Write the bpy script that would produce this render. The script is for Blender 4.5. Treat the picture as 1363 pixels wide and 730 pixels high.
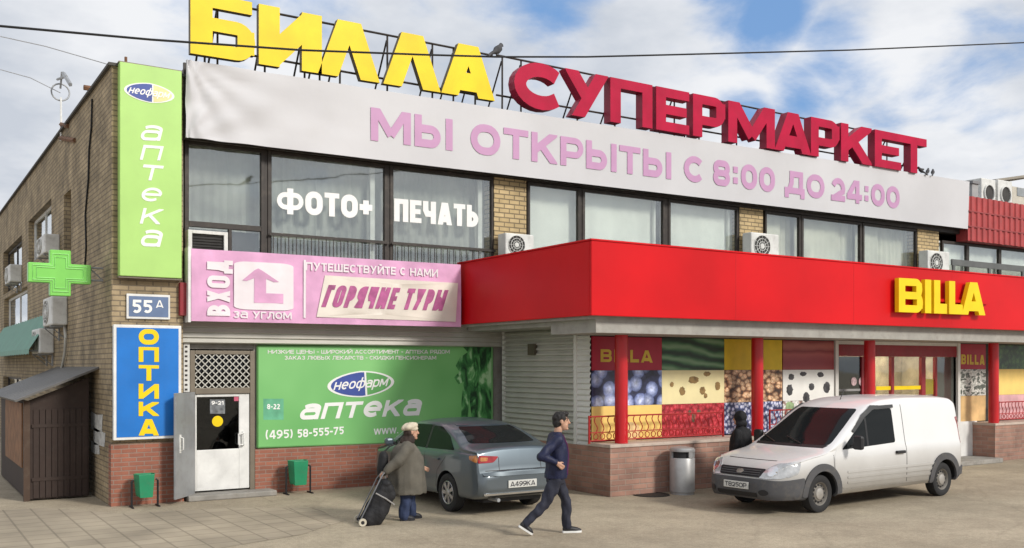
import bpy, bmesh, math, random
from math import sin, cos, pi, radians, sqrt, atan2
from mathutils import Vector, Matrix, geometry, noise
from mathutils.bvhtree import BVHTree

random.seed(7)
S = bpy.context.scene
for _o in list(bpy.data.objects):
    bpy.data.objects.remove(_o)

# ------------------------------------------------------------------ camera
CAM_H, F, PX, PY = 2.4, 1294.0, 681.0, 487.0
AX, AY = 0.540, 0.8416                       # viewing direction on the ground
cam_data = bpy.data.cameras.new('camera')
cam = bpy.data.objects.new('camera', cam_data)
S.collection.objects.link(cam)
cam.location = (0, 0, CAM_H)
cam.rotation_euler = (radians(90), 0, atan2(AY, AX) - radians(90))
cam_data.sensor_width = 36.0
cam_data.lens = 36.0 * F / 1363.0
cam_data.shift_y = (PY - 365.0) / 1363.0
cam_data.clip_start = 0.1
cam_data.clip_end = 3000
S.camera = cam

# ------------------------------------------------------------------ sky, sun, exposure
SUN_EL, SUN_AZ = radians(31), atan2(0.36, -0.86)      # azimuth: clockwise from +Y
S.view_settings.view_transform = 'Standard'
S.view_settings.look = 'None'
S.view_settings.exposure = 0.57
S.view_settings.gamma = 1.0
S.view_settings.use_curve_mapping = False
S.render.engine = 'CYCLES'
S.cycles.max_bounces = 6
S.cycles.use_denoising = True


def ray(u, v):
    s = (u - PX) / F
    return Vector((AX + AY * s, AY - AX * s, (PY - v) / F))


def onY(u, v, Y):
    r = ray(u, v)
    return Vector((0, 0, CAM_H)) + r * (Y / r.y)


def onX(u, v, X):
    r = ray(u, v)
    return Vector((0, 0, CAM_H)) + r * (X / r.x)


def onZ(u, v, z=0.0):
    r = ray(u, v)
    return Vector((0, 0, CAM_H)) + r * ((z - CAM_H) / r.z)


def uX(u, Y):
    return onY(u, 400, Y).x


W = bpy.data.worlds.new('World')
S.world = W
W.use_nodes = True


def build_world():
    nt = W.node_tree
    N, L = nt.nodes, nt.links
    N.clear()
    out = N.new('ShaderNodeOutputWorld')
    bg = N.new('ShaderNodeBackground')
    L.new(bg.outputs[0], out.inputs[0])
    sky = N.new('ShaderNodeTexSky')
    sky.sky_type = 'NISHITA'
    sky.sun_disc = False
    sky.sun_elevation = SUN_EL
    sky.sun_rotation = SUN_AZ
    sky.air_density = 1.0
    tc = N.new('ShaderNodeTexCoord')
    nrm = N.new('ShaderNodeVectorMath'); nrm.operation = 'NORMALIZE'
    L.new(tc.outputs['Generated'], nrm.inputs[0])
    sep = N.new('ShaderNodeSeparateXYZ'); L.new(nrm.outputs[0], sep.inputs[0])
    # flattened cloud layer coordinates
    zc = N.new('ShaderNodeMath'); zc.operation = 'MAXIMUM'; zc.inputs[1].default_value = 0.0
    L.new(sep.outputs[2], zc.inputs[0])
    za = N.new('ShaderNodeMath'); za.operation = 'ADD'; za.inputs[1].default_value = 0.22
    L.new(zc.outputs[0], za.inputs[0])
    dx = N.new('ShaderNodeMath'); dx.operation = 'DIVIDE'; L.new(sep.outputs[0], dx.inputs[0]); L.new(za.outputs[0], dx.inputs[1])
    dy = N.new('ShaderNodeMath'); dy.operation = 'DIVIDE'; L.new(sep.outputs[1], dy.inputs[0]); L.new(za.outputs[0], dy.inputs[1])
    cmb = N.new('ShaderNodeCombineXYZ'); L.new(dx.outputs[0], cmb.inputs[0]); L.new(dy.outputs[0], cmb.inputs[1])
    n1 = N.new('ShaderNodeTexNoise'); n1.inputs['Scale'].default_value = 3.2; n1.inputs['Detail'].default_value = 9
    n1.inputs['Roughness'].default_value = 0.56; n1.inputs['Distortion'].default_value = 0.25
    L.new(cmb.outputs[0], n1.inputs['Vector'])
    n2 = N.new('ShaderNodeTexNoise'); n2.inputs['Scale'].default_value = 2.1; n2.inputs['Detail'].default_value = 7
    n2.inputs['Roughness'].default_value = 0.55
    off = N.new('ShaderNodeVectorMath'); off.operation = 'ADD'; off.inputs[1].default_value = (5.3, 2.1, 1.7)
    L.new(cmb.outputs[0], off.inputs[0]); L.new(off.outputs[0], n2.inputs['Vector'])
    # gaps of blue between the clouds (directions in the sky)
    acc = None
    for (u, v, r, a) in ((735, 8, .075, .95), (690, -40, .10, .8), (1020, 25, .055, .85), (1110, 78, .055, .8), (1070, 120, .045, .75), (1005, 150, .045, .5),
                         (980, -30, .09, .8), (430, 2, .07, .55), (560, 20, .05, .4), (1160, 175, .04, .35), (900, 120, .04, .2), (300, -160, .16, .7), (1500, -100, .2, .5)):
        d = ray(u, v).normalized()
        ds = N.new('ShaderNodeVectorMath'); ds.operation = 'DISTANCE'
        L.new(nrm.outputs[0], ds.inputs[0]); ds.inputs[1].default_value = d
        mr = N.new('ShaderNodeMapRange'); mr.interpolation_type = 'SMOOTHSTEP'
        mr.inputs['From Min'].default_value = 0.0; mr.inputs['From Max'].default_value = r * 1.5
        mr.inputs['To Min'].default_value = a; mr.inputs['To Max'].default_value = 0.0
        L.new(ds.outputs['Value'], mr.inputs['Value'])
        if acc is None:
            acc = mr.outputs[0]
        else:
            m = N.new('ShaderNodeMath'); m.operation = 'MAXIMUM'
            L.new(acc, m.inputs[0]); L.new(mr.outputs[0], m.inputs[1]); acc = m.outputs[0]
    # cloud cover = noise - gap
    g = N.new('ShaderNodeMath'); g.operation = 'MULTIPLY'; g.inputs[1].default_value = 0.47; L.new(acc, g.inputs[0])
    sub = N.new('ShaderNodeMath'); sub.operation = 'SUBTRACT'; L.new(n1.outputs['Fac'], sub.inputs[0]); L.new(g.outputs[0], sub.inputs[1])
    cov = N.new('ShaderNodeMapRange'); cov.interpolation_type = 'SMOOTHSTEP'
    cov.inputs['From Min'].default_value = 0.10; cov.inputs['From Max'].default_value = 0.41
    L.new(sub.outputs[0], cov.inputs['Value'])
    ccol = N.new('ShaderNodeMix'); ccol.data_type = 'RGBA'
    ccol.inputs[6].default_value = (0.40, 0.43, 0.48, 1); ccol.inputs[7].default_value = (0.60, 0.61, 0.63, 1)
    sm = N.new('ShaderNodeMapRange'); sm.inputs['From Min'].default_value = 0.36; sm.inputs['From Max'].default_value = 0.60
    L.new(n2.outputs['Fac'], sm.inputs['Value']); L.new(sm.outputs[0], ccol.inputs[0])
    sk = N.new('ShaderNodeVectorMath'); sk.operation = 'SCALE'; sk.inputs['Scale'].default_value = 0.10
    L.new(sky.outputs[0], sk.inputs[0])
    tint = N.new('ShaderNodeMix'); tint.data_type = 'RGBA'; tint.inputs[0].default_value = 0.7
    L.new(sk.outputs[0], tint.inputs[6]); tint.inputs[7].default_value = (0.13, 0.26, 0.50, 1)
    mx = N.new('ShaderNodeMix'); mx.data_type = 'RGBA'
    L.new(cov.outputs[0], mx.inputs[0]); L.new(tint.outputs[2], mx.inputs[6]); L.new(ccol.outputs[2], mx.inputs[7])
    L.new(mx.outputs[2], bg.inputs['Color'])
    bg.inputs['Strength'].default_value = 1.0


build_world()
sun_d = bpy.data.lights.new('sun', 'SUN')
sun_d.energy = 1.9
sun_d.angle = radians(11)
sun_d.color = (1.0, 0.95, 0.87)
sun = bpy.data.objects.new('sun', sun_d)
S.collection.objects.link(sun)
_sd = Vector((sin(SUN_AZ) * cos(SUN_EL), cos(SUN_AZ) * cos(SUN_EL), sin(SUN_EL)))
sun.rotation_euler = _sd.to_track_quat('Z', 'Y').to_euler()
sun.location = _sd * 60

# ------------------------------------------------------------------ materials
MATS = {}


def mat(name, col, rough=0.6, metal=0.0, var=0.12, vscale=3.0, bump=0.0, bscale=40.0, spec=0.4, coat=0.0, dirt=0.0, dirtcol=(0.16, 0.13, 0.10)):
    if name in MATS:
        return MATS[name]
    m = bpy.data.materials.new(name)
    m.use_nodes = True
    nt = m.node_tree; N, L = nt.nodes, nt.links
    p = N['Principled BSDF']
    p.inputs['Roughness'].default_value = rough
    p.inputs['Metallic'].default_value = metal
    p.inputs['Specular IOR Level'].default_value = spec
    if coat:
        p.inputs['Coat Weight'].default_value = coat
        p.inputs['Coat Roughness'].default_value = 0.06
    tc = N.new('ShaderNodeTexCoord')
    nz = N.new('ShaderNodeTexNoise'); nz.inputs['Scale'].default_value = vscale; nz.inputs['Detail'].default_value = 6
    L.new(tc.outputs['Object'], nz.inputs['Vector'])
    mx = N.new('ShaderNodeMix'); mx.data_type = 'RGBA'
    mx.inputs[6].default_value = (*[c * (1 - var) for c in col], 1)
    mx.inputs[7].default_value = (*[min(1, c * (1 + var)) for c in col], 1)
    mr = N.new('ShaderNodeMapRange'); mr.inputs['From Min'].default_value = .3; mr.inputs['From Max'].default_value = .7
    L.new(nz.outputs['Fac'], mr.inputs['Value']); L.new(mr.outputs[0], mx.inputs[0])
    last = mx.outputs[2]
    if dirt:
        n2 = N.new('ShaderNodeTexNoise'); n2.inputs['Scale'].default_value = vscale * 2.7; n2.inputs['Detail'].default_value = 9; n2.inputs['Roughness'].default_value = .65
        L.new(tc.outputs['Object'], n2.inputs['Vector'])
        r2 = N.new('ShaderNodeMapRange'); r2.inputs['From Min'].default_value = .5; r2.inputs['From Max'].default_value = .75; r2.inputs['To Max'].default_value = dirt
        L.new(n2.outputs['Fac'], r2.inputs['Value'])
        m2 = N.new('ShaderNodeMix'); m2.data_type = 'RGBA'; m2.inputs[7].default_value = (*dirtcol, 1)
        L.new(r2.outputs[0], m2.inputs[0]); L.new(last, m2.inputs[6]); last = m2.outputs[2]
    L.new(last, p.inputs['Base Color'])
    if bump:
        nb = N.new('ShaderNodeTexNoise'); nb.inputs['Scale'].default_value = bscale; nb.inputs['Detail'].default_value = 5
        L.new(tc.outputs['Object'], nb.inputs['Vector'])
        b = N.new('ShaderNodeBump'); b.inputs['Strength'].default_value = bump; b.inputs['Distance'].default_value = 0.02
        L.new(nb.outputs['Fac'], b.inputs['Height']); L.new(b.outputs[0], p.inputs['Normal'])
    MATS[name] = m
    return m


def nodes_of(m):
    return m.node_tree.nodes, m.node_tree.links, m.node_tree.nodes['Principled BSDF']


def wallcoord(N, L):
    """object coordinates folded so that one brick pattern suits walls facing x and walls facing y"""
    tc = N.new('ShaderNodeTexCoord')
    s = N.new('ShaderNodeSeparateXYZ'); L.new(tc.outputs['Object'], s.inputs[0])
    a = N.new('ShaderNodeMath'); a.operation = 'ADD'; L.new(s.outputs[0], a.inputs[0]); L.new(s.outputs[1], a.inputs[1])
    c = N.new('ShaderNodeCombineXYZ'); L.new(a.outputs[0], c.inputs[0]); L.new(s.outputs[2], c.inputs[1])
    return tc, c


def brick_mat(name, c1, c2, mortar, bw=.26, bh=.085, ms=.010, bump=.5, var=.35):
    m = bpy.data.materials.new(name); m.use_nodes = True
    N, L, p = nodes_of(m)
    tc, c = wallcoord(N, L)
    b = N.new('ShaderNodeTexBrick')
    b.inputs['Color1'].default_value = (*c1, 1); b.inputs['Color2'].default_value = (*c2, 1); b.inputs['Mortar'].default_value = (*mortar, 1)
    b.inputs['Scale'].default_value = 1.0; b.inputs['Mortar Size'].default_value = ms; b.inputs['Mortar Smooth'].default_value = .3
    b.inputs['Brick Width'].default_value = bw; b.inputs['Row Height'].default_value = bh
    L.new(c.outputs[0], b.inputs['Vector'])
    nz = N.new('ShaderNodeTexNoise'); nz.inputs['Scale'].default_value = 1.3; nz.inputs['Detail'].default_value = 8; nz.inputs['Roughness'].default_value = .62
    L.new(tc.outputs['Object'], nz.inputs['Vector'])
    mr = N.new('ShaderNodeMapRange'); mr.inputs['From Min'].default_value = .3; mr.inputs['From Max'].default_value = .7
    mr.inputs['To Min'].default_value = 1 - var; mr.inputs['To Max'].default_value = 1 + var * .6
    L.new(nz.outputs['Fac'], mr.inputs['Value'])
    sc = N.new('ShaderNodeVectorMath'); sc.operation = 'SCALE'
    L.new(b.outputs['Color'], sc.inputs[0]); L.new(mr.outputs[0], sc.inputs['Scale'])
    L.new(sc.outputs[0], p.inputs['Base Color'])
    p.inputs['Roughness'].default_value = .85
    bp = N.new('ShaderNodeBump'); bp.inputs['Strength'].default_value = bump; bp.inputs['Distance'].default_value = .012; bp.invert = True
    L.new(b.outputs['Fac'], bp.inputs['Height']); L.new(bp.outputs[0], p.inputs['Normal'])
    MATS[name] = m
    return m


def glass_mat(name, tint=(.75, .8, .8), refl=.25, rough=.03, wav=.15):
    m = bpy.data.materials.new(name); m.use_nodes = True
    N, L = m.node_tree.nodes, m.node_tree.links
    N.clear()
    out = N.new('ShaderNodeOutputMaterial')
    tr = N.new('ShaderNodeBsdfTransparent'); tr.inputs[0].default_value = (*tint, 1)
    gl = N.new('ShaderNodeBsdfGlossy'); gl.inputs['Roughness'].default_value = rough; gl.inputs['Color'].default_value = (.9, .93, .95, 1)
    lw = N.new('ShaderNodeLayerWeight'); lw.inputs[0].default_value = .5
    pw = N.new('ShaderNodeMath'); pw.operation = 'POWER'; pw.inputs[1].default_value = 4.0; L.new(lw.outputs['Facing'], pw.inputs[0])
    ad = N.new('ShaderNodeMath'); ad.operation = 'ADD'; ad.inputs[1].default_value = refl; ad.use_clamp = True
    L.new(pw.outputs[0], ad.inputs[0])
    mx = N.new('ShaderNodeMixShader')
    L.new(ad.outputs[0], mx.inputs[0]); L.new(tr.outputs[0], mx.inputs[1]); L.new(gl.outputs[0], mx.inputs[2])
    L.new(mx.outputs[0], out.inputs[0])
    tc = N.new('ShaderNodeTexCoord'); nz = N.new('ShaderNodeTexNoise'); nz.inputs['Scale'].default_value = 1.1
    L.new(tc.outputs['Object'], nz.inputs['Vector'])
    b = N.new('ShaderNodeBump'); b.inputs['Strength'].default_value = wav; b.inputs['Distance'].default_value = .03
    L.new(nz.outputs['Fac'], b.inputs['Height']); L.new(b.outputs[0], gl.inputs['Normal'])
    MATS[name] = m
    return m


def M(n):
    return MATS[n]


brick_mat('tan_brick', (.43, .335, .205), (.35, .27, .165), (.22, .175, .12), bw=.27, bh=.09, ms=.012, bump=.7, var=.55)
brick_mat('pale_brick', (.58, .44, .24), (.47, .35, .18), (.22, .17, .10), bw=.26, bh=.10, ms=.014, bump=.8)
brick_mat('red_brick', (.36, .135, .085), (.27, .105, .07), (.30, .20, .16), bw=.25, bh=.075)
brick_mat('stone_tile', (.42, .235, .175), (.31, .175, .135), (.36, .26, .21), bw=.34, bh=.10, ms=.012, bump=.8, var=.4)
glass_mat('window_glass', (.95, .97, .95), .17)
glass_mat('door_glass', (.25, .26, .26), .05)
glass_mat('shop_glass', (.80, .82, .80), .06)
mat('dark_frame', (.035, .028, .024), .5, dirt=.3)
mat('white_paint', (.75, .75, .73), .4, dirt=.12)
mat('white_plastic', (.70, .70, .67), .45, dirt=.3)
mat('steel_grey', (.33, .34, .35), .45, .3, dirt=.3)
mat('galvanised', (.42, .43, .44), .38, .7)
mat('black_plastic', (.018, .018, .02), .5)
mat('rubber', (.022, .022, .023), .8, bump=.2)
mat('concrete', (.30, .285, .26), .85, bump=.3, dirt=.5, var=.2)
mat('soffit_grey', (.36, .35, .32), .75, dirt=.35)
mat('fascia_red', (.60, .005, .009), .40, var=.18, vscale=.35, bump=.14, bscale=1.3, spec=.2, dirt=.12, dirtcol=(.4, .01, .01))
mat('column_red', (.55, .012, .018), .3, var=.08, spec=.5)
mat('maroon', (.28, .02, .03), .45, dirt=.25)
mat('sign_green', (.42, .68, .19), .38, var=.07, vscale=1.2, dirt=.10, dirtcol=(.3,.4,.15))
mat('sign_blue', (.012, .17, .56), .38, var=.14, vscale=1.4, dirt=.12, dirtcol=(.08,.18,.4))
mat('sign_yellow', (.86, .62, .010), .42, var=.06, spec=.25)
mat('lettering_yellow', (.95, .72, .02), .35, var=.04)
mat('lettering_white', (.86, .86, .84), .4, var=.03)
mat('lettering_pink', (.53, .285, .475), .5, var=.05)
mat('letter_crimson', (.45, .006, .045), .5, var=.14, vscale=2, spec=.15, dirt=.12, dirtcol=(.3,.05,.08))
mat('letter_side_dark', (.12, .09, .03), .5)
mat('cladding_red', (.42, .06, .06), .5, dirt=.2)
mat('siding_grey', (.52, .51, .46), .5, .1, dirt=.12, var=.08, vscale=1.2)
mat('shutter_white', (.72, .71, .67), .45, dirt=.12, var=.06, vscale=1.2)
mat('roof_felt', (.09, .085, .08), .9, bump=.3)
mat('curtain_white', (.88, .89, .85), .8, var=.10, vscale=1.2, bump=.6, bscale=4)
mat('curtain_grey', (.40, .41, .38), .8, var=.15)
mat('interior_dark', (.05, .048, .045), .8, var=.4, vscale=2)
mat('rail_red', (.38, .02, .02), .4)
mat('bin_green', (.02, .26, .12), .45, dirt=.2)
mat('rust_metal', (.20, .10, .055), .8, var=.5, vscale=6, dirt=.6, dirtcol=(.05, .03, .02))
mat('brown_board', (.036, .021, .016), .65, dirt=.3, dirtcol=(.07,.055,.045))
mat('plywood', (.24, .12, .06), .7, var=.3, vscale=5, dirt=.4)
mat('awning_green', (.09, .27, .19), .5, dirt=.3)
mat('wire_black', (.012, .012, .013), .6)
mat('paper', (.6, .6, .58), .8, var=.3, vscale=8)

# ------------------------------------------------------------------ object helpers


def setp(o, label=None, cat=None, group=None, kind=None):
    if label: o['label'] = label
    if cat: o['category'] = cat
    if group: o['group'] = group
    if kind: o['kind'] = kind
    return o


def thing(name, label, cat, loc=(0, 0, 0), rz=0.0, group=None):
    o = bpy.data.objects.new(name, None)
    o.empty_display_size = .2
    S.collection.objects.link(o)
    o.location = loc; o.rotation_euler = (0, 0, rz)
    return setp(o, label, cat, group)


def wmat(o):
    m = o.matrix_basis.copy()
    return wmat(o.parent) @ m if o.parent else m


def obj(name, bm, m, parent=None, world=True, smooth=False, bevel=0.0, origin=None):
    """link a bmesh as one mesh object; world=True: the vertices are world coordinates"""
    if parent is not None and world:
        bm.transform(wmat(parent).inverted())
    me = bpy.data.meshes.new(name)
    if origin is not None:
        bm.transform(Matrix.Translation(-Vector(origin)))
    bm.normal_update()
    bm.to_mesh(me); bm.free()
    for mm in (m if isinstance(m, (list, tuple)) else [m]):
        me.materials.append(mm if not isinstance(mm, str) else MATS[mm])
    if smooth:
        for p in me.polygons: p.use_smooth = True
        me.set_sharp_from_angle(angle=radians(smooth if smooth is not True else 40))
    o = bpy.data.objects.new(name, me)
    S.collection.objects.link(o)
    if parent is not None: o.parent = parent
    if origin is not None: o.location = origin
    if bevel:
        b = o.modifiers.new('edge', 'BEVEL'); b.width = bevel; b.segments = 2; b.limit_method = 'ANGLE'; b.angle_limit = radians(40)
    return o


def kids(o):
    return [c for c in bpy.data.objects if c.parent == o]


def dup(root, loc, rz=None, label=None, scale=None):
    def cp(o, par):
        c = o.copy(); S.collection.objects.link(c)
        if par is not None: c.parent = par
        for ch in kids(o):
            cp(ch, c)
        return c
    r = cp(root, None)
    r.location = loc
    if rz is not None: r.rotation_euler = (0, 0, rz)
    if scale is not None: r.scale = scale
    if label: r['label'] = label
    return r


def box(bm, x0, x1, y0, y1, z0, z1, mi=0):
    if x0 > x1: x0, x1 = x1, x0
    if y0 > y1: y0, y1 = y1, y0
    if z0 > z1: z0, z1 = z1, z0
    v = [bm.verts.new(p) for p in ((x0, y0, z0), (x1, y0, z0), (x1, y1, z0), (x0, y1, z0), (x0, y0, z1), (x1, y0, z1), (x1, y1, z1), (x0, y1, z1))]
    for f in ((0, 3, 2, 1), (4, 5, 6, 7), (0, 1, 5, 4), (1, 2, 6, 5), (2, 3, 7, 6), (3, 0, 4, 7)):
        bm.faces.new([v[i] for i in f]).material_index = mi
    return v


def bx(*a):
    bm = bmesh.new(); box(bm, *a); return bm


def slab(bm, quad, t):
    """a quad (4 world points, seen counter-clockwise from outside) with thickness t behind it"""
    a, b, c, d = [Vector(p) for p in quad]
    n = (b - a).cross(d - a).normalized()
    fr = [bm.verts.new(p) for p in (a, b, c, d)]
    bk = [bm.verts.new(p - n * t) for p in (a, b, c, d)]
    bm.faces.new(fr); bm.faces.new(bk[::-1])
    for i in range(4):
        j = (i + 1) % 4
        bm.faces.new((fr[j], fr[i], bk[i], bk[j]))


def tube(bm, pts, r, seg=8, caps=True, closed=False):
    pts = [Vector(p) for p in pts]
    n = len(pts)
    rs = r if isinstance(r, (list, tuple)) else [r] * n
    rings = []
    up = None
    for i, p in enumerate(pts):
        a = pts[i - 1] if i > 0 else (pts[-1] if closed else p)
        b = pts[(i + 1) % n] if (i < n - 1 or closed) else p
        t = (b - a).normalized()
        if up is None:
            up = Vector((0, 0, 1)) if abs(t.z) < .9 else Vector((1, 0, 0))
        s = t.cross(up)
        if s.length < 1e-4: s = t.cross(Vector((0, 1, 0)))
        s.normalize(); q = s.cross(t).normalized(); up = q
        rings.append([bm.verts.new(p + (s * cos(2 * pi * k / seg) + q * sin(2 * pi * k / seg)) * rs[i]) for k in range(seg)])
    for i in range(n if closed else n - 1):
        A, B = rings[i], rings[(i + 1) % n]
        for k in range(seg):
            l = (k + 1) % seg
            bm.faces.new((A[l], A[k], B[k], B[l]))
    if caps and not closed:
        bm.faces.new(rings[0]); bm.faces.new(rings[-1][::-1])


def lathe(bm, prof, seg=24, mtx=None, mi=0):
    """profile of (r, z) turned round z"""
    rings = []
    mtx = mtx or Matrix()
    for (r, z) in prof:
        if r < 1e-5:
            rings.append([bm.verts.new(mtx @ Vector((0, 0, z)))])
        else:
            rings.append([bm.verts.new(mtx @ Vector((r * cos(2 * pi * k / seg), r * sin(2 * pi * k / seg), z))) for k in range(seg)])
    for A, B in zip(rings, rings[1:]):
        for k in range(seg):
            l = (k + 1) % seg
            if len(A) == 1 and len(B) == 1: continue
            if len(A) == 1: f = bm.faces.new((A[0], B[l], B[k]))
            elif len(B) == 1: f = bm.faces.new((A[k], A[l], B[0]))
            else: f = bm.faces.new((A[k], A[l], B[l], B[k]))
            f.material_index = mi
    return rings


def prism(bm, poly, fn, d):
    """polygon (2D) placed by fn(a, b, depth); front at depth d, back at 0"""
    area = sum(poly[i][0] * poly[(i + 1) % len(poly)][1] - poly[(i + 1) % len(poly)][0] * poly[i][1] for i in range(len(poly)))
    if area < 0: poly = poly[::-1]
    fr = [bm.verts.new(fn(a, b, d)) for a, b in poly]
    bk = [bm.verts.new(fn(a, b, 0)) for a, b in poly]
    bm.faces.new(fr); bm.faces.new(bk[::-1])
    for i in range(len(poly)):
        j = (i + 1) % len(poly)
        bm.faces.new((fr[i], bk[i], bk[j], fr[j]))


# ------------------------------------------------------------------ lettering


def _arc(cx, cy, rx, ry, a0, a1, n=12):
    return [(cx + rx * cos(radians(a0 + (a1 - a0) * i / n)), cy + ry * sin(radians(a0 + (a1 - a0) * i / n))) for i in range(n + 1)]


def _rr(x0, y0, x1, y1, r):
    r = min(r, (x1 - x0) / 2, (y1 - y0) / 2)
    p = _arc(x1 - r, y1 - r, r, r, 0, 90, 5) + _arc(x0 + r, y1 - r, r, r, 90, 180, 5) + _arc(x0 + r, y0 + r, r, r, 180, 270, 5) + _arc(x1 - r, y0 + r, r, r, 270, 360, 5)
    return p + [p[0], p[1]]


def _bowl(x0, y0, x1, y1):
    r = min((y1 - y0) / 2, (x1 - x0) * .8)
    return [(x0, y1)] + _arc(x1 - r, y1 - r, r, r, 90, 0, 6) + _arc(x1 - r, y0 + r, r, r, 0, -90, 6) + [(x0, y0)]


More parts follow.
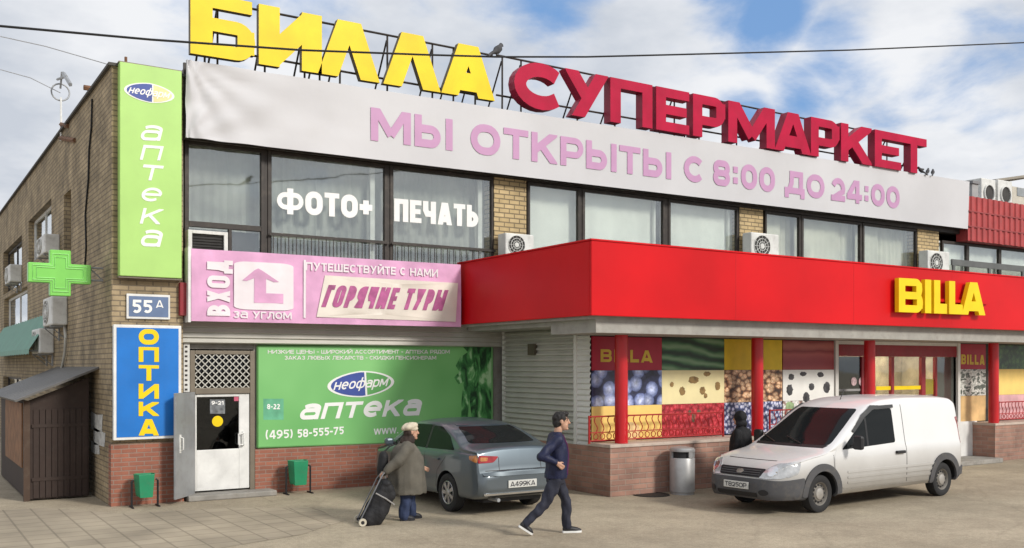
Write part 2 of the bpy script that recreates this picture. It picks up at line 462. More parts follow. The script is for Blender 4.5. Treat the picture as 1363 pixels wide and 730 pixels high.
def glyph(ch, w, k):
    """strokes of a glyph one unit high; returns advance width and [(points, stroke width)]"""
    h = w / 2; T, B = 1 - h, h; e = w
    A = {'Б': .66, 'И': .74, 'Л': .72, 'Λ': .74, 'А': .76, 'A': .74, 'С': .68, 'У': .72, 'П': .70, 'Е': .58, 'Р': .62, 'М': .86, 'К': .68, 'Т': .62, 'Ы': .86, 'О': .72, '8': .60,
         '0': .60, '2': .58, '4': .64, ':': .24, '.': .22, 'Д': .78, 'Ф': 1.06, '+': .56, 'Ч': .66, 'Ь': .62, 'Х': .72, 'В': .66, 'B': .66, 'I': .26, 'L': .54, '5': .58, '9': .60, '7': .56,
         'Г': .54, 'Я': .66, 'З': .58, '(': .30, ')': .30, '-': .36, '/': .4, ' ': .30, 'w': .9, 'Н': .68, 'а': .68, 'п': .68, 'т': .64, 'е': .68, 'к': .68, 'н': .66, 'р': .66, 'о': .66,
         'ф': .9, 'м': .82, 'з': .56, 'у': .64, 'г': .5, 'л': .66, 'Ж': .9, 'Ш': .9, 'Й': .72, 'В': .66, 'Ц': .72, 'Х': .7, '1': .36, '3': .56, 'Ю': .9}
    a = A.get(ch, .6) * k
    if ch == 'I': a = max(w, A['I'] * k * .8)
    L, R = h, a - h
    V = lambda x, y0=0, y1=1: [(x, y0), (x, y1)]
    H = lambda y, x0=0, x1=None: [(x0, y), (a if x1 is None else x1, y)]
    D = lambda x0, y0, x1, y1: [(x0 - (x1 - x0) * .3, y0 - (y1 - y0) * .3), (x1 + (x1 - x0) * .3, y1 + (y1 - y0) * .3)]
    O = lambda: _rr(L, B, R, T, (a - w) * .48)
    e = min(w, .215); g = e / 2; TE, BE = 1 - g, g
    st = []
    low = {'п': 'П', 'т': 'Т', 'к': 'К', 'н': 'Н', 'о': 'О', 'м': 'М', 'з': 'З', 'г': 'Г', 'л': 'Л', 'A': 'А', 'B': 'В'}
    c = low.get(ch, ch)
    if c == 'Б': st = [V(L), (H(TE, 0, a * .93), e), (_bowl(L, BE, a - g * 1.2, .52), e), ([(a - h, .12), (a - h, .5)], w * .8) if w > .3 else V(L)]
    elif c == 'И': st = [V(L), V(R), [(L, B * .6), (R, 1 - B * .6)]]
    elif c == 'Й': st = [V(L), V(R), [(L, B * .6), (R, 1 - B * .6)], [(a * .3, 1.15), (a * .7, 1.15)]]
    elif c == 'Л': st = [V(R), H(T, a * .3, a), [(a * .3 + h, T), (a * .26 + h, .35), (h * 1.2, B), (0, B)]] if ch == 'л' else [V(R), H(T, a * .22, a), [(a * .22 + h, 1), (a * .2 + h, .4), (a * .1 + h * .6, B), (0, B)]]
    elif c == 'Λ': st = [D(h * 1.05, 0, a / 2 - w * .10, 1), D(a - h * 1.05, 0, a / 2 + w * .10, 1)]
    elif c == 'А':
        y = .16 + h * .7
        x = lambda t: h * 1.05 + (a / 2 - w * .1 - h * 1.05) * t
        st = [D(h * 1.05, 0, a / 2 - w * .10, 1), D(a - h * 1.05, 0, a / 2 + w * .10, 1), [(x(y), y), (a - x(y), y)]]
    elif c == 'С': st = [_arc(a / 2, .5, a / 2 - h, .5 - h, 42, 318, 18)]
    elif c == 'З': st = [_arc(a / 2, .73, a / 2 - h, .27 - h, 150, -90, 10) , _arc(a / 2, .27 + h * .3, a / 2 - h, .27 - h * .7, 90, -150, 10)]
    elif c == '3': st = [_arc(a / 2, .73, a / 2 - h, .27 - h, 150, -90, 10) , _arc(a / 2, .27 + h * .3, a / 2 - h, .27 - h * .7, 90, -150, 10)]
    elif c in 'Уу': st = [D(a * .30, 0, a - h * 1.1, 1), [(h * 1.1 - .1 * a, 1.2), (h * 1.1, 1), (a * .56, .36)]]
    elif c == 'П': st = [V(L), V(R), (H(TE), e)]
    elif c == 'Е': st = [V(L), (H(TE), e), (H(BE), e), (H(.5, 0, a * .92), e)]
    elif c in 'Рр': st = [V(L), (_bowl(L, .40, a - g, TE), e), ([(R, .52), (R, .88)], w) if w > .25 else V(L)] if c == 'Р' else [V(L, -.35, 1), _rr(L, B, R, T, .3)]
    elif c == 'М': st = [V(L), V(R), [(L - .0, 1.05), (a / 2, .22)], [(R, 1.05), (a / 2, .22)]]
    elif c == 'К': st = [V(L), [(L + h * .4, .42), (a - h * 1.05, 1), (a - h * .4, 1.2)], [(L + (a - w) * .30, .62), (a - h * 1.05, 0), (a - h * .2, -.2)]]
    elif c == 'Ж': st = [V(a / 2), D(a / 2, .5, R, 1), D(a / 2, .5, L, 1), D(a / 2, .5, R, 0), D(a / 2, .5, L, 0)]
    elif c == 'Т': st = [V(a / 2), (H(TE), e)]
    elif c == 'Г': st = [V(L), H(T)]
    elif c == 'Н': st = [V(L), V(R), H(.5)]
    elif c == 'Ш': st = [V(L), V(R), V(a / 2), H(B)]
    elif c == 'Ц': st = [V(L), V(R * .92), H(B), [(a - h, B), (a - h, -.18)]]
    elif c == 'Ы': st = [V(L), _bowl(L, B, a * .68 - h, .58), V(R)]
    elif c == 'Ь': st = [V(L), _bowl(L, B, R, .58)]
    elif c in 'О0': st = [O()]
    elif c == 'Ю': st = [V(L), H(.5, 0, a * .5), _rr(a * .4, B, R, T, .3)]
    elif c == '8': st = [_rr(L + .01, .5, R - .01, T, .3), _rr(L, B, R, .5 + .0, .3)]
    elif c == '2': st = [_arc(a / 2, 1 - (a / 2), a / 2 - h, a / 2 - h, 160, -20, 8) + [(L + h * .3, B)], H(B)]
    elif c == '4': st = [V(a * .70), H(.28), [(a * .62, 1.0), (h * .6, .28)]]
    elif c == '5': st = [H(T, a * .12), [(a * .12 + h, 1), (a * .12 + h * .7, .5)], [(a * .1 + h * .6, .56 )] + _arc(a / 2, .34, a / 2 - h, .34 - h, 90, -140, 10)]
    elif c == '7': st = [H(T), D(a * .3, 0, R, T)]
    elif c == '9': st = [_rr(L, .42, R, T, .3), [(R, .7), (R, .4), (a * .4, B), (h, B)]]
    elif c == '1': st = [V(R), [(0, .72), (R, .95)]]
    elif c == ':': st = [[(a / 2, .16), (a / 2, .16 + w)], [(a / 2, .58), (a / 2, .58 + w)]]
    elif c == '.': st = [[(a / 2, 0), (a / 2, w)]]
    elif c == 'Д': st = [V(R - h * .8, .05, 1), H(T, a * .26, R), [(a * .26 + h, 1), (a * .24 + h, .5), (a * .12 + h * .8, .12)], H(.06 + h, 0, a), V(h, -.12, .06 + h), V(a - h, -.12, .06 + h)]
    elif c == 'Ф': st = [V(a / 2, -.04, 1.04), (_rr(h * .75, .14 + e / 2, a - h * .75, .88 - e / 2, .3), min(w, .2))]
    elif c == 'ф': st = [V(a / 2, -.35, 1.4), _rr(L, B, R, T, .3)]
    elif c == '+': st = [[(a / 2, .20), (a / 2, .20 + a)], [(0, .20 + a / 2), (a, .20 + a / 2)]]
    elif c == '-': st = [H(.45)]
    elif c == '/': st = [D(0, 0, a, 1)]
    elif c == '(': st = [_arc(a * 1.3, .5, a * 1.05, .66, 128, 232, 8)]
    elif c == ')': st = [_arc(-a * .3, .5, a * 1.05, .66, 52, -52, 8)]
    elif c == 'Ч': st = [V(R), [(L, 1), (L, .6), (L + .08 * k, .44), (R, .44)]]
    elif c == 'Х': st = [D(h * 1.1, 0, a - h * 1.1, 1), D(a - h * 1.1, 0, h * 1.1, 1)]
    elif c == 'В': st = [V(L), (_bowl(L, .5, a - g - .03, TE), e), (_bowl(L, BE, a - g, .5), e)] + ([([(R, .12), (R, .38)], w * .9), ([(R - .03, .62), (R - .03, .88)], w * .9)] if w > .25 else [])
    elif c == 'I': st = [V(a / 2)]
    elif c == 'L': st = [V(L), H(B)]
    elif c == 'Я': st = [V(R), [(a - x, y) for x, y in _bowl(L, .42, R, T)], [(a * .6, .42), (h, 0)]]
    elif c == 'w': st = [D(h, 1, a * .27, 0), D(a * .27, 0, a / 2, 1), D(a / 2, 1, a * .73, 0), D(a * .73, 0, a - h, 1)]
    elif c == 'а': st = [V(R, 0, .72), _rr(L, B, R, .58, .25), [(R, .62)] + _arc(a / 2, 1 - h - .2, a / 2 - h, .2, 0, 150, 8)]
    elif c == 'е': st = [_arc(a / 2, .5, a / 2 - h, .5 - h, 0, 310, 18), H(.5, h, a - h * .5)]
    free = ch in 'ДФфр()ЦЙ'
    return a, [s if isinstance(s, tuple) else (s, w) for s in st], free


def _clip(poly, lo, hi, ax):
    for lim, sg in ((lo, 1), (hi, -1)):
        out = []
        for i in range(len(poly)):
            p, q = poly[i], poly[(i + 1) % len(poly)]
            dp, dq = (p[ax] - lim) * sg, (q[ax] - lim) * sg
            if dp >= 0: out.append(p)
            if dp * dq < 0:
                t = dp / (dp - dq)
                out.append((p[0] + (q[0] - p[0]) * t, p[1] + (q[1] - p[1]) * t))
        poly = out
        if len(poly) < 3: return []
    return poly


def stroke_quads(pts, w):
    h = w / 2
    P = [Vector(pts[0])]
    for p in pts[1:]:
        if (Vector(p) - P[-1]).length > 1e-4: P.append(Vector(p))
    n = len(P)
    if n < 2: return []
    lr = []
    for i in range(n):
        d0 = (P[i] - P[i - 1]).normalized() if i > 0 else None
        d1 = (P[i + 1] - P[i]).normalized() if i < n - 1 else None
        if d0 is None: d0 = d1
        if d1 is None: d1 = d0
        n0 = Vector((-d0.y, d0.x)); n1 = Vector((-d1.y, d1.x))
        m = n0 + n1
        if m.length < 1e-6: m = n0
        m.normalize()
        c = max(.45, m.dot(n0))
        lr.append((P[i] + m * h / c, P[i] - m * h / c))
    out = []
    for i in range(n - 1):
        q = [lr[i][1], lr[i + 1][1], lr[i + 1][0], lr[i][0]]
        if (P[i + 1] - P[i]).length < 1e-6: continue
        out.append([tuple(q[j]) for j in geometry.convex_hull_2d(q)])
    return out


def layout(txt, w, k, gap):
    """all polygons of a text, one unit high; returns total width and polygon list"""
    x = 0; polys = []
    for i, ch in enumerate(txt):
        a, st, free = glyph(ch, w, k)
        polys.append([])
        for pts, sw in st:
            for q in stroke_quads(pts, sw):
                if not free:
                    q = _clip(q, 0, 1, 1)
                    if q: q = _clip(q, -.001, a + .001, 0)
                if len(q) >= 3: polys[-1].append([(px + x, py) for px, py in q])
        x += a + (gap if i < len(txt) - 1 else 0)
    return x, polys


def union_faces(polys):
    vs, fs = [], []
    for p in polys:
        ar = sum(p[i][0] * p[(i + 1) % len(p)][1] - p[(i + 1) % len(p)][0] * p[i][1] for i in range(len(p)))
        if abs(ar) < 1e-7: continue
        if ar < 0: p = p[::-1]
        b = len(vs)
        vs += [Vector(q) for q in p]; fs.append(list(range(b, b + len(p))))
    r = geometry.delaunay_2d_cdt(vs, [], fs, 0, 1e-5)
    return [tuple(v) for v in r[0]], [f for f, of in zip(r[2], r[5]) if of]


def extrude_flat(bm, verts, faces, fn, mi_side=0):
    """fn(x, y, t): t=1 front, t=0 back"""
    used = sorted({i for f in faces for i in f})
    fr = {i: bm.verts.new(fn(verts[i][0], verts[i][1], 1)) for i in used}
    bk = {i: bm.verts.new(fn(verts[i][0], verts[i][1], 0)) for i in used}
    cnt = {}
    for f in faces:
        ar = sum(verts[f[i]][0] * verts[f[(i + 1) % len(f)]][1] - verts[f[(i + 1) % len(f)]][0] * verts[f[i]][1] for i in range(len(f)))
        if ar < 0: f = f[::-1]
        bm.faces.new([fr[i] for i in f])
        for i in range(len(f)):
            e = (f[i], f[(i + 1) % len(f)])
            cnt[e] = cnt.get(e, 0) + 1
    for (a, b) in list(cnt):
        if (b, a) not in cnt:
            bm.faces.new((fr[a], bk[a], bk[b], fr[b])).material_index = mi_side


def quad_map(TL, TR, BR, BL):
    TL, TR, BR, BL = map(Vector, (TL, TR, BR, BL))
    nrm = (BR - BL).cross(TL - BL).normalized()
    def f(x, y, d):
        return (BL * (1 - x) + BR * x) * (1 - y) + (TL * (1 - x) + TR * x) * y + nrm * d
    return f


def text(bm, txt, TL, TR, BR, BL, w=.2, depth=.006, gap=None, lift=0.0, shear=0.0, mi_side=0):
    """letters filling a quad in space"""
    if gap is None: gap = w * .55
    TL, TR, BR, BL = map(Vector, (TL, TR, BR, BL))
    asp = ((TR - TL).length + (BR - BL).length) / ((TL - BL).length + (TR - BR).length)
    lo, hi = .15, 4.0
    for _ in range(30):
        k = (lo + hi) / 2
        if layout(txt, w, k, gap)[0] > asp: hi = k
        else: lo = k
    tot, polys = layout(txt, w, k, gap)
    f = quad_map(TL, TR, BR, BL)
    for pg in polys:
        if pg:
            vs, fs = union_faces(pg)
            extrude_flat(bm, vs, fs, lambda x, y, t: f((x + shear * (y - .5)) / tot, y, lift + depth * t), mi_side)


def text_px(txt, TL, TR, BR, BL, Y, **kw):
    bm = bmesh.new()
    text(bm, txt, *[onY(p[0], p[1], Y) for p in (TL, TR, BR, BL)], **kw)
    return bm


def word_px(txt, u0, u1, top, bot, Y, **kw):
    """top / bot: functions u -> v"""
    return text_px(txt, (u0, top(u0)), (u1, top(u1)), (u1, bot(u1)), (u0, bot(u0)), Y, **kw)


def line(u0, v0, u1, v1):
    return lambda u: v0 + (v1 - v0) * (u - u0) / (u1 - u0)


def merge(*bms):
    m = bmesh.new()
    for b in bms:
        me = bpy.data.meshes.new('tmp'); b.to_mesh(me); b.free(); m.from_mesh(me); bpy.data.meshes.remove(me)
    return m


def flat_shape(bm, poly, fn, d):
    """filled outline (may be concave) from fn at depth 0..d"""
    vs = [Vector(p) for p in poly]
    r = geometry.delaunay_2d_cdt(vs, [(i, (i + 1) % len(vs)) for i in range(len(vs))], [], 1, 1e-6)
    extrude_flat(bm, [tuple(v) for v in r[0]], r[2], lambda x, y, t: fn(x, y, d * t))


# ------------------------------------------------------------------ ground
def ground_mat():
    m = bpy.data.materials.new('asphalt'); m.use_nodes = True
    N, L, p = nodes_of(m)
    tc = N.new('ShaderNodeTexCoord')
    n1 = N.new('ShaderNodeTexNoise'); n1.inputs['Scale'].default_value = .35; n1.inputs['Detail'].default_value = 8; n1.inputs['Roughness'].default_value = .6
    n2 = N.new('ShaderNodeTexNoise'); n2.inputs['Scale'].default_value = 55; n2.inputs['Detail'].default_value = 4
    n3 = N.new('ShaderNodeTexVoronoi'); n3.feature = 'DISTANCE_TO_EDGE'; n3.inputs['Scale'].default_value = .42
    nd = N.new('ShaderNodeTexNoise'); nd.inputs['Scale'].default_value = 1.4; nd.inputs['Detail'].default_value = 5
    for n in (n1, n2, nd): L.new(tc.outputs['Object'], n.inputs['Vector'])
    mxv = N.new('ShaderNodeMix'); mxv.data_type = 'VECTOR'; mxv.inputs[0].default_value = .25
    L.new(tc.outputs['Object'], mxv.inputs[4]); L.new(nd.outputs['Color'], mxv.inputs[5]); L.new(mxv.outputs[1], n3.inputs['Vector'])
    n4 = N.new('ShaderNodeTexNoise'); n4.inputs['Scale'].default_value = 1.7; n4.inputs['Detail'].default_value = 10; n4.inputs['Roughness'].default_value = .7; L.new(tc.outputs['Object'], n4.inputs['Vector'])
    c1 = N.new('ShaderNodeMix'); c1.data_type = 'RGBA'; c1.inputs[6].default_value = (.315, .265, .195, 1); c1.inputs[7].default_value = (.45, .385, .285, 1)
    r1 = N.new('ShaderNodeMapRange'); r1.inputs['From Min'].default_value = .32; r1.inputs['From Max'].default_value = .66
    L.new(n1.outputs['Fac'], r1.inputs['Value']); L.new(r1.outputs[0], c1.inputs[0])
    r2 = N.new('ShaderNodeMapRange'); r2.inputs['To Min'].default_value = .80; r2.inputs['To Max'].default_value = 1.2
    r2.inputs['From Min'].default_value = .3; r2.inputs['From Max'].default_value = .7
    L.new(n2.outputs['Fac'], r2.inputs['Value'])
    sc = N.new('ShaderNodeVectorMath'); sc.operation = 'SCALE'; L.new(c1.outputs[2], sc.inputs[0]); L.new(r2.outputs[0], sc.inputs['Scale'])
    r3 = N.new('ShaderNodeMapRange'); r3.inputs['From Min'].default_value = .0; r3.inputs['From Max'].default_value = .012; r3.inputs['To Min'].default_value = .90; r3.inputs['To Max'].default_value = 1
    L.new(n3.outputs['Distance'], r3.inputs['Value'])
    s2 = N.new('ShaderNodeVectorMath'); s2.operation = 'SCALE'; L.new(sc.outputs[0], s2.inputs[0]); L.new(r3.outputs[0], s2.inputs['Scale'])
    r4 = N.new('ShaderNodeMapRange'); r4.inputs['From Min'].default_value = .36; r4.inputs['From Max'].default_value = .60; r4.inputs['To Min'].default_value = .86; r4.inputs['To Max'].default_value = 1.06
    L.new(n4.outputs['Fac'], r4.inputs['Value'])
    n5 = N.new('ShaderNodeTexNoise'); n5.inputs['Scale'].default_value = 14; n5.inputs['Detail'].default_value = 8; n5.inputs['Roughness'].default_value = .75; L.new(tc.outputs['Object'], n5.inputs['Vector'])
    r5 = N.new('ShaderNodeMapRange'); r5.inputs['From Min'].default_value = .35; r5.inputs['From Max'].default_value = .65; r5.inputs['To Min'].default_value = .84; r5.inputs['To Max'].default_value = 1.14
    L.new(n5.outputs['Fac'], r5.inputs['Value'])
    m5 = N.new('ShaderNodeMath'); m5.operation = 'MULTIPLY'; L.new(r4.outputs[0], m5.inputs[0]); L.new(r5.outputs[0], m5.inputs[1])
    s3 = N.new('ShaderNodeVectorMath'); s3.operation = 'SCALE'; L.new(s2.outputs[0], s3.inputs[0]); L.new(m5.outputs[0], s3.inputs['Scale'])
    L.new(s3.outputs[0], p.inputs['Base Color']); p.inputs['Roughness'].default_value = .9; p.inputs['Specular IOR Level'].default_value = .25
    b = N.new('ShaderNodeBump'); b.inputs['Strength'].default_value = .35; b.inputs['Distance'].default_value = .01
    L.new(n2.outputs['Fac'], b.inputs['Height']); L.new(b.outputs[0], p.inputs['Normal'])
    MATS['asphalt'] = m


def paver_mat():
    m = bpy.data.materials.new('pavers'); m.use_nodes = True
    N, L, p = nodes_of(m)
    tc = N.new('ShaderNodeTexCoord')
    b = N.new('ShaderNodeTexBrick'); b.inputs['Scale'].default_value = 1; b.inputs['Brick Width'].default_value = .40; b.inputs['Row Height'].default_value = .40
    b.inputs['Mortar Size'].default_value = .018; b.offset = 0.0; b.inputs['Mortar Smooth'].default_value = .4
    b.inputs['Color1'].default_value = (.385, .325, .24, 1); b.inputs['Color2'].default_value = (.345, .29, .215, 1); b.inputs['Mortar'].default_value = (.245, .205, .15, 1)
    L.new(tc.outputs['Object'], b.inputs['Vector'])
    nz = N.new('ShaderNodeTexNoise'); nz.inputs['Scale'].default_value = .9; nz.inputs['Detail'].default_value = 8
    L.new(tc.outputs['Object'], nz.inputs['Vector'])
    mr = N.new('ShaderNodeMapRange'); mr.inputs['From Min'].default_value = .3; mr.inputs['From Max'].default_value = .7; mr.inputs['To Min'].default_value = .75; mr.inputs['To Max'].default_value = 1.2
    L.new(nz.outputs['Fac'], mr.inputs['Value'])
    sc = N.new('ShaderNodeVectorMath'); sc.operation = 'SCALE'; L.new(b.outputs['Color'], sc.inputs[0]); L.new(mr.outputs[0], sc.inputs['Scale'])
    L.new(sc.outputs[0], p.inputs['Base Color']); p.inputs['Roughness'].default_value = .9
    MATS['pavers'] = m


ground_mat(); paver_mat()
bm = bmesh.new()
vs = [bm.verts.new(q) for q in ((-300, -300, 0), (400, -300, 0), (400, 400, 0), (-300, 400, 0))]
bm.faces.new(vs)
setp(obj('ground', bm, 'asphalt'), 'beige dusty asphalt forecourt', 'ground', kind='structure')
bm = bmesh.new()
vs = [bm.verts.new(onZ(u, v, .004)) for u, v in ((-260, 692), (60, 676), (160, 684), (300, 676), (420, 676), (455, 694), (400, 712), (260, 735), (-100, 800))]
bm.faces.new(vs[::-1]); bm.normal_update()
if bm.faces[:][0].normal.z < 0: bm.faces[:][0].normal_flip()
setp(obj('pavement', bm, 'pavers'), 'square paving slabs worn level with the asphalt', 'pavement', kind='structure')
# dark repair seam across the asphalt
bm = bmesh.new()
pts = [(345, 661), (362, 668), (384, 676), (398, 683), (420, 690), (438, 696)]
a = [onZ(u, v, .005) for u, v in pts]
rr_ = random.Random(3)
L_ = [bm.verts.new(p + Vector((.0, .045 + .03 * rr_.random(), 0))) for p in a]
R_ = [bm.verts.new(p - Vector((.0, .045 + .03 * rr_.random(), 0))) for p in a]
for i in range(len(a) - 1): bm.faces.new((R_[i], R_[i + 1], L_[i + 1], L_[i]))
mat('tar', (.10, .085, .07), .9, bump=.4)
setp(obj('pavement_crack', bm, 'tar'), 'dark tar seam in the asphalt', 'road seam', kind='structure')
# manhole
t = thing('manhole_cover', 'dark round manhole cover in the asphalt before the grey litter bin', 'manhole', onZ(866, 659, 0))
bm = bmesh.new(); lathe(bm, [(0, .012), (.27, .012), (.28, .008), (.28, .0)], 28)
obj('lid', bm, mat('iron', (.05, .045, .04), .7, .5, bump=.6), t, world=False)
bm = bmesh.new(); lathe(bm, [(.285, .006), (.30, .014), (.34, .014), (.35, 0)], 28)
obj('rim', bm, 'iron', t, world=False)

# ------------------------------------------------------------------ main building
YP, YF, YW, YB = 17.6, 17.9, 17.85, 17.45
XL = 3.2                       # side wall
XE = uX(1288, YB)              # where the white banner ends
XS = 11.15                     # shutter side of the supermarket front
YS = 14.65                     # supermarket window wall
ZT = 7.5
blg = thing('shop_building', 'two storey brick shop building with red canopy and upper row of windows', 'building', (XL, YP, 0))


def zc(u, v, Y): return onY(u, v, Y).z


def wall_holes(bm, fix, axis, a0, a1, z0, z1, holes, depth):
    """wall sheet with rectangular openings and reveals going back by depth"""
    As = sorted({a0, a1} | {h[0] for h in holes} | {h[1] for h in holes})
    Zs = sorted({z0, z1} | {h[2] for h in holes} | {h[3] for h in holes})
    P = (lambda a, z, d=0: (fix + d, a, z)) if axis == 'x' else (lambda a, z, d=0: (a, fix + d, z))
    for i in range(len(As) - 1):
        for j in range(len(Zs) - 1):
            ca, cz = (As[i] + As[i + 1]) / 2, (Zs[j] + Zs[j + 1]) / 2
            if any(h[0] < ca < h[1] and h[2] < cz < h[3] for h in holes): continue
            bm.faces.new([bm.verts.new(P(*q)) for q in ((As[i], Zs[j]), (As[i + 1], Zs[j]), (As[i + 1], Zs[j + 1]), (As[i], Zs[j + 1]))])
    for h in holes:
        c = [(h[0], h[2]), (h[1], h[2]), (h[1], h[3]), (h[0], h[3])]
        for i in range(4):
            p, q = c[i], c[(i + 1) % 4]
            bm.faces.new([bm.verts.new(x) for x in (P(*p), P(*q), P(*q, depth), P(*p, depth))])


def sx(u): return onX(u, 300, XL).y


def sz(u, v): return onX(u, v, XL).z


holes = [(sx(68), sx(37.5), sz(68, 331), sz(68, 264)), (sx(28.5), sx(4), sz(28.5, 378), sz(28.5, 313)), (sx(94), sx(84.5), sz(94, 335), sz(94, 251)),
         (sx(36), sx(5), sz(36, 432), sz(36, 381)), (sx(-10), sx(-26), sz(-10, 400), sz(-10, 335)),
         (sx(28), sx(4), .9, 2.05)]
bm = bmesh.new()
wall_holes(bm, XL, 'x', YP, 52, 0, ZT, holes, .22)
# pier front: upper part, back walls and the parapet
XP = uX(243, YP)
wall_holes(bm, YP, 'y', XL, XP, 1.06, ZT, [], .1)
bm.faces.new([bm.verts.new(q) for q in ((XP, YP, 0), (XP, YW + .4, 0), (XP, YW + .4, ZT), (XP, YP, ZT))])
bmesh.ops.recalc_face_normals(bm, faces=bm.faces)
obj('side_wall', bm, 'tan_brick', blg)
bm = bx(XL - .015, XP + .01, YP - .025, YP + .2, 0, 1.06)
obj('brick_plinth', bm, 'red_brick', blg)
obj('roof', merge(bx(XL + .25, XE + 20, YP + .3, 52, ZT - .3, ZT - .15), bx(XL - .06, XL + .25, YP - .05, 52, ZT, ZT + .05), bx(XL + .25, XP + 4, YP - .05, YP + .3, ZT, ZT + .05)), 'roof_felt', blg)
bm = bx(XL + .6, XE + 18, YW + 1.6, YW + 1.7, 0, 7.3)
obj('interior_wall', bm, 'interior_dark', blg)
obj('floor_slab', merge(bx(XL + .02 + 1.2, XE + 18, YW + .05, YW + 1.6, 3.45, 3.85), bx(XP, XE + 18, YW + .03, YW + 1.6, 7.0, 7.19)), 'concrete', blg)

# side windows
for i, h in enumerate(holes):
    y0, y1, z0, z1 = h
    bm = bmesh.new(); fx = XL + .14
    for a in ((y0, y0 + .07, z0, z1), (y1 - .07, y1, z0, z1), (y0 + .07, y1 - .07, z0, z0 + .07), (y0 + .07, y1 - .07, z1 - .07, z1), ((y0 + y1) / 2 - .03, (y0 + y1) / 2 + .03, z0 + .07, z1 - .07)):
        box(bm, fx, fx + .06, *a)
    w = obj('window', bm, 'white_paint' if i in (0, 3) else 'dark_frame', blg)
    obj('pane', bx(fx + .025, fx + .035, y0 + .05, y1 - .05, z0 + .05, z1 - .05), 'window_glass', w)
    obj('curtain', bx(fx + .2, fx + .22, y0 - .1, y1 + .1, z0 - .1, z1 + .1), mat('curtain_orange', (.40, .17, .09), .8, var=.5, vscale=2) if i == 3 else 'interior_dark', w)

# upper floor windows
zwt = zc(435, 214, YW)
zhead = zc(435, 203, YW)


def ribbon(bm, x0, x1, z0, z1, y, amp, wl, seed):
    """hanging curtain with folds"""
    rg = random.Random(seed)
    n = max(8, int((x1 - x0) / .035))
    ph = rg.random() * 6
    prev = None
    for i in range(n + 1):
        x = x0 + (x1 - x0) * i / n
        d = amp * (sin(x * 2 * pi / wl + ph) + .5 * sin(x * 2 * pi / wl * 2.3 + 1.3 * ph))
        c = [bm.verts.new((x, y + d * q, z)) for z, q in ((z0, 1.0), ((z0 + z1) / 2, .8), (z1, .45))]
        if prev:
            for j in range(2): bm.faces.new((prev[j], c[j], c[j + 1], prev[j + 1]))
        prev = c


bays = [(249, 347, 'g', 296), (359, 511, 'g', 0), (521, 653, 'g', 0), (703, 768, 'w', 0), (776, 881, 'w', 0), (890, 979, 'w', 0),
        (1018, 1062, 'b', 0), (1067, 1143, 'b', 0), (1148, 1217, 'b', 0)]
mat('curtain_beige', (.76, .74, .64), .8, var=.15, vscale=1.5)
mat('net_grey', (.40, .41, .38), .8, var=.35, vscale=1.1, bump=.3, bscale=6)
cm = {'g': 'net_grey', 'w': 'curtain_white', 'b': 'curtain_beige'}
for i, (u0, u1, kind, tr) in enumerate(bays):
    x0, x1 = uX(u0, YW) - .06, uX(u1, YW) + .06
    z0 = 3.87
    bm = bmesh.new()
    fw = .075
    for a in ((x0, x0 + fw, z0, zwt + .06), (x1 - fw, x1, z0, zwt + .06), (x0 + fw, x1 - fw, z0, z0 + fw), (x0 + fw, x1 - fw, zwt - .01, zwt + .06)):
        box(bm, a[0], a[1], YW - .05, YW + .04, a[2], a[3])
    if i == 0:
        zb = zc(298, 301, YW); box(bm, x0 + fw, x1 - fw, YW - .05, YW + .04, zb - .06, zb + .04)
        xm = uX(305, YW); box(bm, xm - .03, xm + .03, YW - .05, YW + .04, z0 + fw, zb - .06)
    elif i < 3:
        zb = zc(435, 317, YW); box(bm, x0 + fw, x1 - fw, YW - .05, YW + .03, zb - .02, zb + .02)
    else:
        zb = z0 + .9; box(bm, x0 + fw, x1 - fw, YW - .05, YW + .03, zb - .02, zb + .02)
    w = obj('window', bm, 'dark_frame', blg, bevel=.006)
    obj('pane', bx(x0 + .04, x1 - .04, YW - .008, YW + .002, z0 + .04, zwt + .03), 'window_glass', w)
    bm = bmesh.new()
    if kind == 'g':
        ribbon(bm, x0 - .05, x1 + .05, zb - (.05 if i == 0 else .25), zwt + .1, YW + .32, .02, .17, i)
    elif kind == 'w':
        ribbon(bm, x0 - .05, x1 - (.0 if i != 4 else .18), z0 + .05, zwt + .1, YW + .2, .012, .9, i)
    else:
        xm = x0 + (x1 - x0) * (.62, .72, .4)[i - 6]
        ribbon(bm, x0 - .05, x1 + .05, z0 + .02, zwt + .1, YW + .40, .01, .6, i + 40)
        ribbon(bm, x0 - .02, xm, z0 + .05, zwt + .1, YW + .22, .012, .5, i)
        ribbon(bm, xm + .1, x1 + .02, z0 + .05, zwt + .1, YW + .32, .03, .2, i + 20)
    obj('curtain', bm, cm[kind], w, smooth=60)
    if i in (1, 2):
        bm = bmesh.new()
        box(bm, x0 + .01, x1 - .01, YW - .115, YW - .085, zb - .045, zb - .005)
        xx = x0 + .08
        while xx < x1 - .05:
            box(bm, xx, xx + .014, YW - .108, YW - .094, z0 - .02, zb - .046); xx += .15
        obj('guard_rail', bm, 'dark_frame', w)
        obj('tree_reflection_sheet', bx(x0 - .03, x1 + .03, YW + .24, YW + .26, z0 + .02, zb - .04), mat('reflection_mottled', (.17, .18, .15), .8, var=.75, vscale=5), w)  # mottled sheet painted as the tree reflections in the lower panes
    if i in (1, 2):   # pale reveal strip beside the pane
        obj('reveal', bx(x1 - .32, x1 - .22, YW + .10, YW + .16, z0 + .1, zwt), 'white_paint', w)
    if i in (4, 5):
        obj('reveal', bx(x1 - .24, x1 - .18, YW + .10, YW + .16, z0 + .1, zwt), 'white_paint', w)
